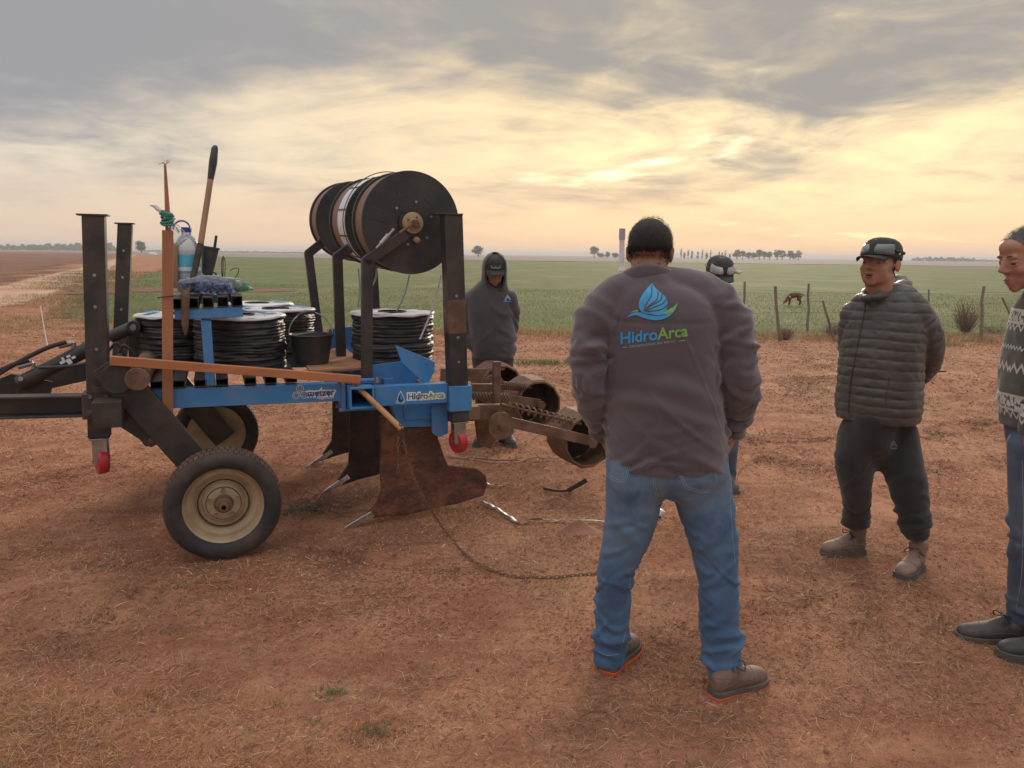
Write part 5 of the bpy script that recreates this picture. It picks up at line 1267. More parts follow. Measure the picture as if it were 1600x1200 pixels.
mb.limb(La, [.085, .075, .062, .058, .048]); mb.limb(Ra, [.085, .076, .064, .060, .050])
mb.limb([P(1010, 452, YM-.01), P(965, 462, YM-.0), P(938, 490, YM)], [.075, .075, .075]); mb.limb([P(1030, 448, YM-.01), P(1085, 456, YM-.01), P(1125, 484, YM-.03)], [.075, .077, .078])
def disp_m1(V, N):
    d = np.zeros(len(V)); dl = lparam(V, La); dr = lparam(V, Ra); dt = lparam(V, [P(1040, 760, YM), P(1012, 400, YM)])
    armL = dl[2] < .10; armR = dr[2] < .105
    for k, (q, on, sd) in enumerate(((dl, armL, 1), (dr, armR, 5))):
        f_ = folds(q[0], q[1], 18, (.26, .07), .013, .014, .035, 1.0, 40+sd)+folds(q[0], q[1], 10, (.43, .05), .012, .012, .02, 1.2, 50+sd)+folds(q[0], q[1], 7, (.07, .05), .006, .022, .05, .8, 60+sd)
        d += np.where(on, f_, 0)
    tor = ~(armL | armR)
    ft = folds(dt[0], dt[1], 30, (.12, .10), .0095, .017, .12, .7, 71)+folds(dt[0], dt[1], 18, (.34, .10), .008, .020, .18, .6, 72)+folds(dt[0], dt[1], 8, (.03, .02), .005, .012, .01, 1.2, 75)
    d += np.where(tor, ft, 0)+.004*fbm(V, 9, 3, 5)
    # yoke seam across the upper back and the arm seams
    seam = np.abs(V[:, 2]-(P(1020, 500, YM)[2]+.10*(V[:, 0]-.5)**2)); d += np.where(tor & (N[:, 1] < 0), -.004*np.exp(-(seam/.006)**2), 0)
    for (q, s0) in ((dl, .02), (dr, .03)): d += -.004*np.exp(-((q[0]-.035)/.010)**2)*(q[2] < .11)*(q[0] < .12)
    hemz = P(1040, 716, YM)[2]; d += np.where(tor, -.0045*np.exp(-((V[:, 2]-hemz-.01*np.sin(V[:, 0]*9))/.005)**2), 0)
    return d
jk, jV, jF = m1.cloth('jacket', mb, .0075, 'fleece', disp_m1, 4, 1)
jb = bvh_of(jV, jF)
# collar ring
cc = P(1012, 436, YM+.002); th = np.linspace(0, 2*math.pi, 49)[:-1]
rows_ = []
for rx, ry, dz, tilt in ((.098, .088, -.020, 0), (.098, .09, .010, .0), (.098, .09, .030, 0), (.094, .087, .041, 0), (.086, .08, .038, 0), (.082, .078, .0, 0)):
    rows_.append(np.array([cc+[math.cos(a)*rx, math.sin(a)*ry-.01*math.sin(a), dz-.014*abs(math.cos(a))**2-.012*math.sin(a)+.003*math.sin(3*a+1)] for a in th]))
cl = m1.put('collar', MB().rings(rows_, cap=False), 'fleece', jk, sharp=180)
# hem band
# jeans
LL_ = [P(994, 742, YM), P(983, 820, YM+.0), P(962, 893, YM+.01), P(958, 960, YM+.04), P(953, 1022, YM+.06)]
RL_ = [P(1090, 742, YM), P(1110, 820, YM-.01), P(1121, 893, YM-.02), P(1124, 960, YM-.03), P(1131, 1044, YM-.05)]
mb = MB().secs([(*P(1041, 777, YM), .03, .06), (*P(1041, 766, YM), .11, .105), (*P(1041, 742, YM), .214, .143), (*P(1041, 715, YM), .222, .148), (*P(1040, 680, YM), .20, .135)], yaw, 44, 26, 2.3)
mb.limb(LL_, [.112, .096, .068, .067, .060]); mb.limb(RL_, [.116, .098, .079, .073, .068])
mb.ell(P(995, 748, YM-.06), (.098, .065, .12)); mb.ell(P(1085, 745, YM-.070), (.102, .065, .12))
mb.cyl(P(952, 1008, YM+.05), P(951, 1038, YM+.050), .057, .066, 24); mb.cyl(P(1129, 1030, YM-.045), P(1135, 1057, YM-.052), .064, .072, 24)
def disp_j1(V, N):
    q1 = lparam(V, LL_); q2 = lparam(V, RL_); left = q1[2] < q2[2]; d = np.zeros(len(V))
    for q, on, sd in ((q1, left, 0), (q2, ~left, 9)):
        tot = q[3]
        f_ = folds(q[0], q[1], 15, (tot*.55, .09), .009, .012, .055, .8, 80+sd)+folds(q[0], q[1], 14, (tot-.07, .05), .016, .013, .045, 1.1, 81+sd)+folds(q[0], q[1], 12, (tot*.25, .06), .005, .016, .05, .8, 82+sd)+folds(q[0], q[1], 10, (tot*.78, .05), .006, .016, .04, .9, 83+sd)
        f_ += .010*np.exp(-((q[0]-(tot-.10))/.020)**2)*(1+.6*np.sin(q[1]+sd))
        d += np.where(on, f_*np.clip((tot-q[0])/.02, .2, 1), 0)
    sx = (V[:, 0]-P(1037, 770, YM)[0]); d += np.where((V[:, 2] > P(1040, 782, YM)[2]) & (N[:, 1] < 0), -.010*np.exp(-(sx/.012)**2), 0)
    return d+.003*fbm(V, 11, 3, 15)
jn, nV, nF = m1.cloth('jeans', mb, .0075, 'denim', disp_j1, 14, 1)
nb = bvh_of(nV, nF)
for pts in ([(1023, 733), (1024, 755), (1028, 775)], [(1020, 733), (1021, 755), (1025, 774)], [(948, 742), (955, 749), (968, 753), (977, 752), (981, 742), (984, 730)], [(951, 739), (957, 746), (968, 750), (975, 749), (978, 741), (981, 730)],
            [(1060, 738), (1066, 752), (1071, 763), (1085, 767), (1102, 770), (1113, 763), (1121, 752), (1119, 735), (1117, 715)], [(1063, 738), (1069, 751), (1074, 760), (1086, 764), (1101, 767), (1111, 760), (1118, 751), (1116, 735), (1114, 715)],
            [(936, 1019), (944, 1023), (955, 1024), (969, 1021)], [(1109, 1052), (1118, 1054), (1135, 1053), (1158, 1045)], [(1137, 705), (1140, 760), (1144, 830), (1149, 880)], [(985, 900), (984, 920), (988, 950), (978, 985), (972, 1010)]):
    stitch(m1, 'stitching', nb, pts, .0011, 'thread', jn, lift=.0002)
# print on the back: emblem and lettering
Zx = lambda x, y: (860+x/4.444, 330+y/4.444)
def flatp(name, poly, mat, lift=.0028): return print_on(m1, name, jb, poly_mesh(catmull(np.array(poly+poly[:1], float), 5*len(poly))[:-1] if len(poly) > 4 else poly, 22), Zx, mat, jk, lift)
flatp('emblem_drop', [(705, 498), (738, 540), (775, 572), (806, 605), (815, 650), (800, 695), (760, 722), (700, 716), (640, 702), (614, 662), (622, 610), (655, 556)], pm('emblem_blue', (0.04, 0.30, 0.60), (0.07, 0.40, 0.72), 18, .6))
for pts in ([(648, 694), (668, 640), (700, 585), (705, 515)], [(652, 692), (690, 650), (740, 612), (748, 560)], [(655, 690), (700, 655), (765, 615), (775, 575)], [(660, 692), (715, 668), (780, 640), (806, 605)], [(670, 695), (730, 690), (790, 672), (814, 645)]):
    stitch(m1, 'emblem_line', jb, [Zx(*p) for p in pts], .0022, 'fleece', jk, 26, lift=.0028)
flatp('emblem_wave', [(530, 736), (575, 706), (625, 703), (690, 722), (760, 726), (815, 712), (862, 682), (835, 722), (780, 750), (710, 756), (640, 738), (590, 722)], pm('emblem_blue_light', (0.05, 0.36, 0.66), (0.05, 0.28, 0.6), 20, .6))
flatp('emblem_leaf', [(778, 720), (805, 690), (850, 668), (880, 640), (868, 680), (835, 706)], 'print_green', .0034)
flatp('emblem_leaf', [(552, 706), (580, 690), (612, 686), (605, 697), (580, 699)], 'print_green', .0034)
tv, tf = text_mesh('HidroArca', 1.0, .022, .16); W0 = tv[:, 0].max()
x0 = text_mesh('Hidro', 1.0, .022)[0][:, 0].max()+.03
fmap = lambda x, y: Zx(482+x/W0*474, 922-x/W0*56-y*112)
fa = [f for f in tf if tv[list(f), 0].max() < x0]; fb = [f for f in tf if tv[list(f), 0].max() >= x0]
print_on(m1, 'lettering', jb, (tv, fa), fmap, 'print_blue', jk); print_on(m1, 'lettering', jb, (tv, fb), fmap, 'print_green', jk)
tv, tf = text_mesh('TECNOLOGIA EN RIEGO', 1.0, .0, .3); W1 = tv[:, 0].max()
print_on(m1, 'lettering', jb, (tv, tf), lambda x, y: Zx(545+x/W1*325, 950-x/W1*40-y*24), 'print_grey', jk)
for a, b in (((505, 948), (532, 945)), ((890, 902), (935, 897))): stitch(m1, 'emblem_line', jb, [Zx(*a), Zx((a[0]+b[0])/2, (a[1]+b[1])/2), Zx(*b)], .0012, 'print_grey', jk, 8, lift=.001)
# body: head, neck, hands; trunk and limbs run on inside the clothes
hc = P(1016, 396, YM+.03); B1 = basis((.28, 1, -.10))
mb = MB(); T1 = head_geo(mb, hc, B1, .985, .98, 1.05)
mb.limb([T1(0, -.02, -.03), T1(0, -.022, -.09), P(1014, 440, YM+.03)], [.064, .062, .058])
mb.secs([(*P(1041, 760, YM), .13, .09), (*P(1038, 640, YM), .15, .10), (*P(1030, 520, YM), .16, .09), (*P(1022, 475, YM+.02), .09, .06)], yaw, 24, 16)
for A in (La, Ra): mb.limb(A, [.05, .048, .04, .038, .03])
for A in (LL_, RL_): mb.limb(A, [.07, .065, .045, .045, .035])
hand_geo(mb, La[-1], P(962, 712, YM+.12)-La[-1], np.array([1., 0, 0]), .95, .3); hand_geo(mb, Ra[-1], P(1126, 708, YM+.04)-Ra[-1], np.array([-1., 0, 0]), 1.0, .3)
V, F, E_ = remesh(mb, .0065, 3); N = normals(V, F)
body = m1.put('body', (V, np.asarray(F)), 'skin', sharp=180)
Lc = (V-hc)@B1                                       # right, forward, up
def hair_mask(Lc, nape=-.004, front=.065):
    line = np.interp(Lc[:, 1], [-.12, -.04, .0, .03, .06, .08, .11], [nape, nape, -.005, .03, .06, .075, .10]); line = line+.006*vn(Lc, 45, 3)+.006*vn(Lc, 160, 4); return (Lc[:, 2] > line) & (Lc[:, 2] < .2) & (np.abs(Lc[:, 0]) < .1)
hm = hair_mask(Lc)
hm &= ~((np.abs(Lc[:, 0]) > .0775) & (Lc[:, 2] < .045))
gr_ = np.clip((Lc[:, 2]+.006)/.07, 0, 1)*.006+.0003
hV, hF = shell(V, F, hm, gr_, N); hr = m1.put('hair', (hV, hF), 'hair', sharp=180)
hairs(m1, 'hair_strands', V+N*gr_[:, None]*.6, N, hm, 9000, .006, .0008, 'hair', 3, (0, 0, .1), hr)
hairs(m1, 'hair_tuft', V+N*gr_[:, None], N, hm & (Lc[:, 2] > .105), 120, .016, .0009, 'hair', 4, (0, 0, 1), hr)
hairs(m1, 'stubble', V, N, (Lc[:, 2] > -.022+.013*rng.normal(0, 1, len(V))) & (Lc[:, 2] < .02) & (Lc[:, 1] < .02) & (np.abs(Lc[:, 0]) < .078), 9000, .0045, .0009, 'hair', 6, (0, 0, -.6), hr)
face_bits(m1, body, T1, B1, 1.0)
g1 = G(948, 1051); boot(m1, g1[:2], rad(58), ('boot', 'sole', 'orange'), .265, .085, .036)
g2 = G(1112, 1082); boot(m1, g2[:2], rad(27), ('boot', 'sole', 'orange'), .262, .085, .036)
# ------------------------------------------------------------------ shared parts for the other men
def cap_geo(per, T, B, s, parent, mat='cap', visor=.075, droop=-.012, crown=None):
    c0 = T(0, -.010, .038)
    rows = []; n = 40; th = np.arange(n)*2*math.pi/n
    for k, (r, z) in enumerate(((1.045, -.008), (1.05, .01), (1.03, .035), (.96, .058), (.82, .078), (.58, .092), (.3, .098), (.03, .099))):
        rows.append(np.array([c0+B@np.array([math.cos(a)*.086*r, math.sin(a)*.108*r+(.004 if math.sin(a) > 0 else 0), z])*s for a in th]))
    m_ = MB().rings(rows, cap=False); o = per.put('cap', m_, crown or mat, parent, sharp=180); o.modifiers.new('thick', 'SOLIDIFY').thickness = .003
    V = []; nn = 17; rowsn = 6
    for i in range(rowsn):
        f_ = i/(rowsn-1)
        for j in range(nn):
            a = (j/(nn-1)-.5)*2*1.05
            x = math.sin(a)*.086*1.03*(1-.06*f_); y = math.cos(a)*.112*1.02+visor*f_*math.cos(a*.9)**.7; z = .001+droop*f_-.020*(a/1.05)**2*f_
            V.append(c0+B@np.array([x, y, z])*s)
    m_ = MB().add(V, [(i*nn+j, i*nn+j+1, (i+1)*nn+j+1, (i+1)*nn+j) for i in range(rowsn-1) for j in range(nn-1)])
    vz = per.put('visor', m_, mat, o, sharp=180); vz.modifiers.new('thick', 'SOLIDIFY').thickness = .004
    return o, c0
def goggles(per, c0, B, s, parent, clip=True, lm='lens'):
    n = 21; rows = []
    for z, r, yo in ((.006, 1.09, .003), (.014, 1.11, .006), (.036, 1.10, .004), (.056, 1.02, -.002), (.070, .90, -.006)):
        rows.append([c0+B@np.array([math.sin(a)*.086*r, math.cos(a)*.108*r+yo-.010*(1 if abs(a) < .12 else 0), z+(.006 if (abs(a) < .15 and z < .02) else 0)])*s for a in np.linspace(-1.15, 1.15, n)])
    V = np.vstack(rows); lens = per.put('goggle_lens', MB().add(V, [(i*n+j, i*n+j+1, (i+1)*n+j+1, (i+1)*n+j) for i in range(4) for j in range(n-1)]), lm, parent, sharp=180)
    lens.modifiers.new('thick', 'SOLIDIFY').thickness = .003
    loop = list(rows[0])+list(rows[-1][::-1]); per.put('goggle_frame', MB().tube(np.array(loop), .0045*s, 6, closed=True), 'plastic', lens)
    strap = [c0+B@np.array([math.sin(a)*.086*1.09, math.cos(a)*.108*1.09, .028])*s for a in np.linspace(1.15, 2*math.pi-1.15, 30)]
    per.put('goggle_strap', MB().tube(np.array(strap), [.006]*30, 6), 'plastic', lens)
    if clip: per.put('strap_clip', MB().ell(c0+B@np.array([-.091*math.sin(1.5), .108*1.1*math.cos(1.5), .022])*s, (.005, .010, .012), 10, 6, B), 'white_cap', lens)
def full_body(per, mb, torso, arms, legs, yaw, skin, vox=.0075):
    mb.secs(torso, yaw, 24, 16)
    for A in arms: mb.limb(A, np.linspace(.05, .03, len(A)))
    for A in legs: mb.limb(A, np.linspace(.07, .036, len(A)))
    V, F, E_ = remesh(mb, vox, 4); return per.put('body', (V, np.asarray(F)), skin, sharp=180), V, F

M['skin_m2'] = skin_mat('skin_warm', (0.42, 0.225, 0.15), (0.395, 0.20, 0.132))
# ------------------------------------------------------------------ man in the quilted jacket
YJ = 3.95
m2 = Person(P(1375, 875, YJ), 'man in dark quilted jacket, black trousers and cap with goggles, hands behind his back'); m2.skin = 'skin'
f2 = np.array([-.66, -.75, 0]); yaw2 = math.atan2(f2[1], f2[0])-math.pi/2          # the way he faces
R2_ = np.array([-f2[1], f2[0], 0])*-1
Q = lambda px, py, dy=0: P(px, py, YJ+dy)
tor2 = [(*Q(1371, 656), .196, .168), (*Q(1372, 635), .208, .178), (*Q(1374, 600), .207, .172), (*Q(1377, 560), .203, .165), (*Q(1382, 520), .200, .155), (*Q(1386, 490), .190, .14), (*Q(1388, 468), .15, .12), (*Q(1384, 452), .095, .095), (*Q(1380, 440), .08, .085)]
aL = [Q(1427, 482, -.09), Q(1446, 515, -.08), Q(1452, 550, -.02), Q(1441, 578, .08), Q(1415, 600, .17)]      # arm nearer the right edge
aR = [Q(1337, 486, .07), Q(1330, 520, .09), Q(1334, 555, .12), Q(1355, 588, .17), Q(1385, 602, .19)]
mb = MB().secs(tor2, yaw2, 44, 44, 2.3); mb.limb(aL, [.078, .076, .072, .066, .055]); mb.limb(aR, [.074, .070, .066, .06, .052])
mb.limb([Q(1385, 470), Q(1410, 468, -.05), Q(1430, 484, -.09)], [.08, .076, .072]); mb.limb([Q(1380, 472), Q(1354, 474, .04), Q(1338, 490, .07)], [.075, .068, .065])
zip2 = [(1353, 462), (1350, 490), (1344, 520), (1338, 550), (1332, 580), (1328, 610), (1326, 645)]
def disp_p2(V, N):
    dl = lparam(V, aL); dr = lparam(V, aR); on = np.minimum(dl[2], dr[2]) < .088
    el = np.where(dl[2] < dr[2], dl[0], dr[0]); base = Q(1375, 655)[2]
    zt_ = V[:, 2]-base+.010*vn(V, 6, 3)+.12*((V-Q(1375, 560))@np.array([R2_[0], R2_[1], 0]))**2
    arm = (on & (el > .05)); lam = .0475
    ph = np.where(arm, el/.044, zt_/lam)
    ph = ph+.14*vn(V, 5, 31)+.05*vn(V, 14, 32); puff = np.abs(np.sin(math.pi*ph)); d = .0125*(puff**.20)-.011+.004*vn(V*[1, 1, .4], 38, 12)*(1-puff)
    d += .0035*fbm(V, 24, 2, 6)*puff+.003*fbm(V, 10, 2, 8)
    d -= .004*np.exp(-((np.where(arm, el, 9)-.05)/.012)**2)
    return d
pj, pV, pF = m2.cloth('quilted_jacket', mb, .0056, 'puffer', disp_p2, 6, 0); pbv = bvh_of(pV, pF)
stitch(m2, 'zip', pbv, zip2, .0045, 'plastic', pj, 40, lift=.0)
stitch(m2, 'pocket_seam', pbv, [(1390, 590), (1386, 610), (1384, 635)], .0025, 'plastic', pj, 12)
# hood lying on the shoulders
hb_ = MB(); hcen = Q(1396, 448, .03)
hb_.limb([Q(1366, 464, -.08), Q(1386, 460, -.08), Q(1406, 452, -.02), Q(1412, 447, .06), Q(1398, 444, .12), Q(1372, 450, .10)], [.016, .022, .034, .042, .045, .03])
hb_.limb([Q(1352, 466, -.10), Q(1370, 462, -.10), Q(1390, 458, -.05)], [.014, .018, .024]); hb_.limb([Q(1350, 467, -.09), Q(1349, 460, -.02), Q(1356, 456, .05)], [.014, .020, .026])
V, F, E_ = remesh(hb_, .008, 3); V = V+normals(V, F)*(.006*np.abs(np.sin(V[:, 2]*90))+.004*fbm(V, 20, 2, 4))[:, None]; m2.put('hood', (V, np.asarray(F)), 'puffer', pj, sharp=180)
lA = [Q(1345, 668, .0), Q(1335, 720, -.03), Q(1338, 770, -.02), Q(1338, 820, .06)]; lB = [Q(1398, 668, -.01), Q(1408, 720, -.05), Q(1424, 780, -.10), Q(1432, 835, -.13)]
mb = MB().secs([(*Q(1370, 733), .03, .05), (*Q(1371, 718), .10, .09), (*Q(1372, 685), .185, .112), (*Q(1372, 640), .188, .125)], yaw2*.6, 36, 20)
mb.limb(lA, [.108, .100, .078, .058]); mb.limb(lB, [.110, .106, .090, .066])
def disp_t2(V, N):
    q1 = lparam(V, lA); q2 = lparam(V, lB); L_ = q1[2] < q2[2]; d = np.zeros(len(V))
    for q, on, sd in ((q1, L_, 0), (q2, ~L_, 7)):
        tot = q[3]; d += np.where(on, folds(q[0], q[1], 12, (tot*.5, .09), .006, .02, .05, .9, 180+sd)+folds(q[0], q[1], 12, (tot-.05, .04), .012, .014, .02, 1.4, 181+sd)+.012*np.exp(-((q[0]-(tot-.05))/.022)**2), 0)
    return d+.003*fbm(V, 10, 3, 5)
tr2, tV, tF = m2.cloth('sweatpants', mb, .009, 'sweat', disp_t2, 26, 1); tb = bvh_of(tV, tF)
stitch(m2, 'thigh_emblem', tb, [(1391, 698), (1396, 690), (1402, 698)], .0016, 'print_grey', tr2, 12, lift=.001)
stitch(m2, 'thigh_emblem', tb, [(1394, 697), (1396, 693.5), (1399, 697)], .0012, 'print_grey', tr2, 10, lift=.001)
stitch(m2, 'thigh_emblem', tb, [(1391, 700), (1396, 700.5), (1402, 700)], .0013, 'print_grey', tr2, 8, lift=.001)
h2 = Q(1375, 414, -.05); B2 = basis((-.80, -.62, .10)); mb = MB(); T2 = head_geo(mb, h2, B2, 1.0, 1.05, 1.14); [mb.ell(T2(k*.038, .052, -.044), (.026, .027, .030), 14, 10, B2) for k in (-1, 1)]
mb.limb([T2(0, -.01, -.05), T2(0, -.03, -.11), Q(1384, 470, .0)], [.068, .068, .07])
hand_geo(mb, aL[-1], np.array([-1., .0, -.15]), np.array([0, 1., 0]), 1.0, .7); hand_geo(mb, aR[-1], np.array([1., .1, -.2]), np.array([0, 1., 0]), 1.0, .7)
m2.skin = 'skin_m2'
body, V, F = full_body(m2, mb, [(*Q(1372, 700), .12, .09), (*Q(1376, 580), .13, .10), (*Q(1385, 490), .12, .08)], (aL, aR), (lA, lB), yaw2, 'skin_m2', .0055)
face_bits(m2, body, T2, B2, .98)
m2.put('lips', MB().ell(T2(0, .097, -.0545), (.023, .007, .0045), 14, 8, B2).ell(T2(0, .095, -.069), (.020, .008, .0055), 14, 8, B2), 'lip', body)
m2.put('open_mouth', MB().ell(T2(0, .0965, -.0615), (.017, .006, .0042), 12, 8, B2), 'iris', body)
hairs(m2, 'stubble', V, normals(V, F), (np.abs(((V-h2)@B2)[:, 0]) < .05) & (((V-h2)@B2)[:, 1] > .05) & (((V-h2)@B2)[:, 2] < -.085) & (((V-h2)@B2)[:, 2] > -.115), 900, .004, .0006, 'hair', 12, (0, 0, -.5), body)
N = normals(V, F); Lc = (V-h2)@B2/.98
hm = hair_mask(Lc, -.055) & ~((np.abs(Lc[:, 0]) > .082) & (Lc[:, 2] < .04)); hV, hF = shell(V, F, hm, np.full(len(V), .004), N); m2.put('hair', (hV, hF), 'hair', sharp=180)
cp_, c0 = cap_geo(m2, T2, B2, .99, m2.root); goggles(m2, c0, B2, .99, cp_)
ga = G(1350, 862); boot(m2, ga[:2], rad(186), ('tanboot', 'sole', 'sole'), .245, .15, .046, name='boot')
gb = G(1451, 888); boot(m2, gb[:2]+[-.02, .05], rad(222), ('tanboot', 'sole', 'sole'), .255, .15, .048, name='boot')
# phone or tool tip held behind the back
o = obj('pen', MB().cyl((0, 0, 0), (.09, 0, .004), .004, n=8), M['plastic']); o.location = Q(1452, 581, .17); tag(o, 'thin dark rod held behind the back of the man in the quilted jacket', 'rod')

# ------------------------------------------------------------------ man at the right edge
YR = 3.05
m3 = Person(P(1640, 1000, YR), 'man in patterned knit sweater at the right edge, bowed head, half out of frame'); m3.skin = 'skin2'
K = lambda px, py, dy=0: P(px, py, YR+dy)
yaw3 = rad(82)
def sweater():
    m = bpy.data.materials.new('patterned_knit'); m.use_nodes = True; t = NT(m.node_tree); b = t.n['Principled BSDF']
    vec = t.node('ShaderNodeTexCoord').outputs['Object']; x, y, z = t.xyz(vec)
    ang = t.m('MULTIPLY', t.m('ARCTAN2', y, x), .22); wob = t.m('MULTIPLY', t.noise(vec, 60, 2), .006); zz = t.m('ADD', z, wob)
    tri = lambda f, a: t.m('MULTIPLY', t.m('PINGPONG', t.m('MULTIPLY', ang, f), .5), a)
    base = t.mix(t.ss(t.noise(vec, 18, 4), .4, .62), (0.062, 0.068, 0.058, 1), (0.10, 0.10, 0.088, 1)); white = (0.56, 0.55, 0.50, 1)
    fac = 0.0
    for zc, f, a, w in ((.795, 40, .05, .007), (.985, 40, .05, .006), (1.17, 38, .06, .008), (1.33, 40, .05, .006), (.90, 60, .02, .0035), (1.255, 60, .03, .004)):
        l = t.m('ABSOLUTE', t.m('SUBTRACT', t.m('SUBTRACT', zz, zc), tri(f, a))); fac = t.m('MAXIMUM', fac, t.ss(l, w*1.3, w*.7))
    for zc, hw in ((1.045, .034), (1.385, .03)):            # pale bands with small dark figures
        band = t.ss(t.m('ABSOLUTE', t.m('SUBTRACT', zz, zc)), hw*1.02, hw*.95)
        fig = t.ss(t.noise(t.vm('MULTIPLY', vec, (1, 1, .7)), 75, 2, .5), .50, .56); inner = t.ss(t.m('ABSOLUTE', t.m('SUBTRACT', zz, zc)), hw*.75, hw*.6)
        fac = t.m('MAXIMUM', fac, t.m('MULTIPLY', band, t.m('SUBTRACT', 1.0, t.m('MULTIPLY', fig, inner))))
    col = t.mix(fac, base, white); t.l.new(col, b.inputs['Base Color']); b.inputs['Roughness'].default_value = .95; b.inputs['Sheen Weight'].default_value = .3
    bn = t.node('ShaderNodeBump'); bn.inputs['Strength'].default_value = .6; bn.inputs['Distance'].default_value = .004; t.l.new(t.noise(vec, 240, 3), bn.inputs['Height']); t.l.new(bn.outputs[0], b.inputs['Normal'])
    return m
M['knit'] = sweater()
tor3 = [(*K(1636, 668), .17, .15), (*K(1637, 640), .185, .165), (*K(1638, 600), .185, .168), (*K(1638, 560), .183, .150), (*K(1640, 520), .185, .13), (*K(1642, 490), .175, .12), (*K(1640, 470), .12, .10), (*K(1637, 452), .075, .075)]
b1_ = [K(1640, 500, -.18), K(1652, 560, -.22), K(1645, 615, -.20), K(1618, 655, -.15), K(1610, 672, -.13)]; b2_ = [K(1640, 500, .18), K(1650, 560, .22), K(1640, 615, .20), K(1616, 650, .12), K(1606, 668, .08)]
mb = MB().secs(tor3, yaw3, 40, 40); mb.limb(b1_, [.072, .066, .06, .05, .045]); mb.limb(b2_, [.072, .066, .06, .05, .045])
def disp_s3(V, N):
    q = lparam(V, [K(1638, 690), K(1640, 440)]); return folds(q[0], q[1], 22, (.12, .10), .006, .02, .06, .8, 301)+.004*fbm(V, 12, 3, 3)+.006*np.exp(-((V[:, 2]-K(1638, 664)[2])/.012)**2)
sw, sV, sF = m3.cloth('sweater', mb, .009, 'knit', disp_s3, 3, 1)
l1 = [K(1618, 690, -.05), K(1612, 790, -.05), K(1606, 860, -.03), K(1602, 965, .02)]; l2 = [K(1660, 690, .08), K(1650, 790, .02), K(1648, 870, -.08), K(1650, 985, -.12)]
mb = MB().secs([(*K(1640, 740), .06, .08), (*K(1640, 715), .16, .13), (*K(1640, 670), .18, .15), (*K(1640, 650), .17, .14)], yaw3, 32, 16); mb.limb(l1, [.10, .084, .072, .070]); mb.limb(l2, [.10, .09, .075, .068])
def disp_n3(V, N):
    q1 = lparam(V, l1); q2 = lparam(V, l2); L_ = q1[2] < q2[2]; d = np.zeros(len(V))
    for q, on, sd in ((q1, L_, 0), (q2, ~L_, 7)): d += np.where(on, folds(q[0], q[1], 14, (q[3]*.52, .06), .010, .02, .03, 1.0, 380+sd)+folds(q[0], q[1], 12, (q[3]-.05, .05), .009, .014, .02, 1.3, 381+sd), 0)
    return d
jn3, jV3, jF3 = m3.cloth('jeans', mb, .009, 'denim2', disp_n3, 4, 1); j3b = bvh_of(jV3, jF3)
stitch(m3, 'stitching', j3b, [(1597, 720), (1599, 800), (1598, 850), (1596, 900), (1588, 950)], .0012, 'thread', jn3, lift=.0003)
h3 = K(1607, 404, 0); B3 = basis((-1, -.10, -.26)); mb = MB(); T3 = head_geo(mb, h3, B3, 1.05, .98, 1.02)
mb.limb([T3(0, -.02, -.05), T3(0, -.055, -.11), K(1638, 480)], [.064, .064, .066])
hand_geo(mb, b1_[-1], np.array([.5, .4, -1.]), np.array([-1., .0, 0]), 1.0, .5); hand_geo(mb, b2_[-1], np.array([.6, -.3, -1.]), np.array([-1., 0, 0]), 1.0, .5)
body, V, F = full_body(m3, mb, [(*K(1640, 720), .11, .09), (*K(1640, 580), .12, .10), (*K(1641, 500), .10, .08)], (b1_, b2_), (l1, l2), yaw3, 'skin2', .0058)
face_bits(m3, body, T3, B3, 1.05, 'greyhair')
m3.put('lips', MB().ell(T3(0, .0965, -.0565), (.018, .005, .0035), 14, 8, B3).ell(T3(0, .0935, -.068), (.016, .006, .004), 14, 8, B3), 'lip', body)
N = normals(V, F); Lc = (V-h3)@B3/1.05
line = np.interp(Lc[:, 1], [-.12, -.04, .0, .035, .06, .075, .11], [-.06, -.06, -.03, .0, .07, .095, .125]); hm = (Lc[:, 2] > line) & (Lc[:, 2] < .2) & (np.abs(Lc[:, 0]) < .1) & ~((np.abs(Lc[:, 0]) > .0785) & (Lc[:, 2] < .045))
hV, hF = shell(V, F, hm, np.where(Lc[:, 2] > .06, .002, .005), N); hr = m3.put('hair', (hV, hF), 'greyhair', sharp=180); hairs(m3, 'hair_strands', V, N, hm, 5000, .016, .0012, 'greyhair', 8, (.6, 0, -.3), hr)
hairs(m3, 'stubble', V, N, (Lc[:, 1] > .01) & (Lc[:, 2] < -.045) & (Lc[:, 2] > -.12), 2600, .0035, .0006, 'greyhair', 13, (0, 0, -.5), body)
gc = G(1604, 1003); boot(m3, gc[:2]+[.005, -.0], rad(172), ('shoe', 'sole', 'shoe'), .285, .09, .04, name='shoe'); gd = G(1672, 1030); boot(m3, gd[:2], rad(176), ('shoe', 'sole', 'shoe'), .285, .09, .04, name='shoe')

# ------------------------------------------------------------------ hooded man behind the implement
YH = 6.5
m4 = Person(P(768, 640, YH), 'man in dark hoodie with the hood over his cap, head bowed, behind the implement'); m4.skin = 'skin'
H4 = lambda px, py, dy=0: P(px, py, YH+dy)
yaw4 = rad(8)
tor4 = [(*H4(771, 562), .175, .13), (*H4(771, 545), .195, .145), (*H4(768, 515), .195, .145), (*H4(765, 480), .195, .135), (*H4(764, 458), .185, .12), (*H4(766, 445), .13, .10), (*H4(768, 436), .085, .085)]
c1_ = [H4(739, 464, 0), H4(727, 488, .02), H4(721, 512, .03), H4(732, 534, -.02), H4(752, 546, -.06)]; c2_ = [H4(795, 462, 0), H4(801, 490, .03), H4(799, 518, .06), H4(794, 540, .05)]
mb = MB().secs(tor4, yaw4, 36, 34); mb.limb(c1_, [.078, .070, .062, .056, .046]); mb.limb(c2_, [.072, .064, .056, .048])
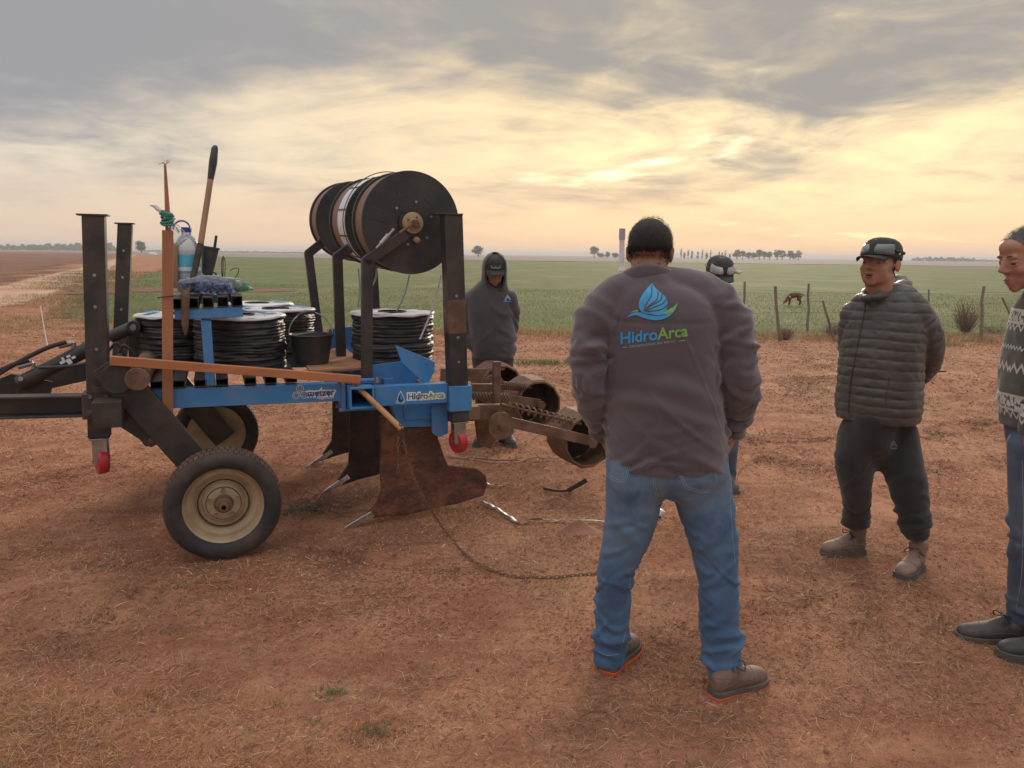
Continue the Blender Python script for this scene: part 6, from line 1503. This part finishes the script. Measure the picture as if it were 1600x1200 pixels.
def disp_h4(V, N):
    q = lparam(V, [H4(771, 570), H4(766, 440)]); return folds(q[0], q[1], 26, (.22, .16), .009, .022, .09, .8, 401)+.005*fbm(V, 9, 3, 3)
hd4, V4, F4 = m4.cloth('hoodie', mb, .011, 'hoodie', disp_h4, 3, 1); b4 = bvh_of(V4, F4)
h4 = H4(773, 424, -.06); B4 = basis((.10, -1, -.28)); mb = MB(); T4 = head_geo(mb, h4, B4, .98)
mb.limb([T4(0, -.02, -.04), T4(0, -.03, -.1), H4(769, 455)], [.06, .06, .06])
hand_geo(mb, c1_[-1], np.array([.8, .5, -.6]), np.array([0, -1., 0]), 1.0, .8); hand_geo(mb, c2_[-1], np.array([0, 0, -1.]), np.array([-1., 0, 0]), 1.0, .5)
d1_ = [H4(757, 570), H4(757, 630), H4(756, 690), H4(757, 752)]; d2_ = [H4(785, 570), H4(789, 630), H4(790, 690), H4(790, 754)]
body, V, F = full_body(m4, mb, [(*H4(771, 580), .11, .09), (*H4(767, 500), .12, .10), (*H4(766, 465), .10, .08)], (c1_, c2_), (d1_, d2_), yaw4, 'skin', .008)
mb = MB().secs([(*H4(771, 605), .06, .08), (*H4(771, 585), .16, .12), (*H4(771, 555), .185, .13)], yaw4, 30, 14); mb.limb(d1_, [.10, .085, .068, .06]); mb.limb(d2_, [.10, .085, .068, .06])
m4.cloth('trousers', mb, .012, 'darkcloth', lambda V, N: .006*fbm(V, 8, 3, 5), 3, 1)
cp4, c04 = cap_geo(m4, T4, B4, .98, m4.root, droop=-.022)
for k in range(7):
    x = -.036+.012*k; hgt = .016+.010*(k % 3 == 0); y = math.sqrt(max(0, 1-(x/.088)**2))*.1125+.006
    m4.put('cap_stripe', MB().beam(c04+B4@np.array([x, y+.001, .016]), c04+B4@np.array([x*.95, y-.006, .016+hgt]), .005, .004, B4@np.array([0, 1., 0])), 'print_grey', cp4)
# hood: shell around the head, open in front
rows = []; n = 28
for i, (z, rx, ry, yo, op) in enumerate(((-.15, .125, .11, -.02, .2), (-.11, .112, .112, -.02, .62), (-.06, .108, .120, -.015, .80), (.0, .108, .128, -.012, .88), (.05, .108, .130, -.012, .92), (.095, .098, .118, -.010, .95), (.13, .07, .09, -.012, 1.0), (.148, .03, .045, -.02, 1.1))):
    rows.append([h4+B4@np.array([math.sin(a)*rx, -math.cos(a)*ry+yo, z]) for a in np.linspace(-math.pi+op, math.pi-op, n)])
V = np.vstack(rows); V = V+(.006*fbm(V, 16, 2, 2))[:, None]*unit(np.array([1, 1, .2])); hod = m4.put('hood', MB().add(V, [(i*n+j, i*n+j+1, (i+1)*n+j+1, (i+1)*n+j) for i in range(7) for j in range(n-1)]), 'hoodie', hd4, sharp=180); hod.modifiers.new('thick', 'SOLIDIFY').thickness = .010
V = np.array([h4+B4@np.array([0, 0, 0])]); m4.put('neck_gaiter', MB().limb([h4+B4@np.array([0, .0, -.085]), h4+B4@np.array([0, -.01, -.14])], [.075, .085], 16, 6), 'darkcloth', hd4)
print_on(m4, 'chest_emblem', b4, poly_mesh([(793, 460), (799, 468), (796, 469), (793, 465), (790, 470), (788, 469)]), lambda x, y: (x, y), 'print_grey', hd4, .004)
print_on(m4, 'chest_emblem', b4, poly_mesh([(786, 470), (800, 470), (799, 472), (787, 472)]), lambda x, y: (x, y), 'print_blue', hd4, .004)
for q, s_ in ((d1_, -1), (d2_, 1)): boot(m4, q[-1][:2]+[0, .05], rad(-90+12*s_), ('shoe', 'sole', 'sole'), .28, .10, .04)

# ------------------------------------------------------------------ man with white cap behind the first one
YC = 5.3
m5 = Person(P(1135, 720, YC), 'man in white cap with goggles, mostly hidden behind the man with the printed jacket'); m5.skin = 'skin'
C5 = lambda px, py, dy=0: P(px, py, YC+dy)
tor5 = [(*C5(1118, 640), .18, .13), (*C5(1118, 620), .20, .14), (*C5(1120, 570), .20, .14), (*C5(1122, 520), .20, .135), (*C5(1124, 492), .185, .12), (*C5(1126, 474), .13, .10), (*C5(1126, 460), .085, .085)]
e1_ = [C5(1158, 496), C5(1165, 530, .02), C5(1160, 575, .02), C5(1148, 615, -.05)]; e2_ = [C5(1090, 496), C5(1080, 535), C5(1084, 580), C5(1095, 615, -.08)]
mb = MB().secs(tor5, 0, 36, 30); mb.limb(e1_, [.078, .068, .06, .05]); mb.limb(e2_, [.078, .068, .06, .05]); m5.cloth('jacket', mb, .011, 'hoodie', lambda V, N: .007*fbm(V, 8, 3, 9), 3, 1)
h5 = C5(1124, 432, -.04); B5 = basis((.05, -1, -.30)); mb = MB(); T5 = head_geo(mb, h5, B5, .98)
mb.limb([T5(0, -.02, -.04), T5(0, -.03, -.1), C5(1126, 490)], [.06, .06, .06])
f1_ = [C5(1104, 650), C5(1102, 720), C5(1100, 790), C5(1100, 852)]; f2_ = [C5(1134, 650), C5(1134, 720), C5(1132, 790), C5(1128, 854)]
hand_geo(mb, e1_[-1], np.array([-.3, -.2, -1.]), np.array([-1., 0, 0]), 1.0, .5); hand_geo(mb, e2_[-1], np.array([.3, -.2, -1.]), np.array([1., 0, 0]), 1.0, .5)
body, V, F = full_body(m5, mb, [(*C5(1118, 660), .11, .09), (*C5(1120, 560), .12, .10), (*C5(1124, 500), .10, .08)], (e1_, e2_), (f1_, f2_), 0, 'skin', .008)
mb = MB().secs([(*C5(1118, 700), .06, .08), (*C5(1118, 680), .15, .12), (*C5(1118, 630), .185, .13)], 0, 30, 14); mb.limb(f1_, [.098, .082, .068, .062]); mb.limb(f2_, [.098, .082, .068, .062])
m5.cloth('jeans', mb, .012, 'denim2', lambda V, N: .007*fbm(V, 8, 3, 5), 3, 1)
m5.put('neck_gaiter', MB().limb([T5(0, .02, -.075), T5(0, -.01, -.13), C5(1128, 476)], [.072, .075, .085], 16, 8), 'darkcloth')
face_bits(m5, body, T5, B5, .98)
cp5, c05 = cap_geo(m5, T5, B5, 1.0, m5.root, 'cap', droop=-.02); goggles(m5, c05, B5, 1.0, cp5, False, 'lens_pale')
m5.put('cap_brim_flap', MB().limb([c05+B5@np.array([-.085, .03, .01]), c05+B5@np.array([-.12, .035, .0]), c05+B5@np.array([-.15, .03, .008])], [.012, .012, .004], 8, 8), 'white_cap', cp5)
for q in (f1_, f2_): boot(m5, q[-1][:2]+[0, .05], rad(-90), ('shoe', 'sole', 'sole'), .28, .10, .04)
# ================================================================== things lying on the ground
def gpt(x, y, dz=.016): g = G(x, y); return np.array([g[0], g[1], gh(g[0], g[1])[0]+dz])
def ground_tape(pts, w, mat, label, seed, twist=.3):
    q = catmull(np.array([gpt(*p) for p in pts]), 40); b = q[len(q)//2].copy(); t_ = np.gradient(q, axis=0); sd = np.cross(t_, [0, 0, 1.]); sd /= np.linalg.norm(sd, axis=1, keepdims=True)
    a = twist*vn(np.c_[np.arange(40)*.25, np.zeros(40)], 1, seed)*2.2; wv = sd*np.cos(a)[:, None]*w/2; wv[:, 2] += np.abs(np.sin(a))*w/2; lift = np.c_[np.zeros((40, 2)), np.abs(np.sin(a))*w/2+.012*np.abs(vn(np.c_[np.arange(40)*.3, np.ones(40)], 1, seed+2))]
    V = np.vstack([q-wv+lift, q+wv+lift])-b; o = obj('ground_tape', MB().add(V, [(i, i+1, 41+i, 40+i) for i in range(39)]), M[mat], sharp=180); o.location = b; o.modifiers.new('thick', 'SOLIDIFY').thickness = .0012
    return tag(o, label, 'tape')
M['paletape'] = pm('pale_tape', (0.42, 0.36, 0.31), (0.30, 0.25, 0.21), 20, .5, dust=(.35, .2, .13), dust_amt=.4)
M['darktape'] = pm('grey_black_tape', (0.06, 0.065, 0.07), (0.34, 0.35, 0.36), 9, .35, lo=.5, hi=.62)
ground_tape([(683, 711), (720, 716), (760, 723), (800, 724), (845, 722), (892, 720)], .022, 'paletape', 'pale drip tape strip on the soil, farthest of the loose strips, below the red caster', 1)
ground_tape([(738, 752), (760, 758), (790, 761), (815, 762)], .02, 'paletape', 'short pale tape strip lying behind the nearest shank', 2)
ground_tape([(752, 784), (775, 797), (795, 809), (812, 819), (850, 817), (890, 818), (950, 820)], .036, 'darktape', 'grey and black drip tape bent over the soil left of the jeans man', 3)
q = [gpt(865, 768), gpt(880, 767), gpt(895, 766)]
hz = tag(empty('black_hose', gpt(890, 766)), 'short piece of black hose with its end sticking up from the soil', 'hose'); b = gpt(890, 766)
obj('hose_end', MB().cyl(gpt(888, 768, .02)-b, P(917, 750, gpt(890, 768)[1]-.02)-b, .016, n=12), M['hose'], hz); obj('hose_tail', MB().tube(catmull([gpt(850, 764)-b, gpt(872, 768, .015)-b, gpt(892, 768, .02)-b], 12), .008, 8), M['hose'], hz)
# small heap of loose soil
c = gpt(905, 832, 0); n, m_ = 36, 14; R2 = []
for i in range(m_):
    f_ = i/(m_-1); r = .16*f_; th = np.arange(n)*2*math.pi/n; p = np.c_[np.cos(th)*r, np.sin(th)*r*.8]
    R2.append(np.c_[p, .055*np.exp(-(f_*1.9)**2)-.012*f_+.010*fbm(p, 14, 3, 5)*(1-f_)])
o = obj('soil_heap', MB().rings(R2[::-1]), M['clod'], sharp=180); o.location = c; tag(o, 'small heap of loose red soil just left of the jeans man', 'soil heap')
c = gpt(800, 778, 0); o = obj('soil_heap', MB().rings([r*[1, .8, .5] for r in R2[::-1]]), M['clod'], sharp=180); o.location = gpt(870, 782, -.002); tag(o, 'low patch of heaped red soil behind the black hose piece', 'soil heap')
# dry twigs in front of the shanks
b = gpt(480, 795, 0); tw = tag(empty('dry_twigs', b), 'tangle of dry grey twigs on the soil in front of the shanks', 'twigs')
mb = MB()
for k in range(70):
    c = np.array([rng.normal(0, .12), rng.normal(0, .10), .006+abs(rng.normal(0, .02))]); a = rng.uniform(0, 6.28); L = rng.uniform(.05, .16); d = np.array([math.cos(a), math.sin(a), rng.normal(0, .2)])*L; k2 = np.array([-d[1], d[0], .3*L])*rng.normal(0, .3)
    mb.tube([c-d/2, c+k2, c+d/2], .003, 5)
tag(obj('twig', mb, pm('dry_twig', (0.20, 0.145, 0.11), (0.13, .09, .07), 20, .9), tw), kind='stuff')
# small bright tool seen between the man's legs
b = gpt(1024, 812, 0); hm_ = tag(empty('sprinkler_fitting', b), 'small white and black fitting on the soil seen between the jeans legs', 'fitting')
obj('white_head', MB().lathe([(.001, .05), (.018, .046), (.022, .03), (.016, .012), (.012, 0)], (.02, 0, .02), unit(np.array([.5, 0, 1])), 16), M['white'], hm_); obj('black_stem', MB().cyl((-.05, 0, .012), (.03, 0, .025), .015, n=12), M['plastic'], hm_)

# ================================================================== fence, pole, plants
fb = G(1218, 532); fence = tag(empty('wire_fence', (fb[0], fb[1], 0)), 'wire fence on grey wooden posts, some leaning, along the green field', 'fence'); off = np.array([fb[0], fb[1], 0])
posts = [((1164, 440), (1160, 528), .045), ((1211, 447), (1219, 532), .055), ((1264, 443), (1261, 520), .05), ((1285, 469), (1307, 533), .045), ((1451, 452), (1451, 515), .035), ((1504, 476), (1517, 521), .035), ((1537, 447), (1534, 532), .055), ((1566, 465), (1590, 515), .045), ((1640, 445), (1645, 528), .05), ((1720, 447), (1722, 528), .05), ((690, 470), (691, 524), .05), ((886, 455), (889, 524), .05)]
for (a, b_, w) in posts[:10]:
    g = G(*b_); t_ = P(a[0], a[1], g[1]); bb_ = np.array([g[0], g[1], gh(g[0], g[1])[0]-.05])-off; tt = t_-off
    q = np.linspace(0, 1, 5)[:, None]*(tt-bb_)+bb_+rng.normal(0, .008, (5, 3))*[1, 1, 0]
    obj('post', MB().tube(q, [w*.62, w*.58, w*.55, w*.53, w*.50], 7), M['grey_wood'], fence, sharp=50)
wy = 15.2
for k, z in enumerate((.30, .52, .74, .95)):
    p = [np.array([x, 15.15+.06*(x-4)+.05*math.sin(x), z+.03*math.sin(x*1.1+k)]) for x in np.linspace(3.6, 17, 28)]
    obj('wire', MB().tube(np.array(p)-off, .0018, 5), M['darksteel'], fence)
# pale riser pipe
gp = np.array([P(968, 530, 15.0)[0], 15.0, 0]); pole = tag(empty('riser_pipe', gp), 'tall pale plastic pipe riser standing left of the foreground head', 'pipe')
tp = P(968, 357, 15.0)-gp; k = tp[2]
obj('pipe', MB().cyl((0, 0, -.02), (0, 0, k*.55), .035, n=12).cyl((0, 0, k*.52), (-.02, 0, k*.92), .055, .05, n=14), M['white'], pole)
obj('coupling', MB().cyl((0, 0, k*.50), (0, 0, k*.56), .075, n=14).cyl((0, 0, k*.62), (0, 0, k*.645), .07, n=14), M['print_white'], pole); obj('cap', MB().cyl((-.02, 0, k*.90), (-.022, 0, k), .06, n=14), M['print_grey'], pole)
obj('valve', MB().box((-.10, -.04, k*.38), (.05, .04, k*.47)), M['darksteel'], pole)
# thin white stake near the track
g = G(74, 540); o = obj('marker_rod', MB().cyl((0, 0, -.02), P(63, 478, g[1])-np.array([g[0], g[1], 0]), .010, .008, n=8), M['print_white']); o.location = (g[0], g[1], 0); tag(o, 'thin white marker rod standing in the straw at far left', 'rod')
# dry bush by the fence
def shrub(px, py, n, R, H, col, label, cat, name, seed):
    r = np.random.default_rng(seed); g = G(px, py); e = tag(empty(name, (g[0], g[1], 0)), label, cat); mb = MB()
    for k in range(n):
        a = r.uniform(0, 6.28); d = np.array([math.cos(a)*R*r.uniform(.2, 1), math.sin(a)*R*r.uniform(.2, 1), H*r.uniform(.4, 1)]); m0 = d*.5+r.normal(0, .04, 3); mb.tube([(0, 0, 0), m0, d], [.004, .003, .0015], 4)
        for j in range(3): q = m0+(d-m0)*r.uniform(0, 1); mb.tube([q, q+r.normal(0, .07, 3)+[0, 0, .05]], [.002, .001], 4)
    tag(obj('stems', mb, col, e), kind='stuff'); return e
bc = pm('dry_bush_stem', (0.25, 0.165, 0.13), (0.17, .115, .09), 20, .9)
shrub(1508, 524, 150, .38, .78, bc, 'dry leafless bush growing at the foot of the fence', 'bush', 'dry_bush', 1)
shrub(1300, 528, 90, .30, .30, bc, 'low dry weeds at the foot of the leaning fence post', 'weeds', 'dry_weeds', 2)
shrub(1228, 530, 70, .22, .22, bc, 'small dry weeds between the two upright fence posts', 'weeds', 'dry_weeds', 3)
shrub(1560, 526, 90, .5, .2, bc, 'low spread of dry weeds beside the rightmost fence post', 'weeds', 'dry_weeds', 4)
# low bank of earth along the fence
XX, YY = np.meshgrid(np.linspace(2.5, 17, 150), np.linspace(14.6, 16.2, 16)); ZZ = gh(XX, YY).reshape(XX.shape)-.02+.13*np.exp(-((YY-15.45-.045*XX*.8)/.34)**2)*(.6+.5*vn(np.c_[XX.ravel(), YY.ravel()], .8, 4).reshape(XX.shape))
v, f = grid_mesh(XX, YY, ZZ); M['bank'] = zone_mat('dry_bank', (0.33, 0.20, 0.125), (0.24, 0.15, 0.10), 4.0, (0.22, 0.18, 0.08), 1.2); tag(obj('earth_bank', (v, f), M['bank'], sharp=180), kind='structure')
n = 9000; x = rng.uniform(2.5, 16.5, n); y = 15.45+.036*x+rng.normal(0, .28, n); q = np.c_[x, y]
blades('bank_straw', q, rng.uniform(.05, .17, n), .006, rng.uniform(.4, 1.4, n), mixcol(n, [(0.48, 0.32, 0.18), (0.38, 0.24, 0.14), (0.3, 0.2, .12), (0.2, 0.2, .08)], (4, 3, 2, 1.2)), M['straw'], label='dry straw on the earth bank under the fence', cat='grass', z0=.05)

# ------------------------------------------------------------------ the brown dog in the field
gd_ = G(1240, 478); dg = tag(empty('dog', (gd_[0], gd_[1], .03)), 'small brown dog with a pale collar patch sniffing the grass beyond the fence', 'dog')
mb = MB(); mb.limb([(.20, 0, .34), (.08, 0, .345), (-.08, 0, .32), (-.18, 0, .28)], [.075, .085, .10, .085]); mb.limb([(-.16, 0, .29), (-.24, -.01, .20), (-.28, -.02, .13)], [.065, .05, .045]); mb.limb([(-.27, -.02, .15), (-.33, -.03, .09), (-.37, -.03, .065)], [.052, .036, .024])
for y in (-.05, .05):
    mb.limb([(-.14, y, .26), (-.145, y, .14), (-.15, y, .06), (-.17, y, .015)], [.045, .026, .02, .022]); mb.limb([(.19, y, .32), (.155, y, .20), (.225, y, .12), (.21, y, .05), (.185, y, .015)], [.065, .045, .022, .018, .022]); mb.limb([(-.25, y*.9, .20), (-.245, y*1.4, .15), (-.24, y*1.5, .11)], [.014, .018, .01], 8, 6)
mb.limb([(.26, 0, .36), (.34, 0, .33), (.38, 0, .26)], [.022, .016, .008])
V, F, E_ = remesh(mb, .012, 2); obj('body', (V, np.asarray(F)), pm('brown_fur', (0.20, 0.085, 0.05), (0.13, .055, .035), 9, .9, bump=.4, bscale=80), dg, sharp=180)
obj('pale_patch', MB().lathe([(.085, -.01), (.090, .0), (.092, .03), (.085, .04)], (-.15, 0, .28), unit(np.array([-.8, 0, -.5])), 18), M['white_cap'], dg)

# ------------------------------------------------------------------ far trees
LEAF = [pm('far_leaves_%d' % i, c, tuple(x*.7 for x in c), 2, .9) for i, c in enumerate(((0.055, 0.075, 0.045), (0.07, 0.085, 0.055), (0.05, 0.065, 0.045)))]
BARK = pm('far_bark', (0.10, 0.08, 0.065), rough=.9)
def tree(px, base_py, H, W, D, label, group, kind='round', seed=0):
    r = np.random.default_rng(seed); d = ray(px, 405); x = d[0]/d[1]*D; z0 = 0.0
    e = tag(empty('tree', (x, D, z0)), label, 'tree', group)
    t0 = .16 if kind == 'column' else .34
    mb = MB().tube([(0, 0, -.3), (W*.02, 0, H*t0*.6), (0, 0, H*.75)], [W*.05+.1, W*.04+.08, .06], 7)
    for k in range(6):
        a = r.uniform(0, 6.28); mb.tube([(0, 0, H*r.uniform(t0*.7, .6)), (math.cos(a)*W*.2, math.sin(a)*W*.2, H*r.uniform(.5, .7)), (math.cos(a)*W*.38, math.sin(a)*W*.38, H*r.uniform(.6, .85))], [.12, .09, .05], 5)
    obj('trunk', mb, BARK, e)
    V = []; n = 0; ncl = 26 if kind != 'column' else 22
    C = []
    for k in range(ncl):
        if kind == 'column': z = r.uniform(.12, .98); rr = W*.42*(1-z)**.7*r.uniform(.2, 1)
        else: z = r.uniform(t0, .95); rr = W*.46*math.sin(math.pi*min(1, (z-t0)/(1-t0)*.8+.2))**.7*math.sqrt(r.uniform(0, 1))
        a = r.uniform(0, 6.28); C.append((math.cos(a)*rr, math.sin(a)*rr, H*z))
    C = np.array(C); s = (W*.16 if kind != 'column' else W*.15)
    m = 60; pts = (C[:, None, :]+r.normal(0, 1, (ncl, m, 3))*[s*.55, s*.55, s*.42]).reshape(-1, 3); k = len(pts)
    d1 = r.normal(0, 1, (k, 3)); d1 /= np.linalg.norm(d1, axis=1, keepdims=True); d2 = np.cross(d1, r.normal(0, 1, (k, 3))); d2 /= np.linalg.norm(d2, axis=1, keepdims=True); q = s*r.uniform(.18, .34, (k, 1))
    Vv = np.stack([pts-d1*q, pts+d2*q*.8, pts+d1*q, pts-d2*q*.8], 1).reshape(-1, 3); i = np.arange(k)*4
    obj('crown', (Vv, np.stack([i, i+1, i+2, i+3], 1)), LEAF[seed % 3], e, smooth=False); return e
DF = 640.
grp = 'trees along the far field edge'
tree(222, 390, 7.2, 8.2, 520, 'lone round tree where the track meets the horizon', grp, 'round', 1)
tree(747, 398, 7.4, 8.0, 560, 'lone tree on the horizon just right of the thick black post', grp, 'round', 2)
tree(928, 404, 9.0, 7.6, DF, 'tallest round tree on the horizon left of the pale pipe', grp, 'round', 3)
for k, (px, H, W, kd) in enumerate(((938, 3.5, 6, 'round'), (949, 4.6, 5, 'round'), (961, 3.6, 6, 'round'))): tree(px, 404, H, W, DF, 'low far tree left of the pale pipe, %s' % ('next to the tallest tree', 'middle of three low ones', 'closest to the pipe')[k], grp, kd, 10+k)
ORD = ['first', 'second', 'third', 'fourth', 'fifth', 'sixth', 'seventh', 'eighth', 'ninth', 'tenth', 'eleventh', 'twelfth']
cy = [(1064, 8.2, 2.6), (1069, 5, 3.6), (1075, 7.2, 2.8), (1081, 6, 3.6), (1090, 6.2, 3.4), (1097, 8.0, 2.6), (1104, 5, 4), (1110, 7.4, 2.4), (1123, 6.6, 3), (1128, 5.6, 3), (1133, 7.2, 2.6), (1140, 5.2, 3)]
for k, (px, H, W) in enumerate(cy): tree(px, 406, H, W, DF+10*(k % 3), '%s narrow tree from the left in the far row right of the foreground head' % ORD[k], 'row of narrow far trees', 'column', 20+k)
rr_ = [(1151, 7.6, 7.5), (1160, 6.8, 6), (1170, 6, 6.4), (1177, 5.6, 5), (1186, 8, 7), (1194, 7.2, 6), (1202, 6.4, 5.5), (1214, 8.2, 7), (1222, 7.8, 6), (1234, 7.6, 6.5), (1240, 5.4, 5), (1247, 8.0, 5.6)]
for k, (px, H, W) in enumerate(rr_): tree(px, 407, H, W, DF+15*(k % 3), '%s bushy tree from the left in the far clump above the dog' % ORD[k], 'clump of bushy far trees', 'round', 40+k)
# far woods that read as one mass
def wood(name, spans, D, label, seed, dens=1.0):
    r = np.random.default_rng(seed); P3 = []; S = []
    for x0, x1, h in spans:
        n = int(abs(x1-x0)*26*dens)
        px = r.uniform(x0, x1, n); hh = h*(.55+.45*np.clip(.5+vn(np.c_[px*.22, np.zeros(n)], 1, seed)*.7, 0, 1)); d = D*r.uniform(.97, 1.03, n); x = (px-800)/FPX*d/math.cos(PITCH)*1.0
        P3.append(np.c_[x, d, r.uniform(0, 1, n)**.7*hh]); S.append(np.full(n, h*.16))
    p = np.vstack(P3); s = np.concatenate(S)[:, None]; k = len(p); d1 = r.normal(0, 1, (k, 3)); d1 /= np.linalg.norm(d1, axis=1, keepdims=True); d2 = np.cross(d1, r.normal(0, 1, (k, 3))); d2 /= np.linalg.norm(d2, axis=1, keepdims=True); q = s*r.uniform(.6, 1.3, (k, 1))
    Vv = np.stack([p-d1*q, p+d2*q*.7, p+d1*q, p-d2*q*.7], 1).reshape(-1, 3); i = np.arange(k)*4
    o = obj(name, (Vv, np.stack([i, i+1, i+2, i+3], 1)), LEAF[1], smooth=False); tag(o, label, 'trees', kind='stuff')
wood('far_wood', [(-150, 75, 7.5), (60, 130, 8.5), (125, 190, 10), (185, 216, 7)], 1000, 'dark wood along the far left horizon', 3)
wood('far_treeline', [(1405, 1430, 4.5), (1430, 1500, 5.5), (1500, 1560, 3), (1560, 1600, 5), (1600, 1700, 4)], 1000, 'low line of trees on the far right horizon', 5, .8)
wood('far_hedge', [(235, 480, 2.4)], 1000, 'low dark hedge on the horizon behind the posts', 7, .8)
# pale tarpaulin mound at the end of the track
g = np.array([ray(238, 395)[0]/ray(238, 395)[1]*300, 300, 0]); o = obj('tarp_mound', MB().ell((0, 0, 0), (1.6, 1.2, .95), 20, 12), M['white'], sharp=180); o.location = g; tag(o, 'small white covered mound near the end of the dirt track', 'mound')

# ------------------------------------------------------------------ haze over the plain
hv = bpy.data.materials.new('haze'); hv.use_nodes = True; t = NT(hv.node_tree); t.n.remove(t.n['Principled BSDF'])
pv = t.node('ShaderNodeVolumePrincipled'); pv.inputs['Color'].default_value = (0.80, 0.82, 0.88, 1); pv.inputs['Density'].default_value = 0.00055; pv.inputs['Anisotropy'].default_value = 0.2
t.l.new(pv.outputs[0], t.n['Material Output'].inputs['Volume'])
hz_ = obj('haze', MB().box((-3600, -320, -1.5), (3600, 4600, 14)), hv, smooth=False); tag(hz_, 'thin pale evening haze over the plain', 'haze', kind='stuff')
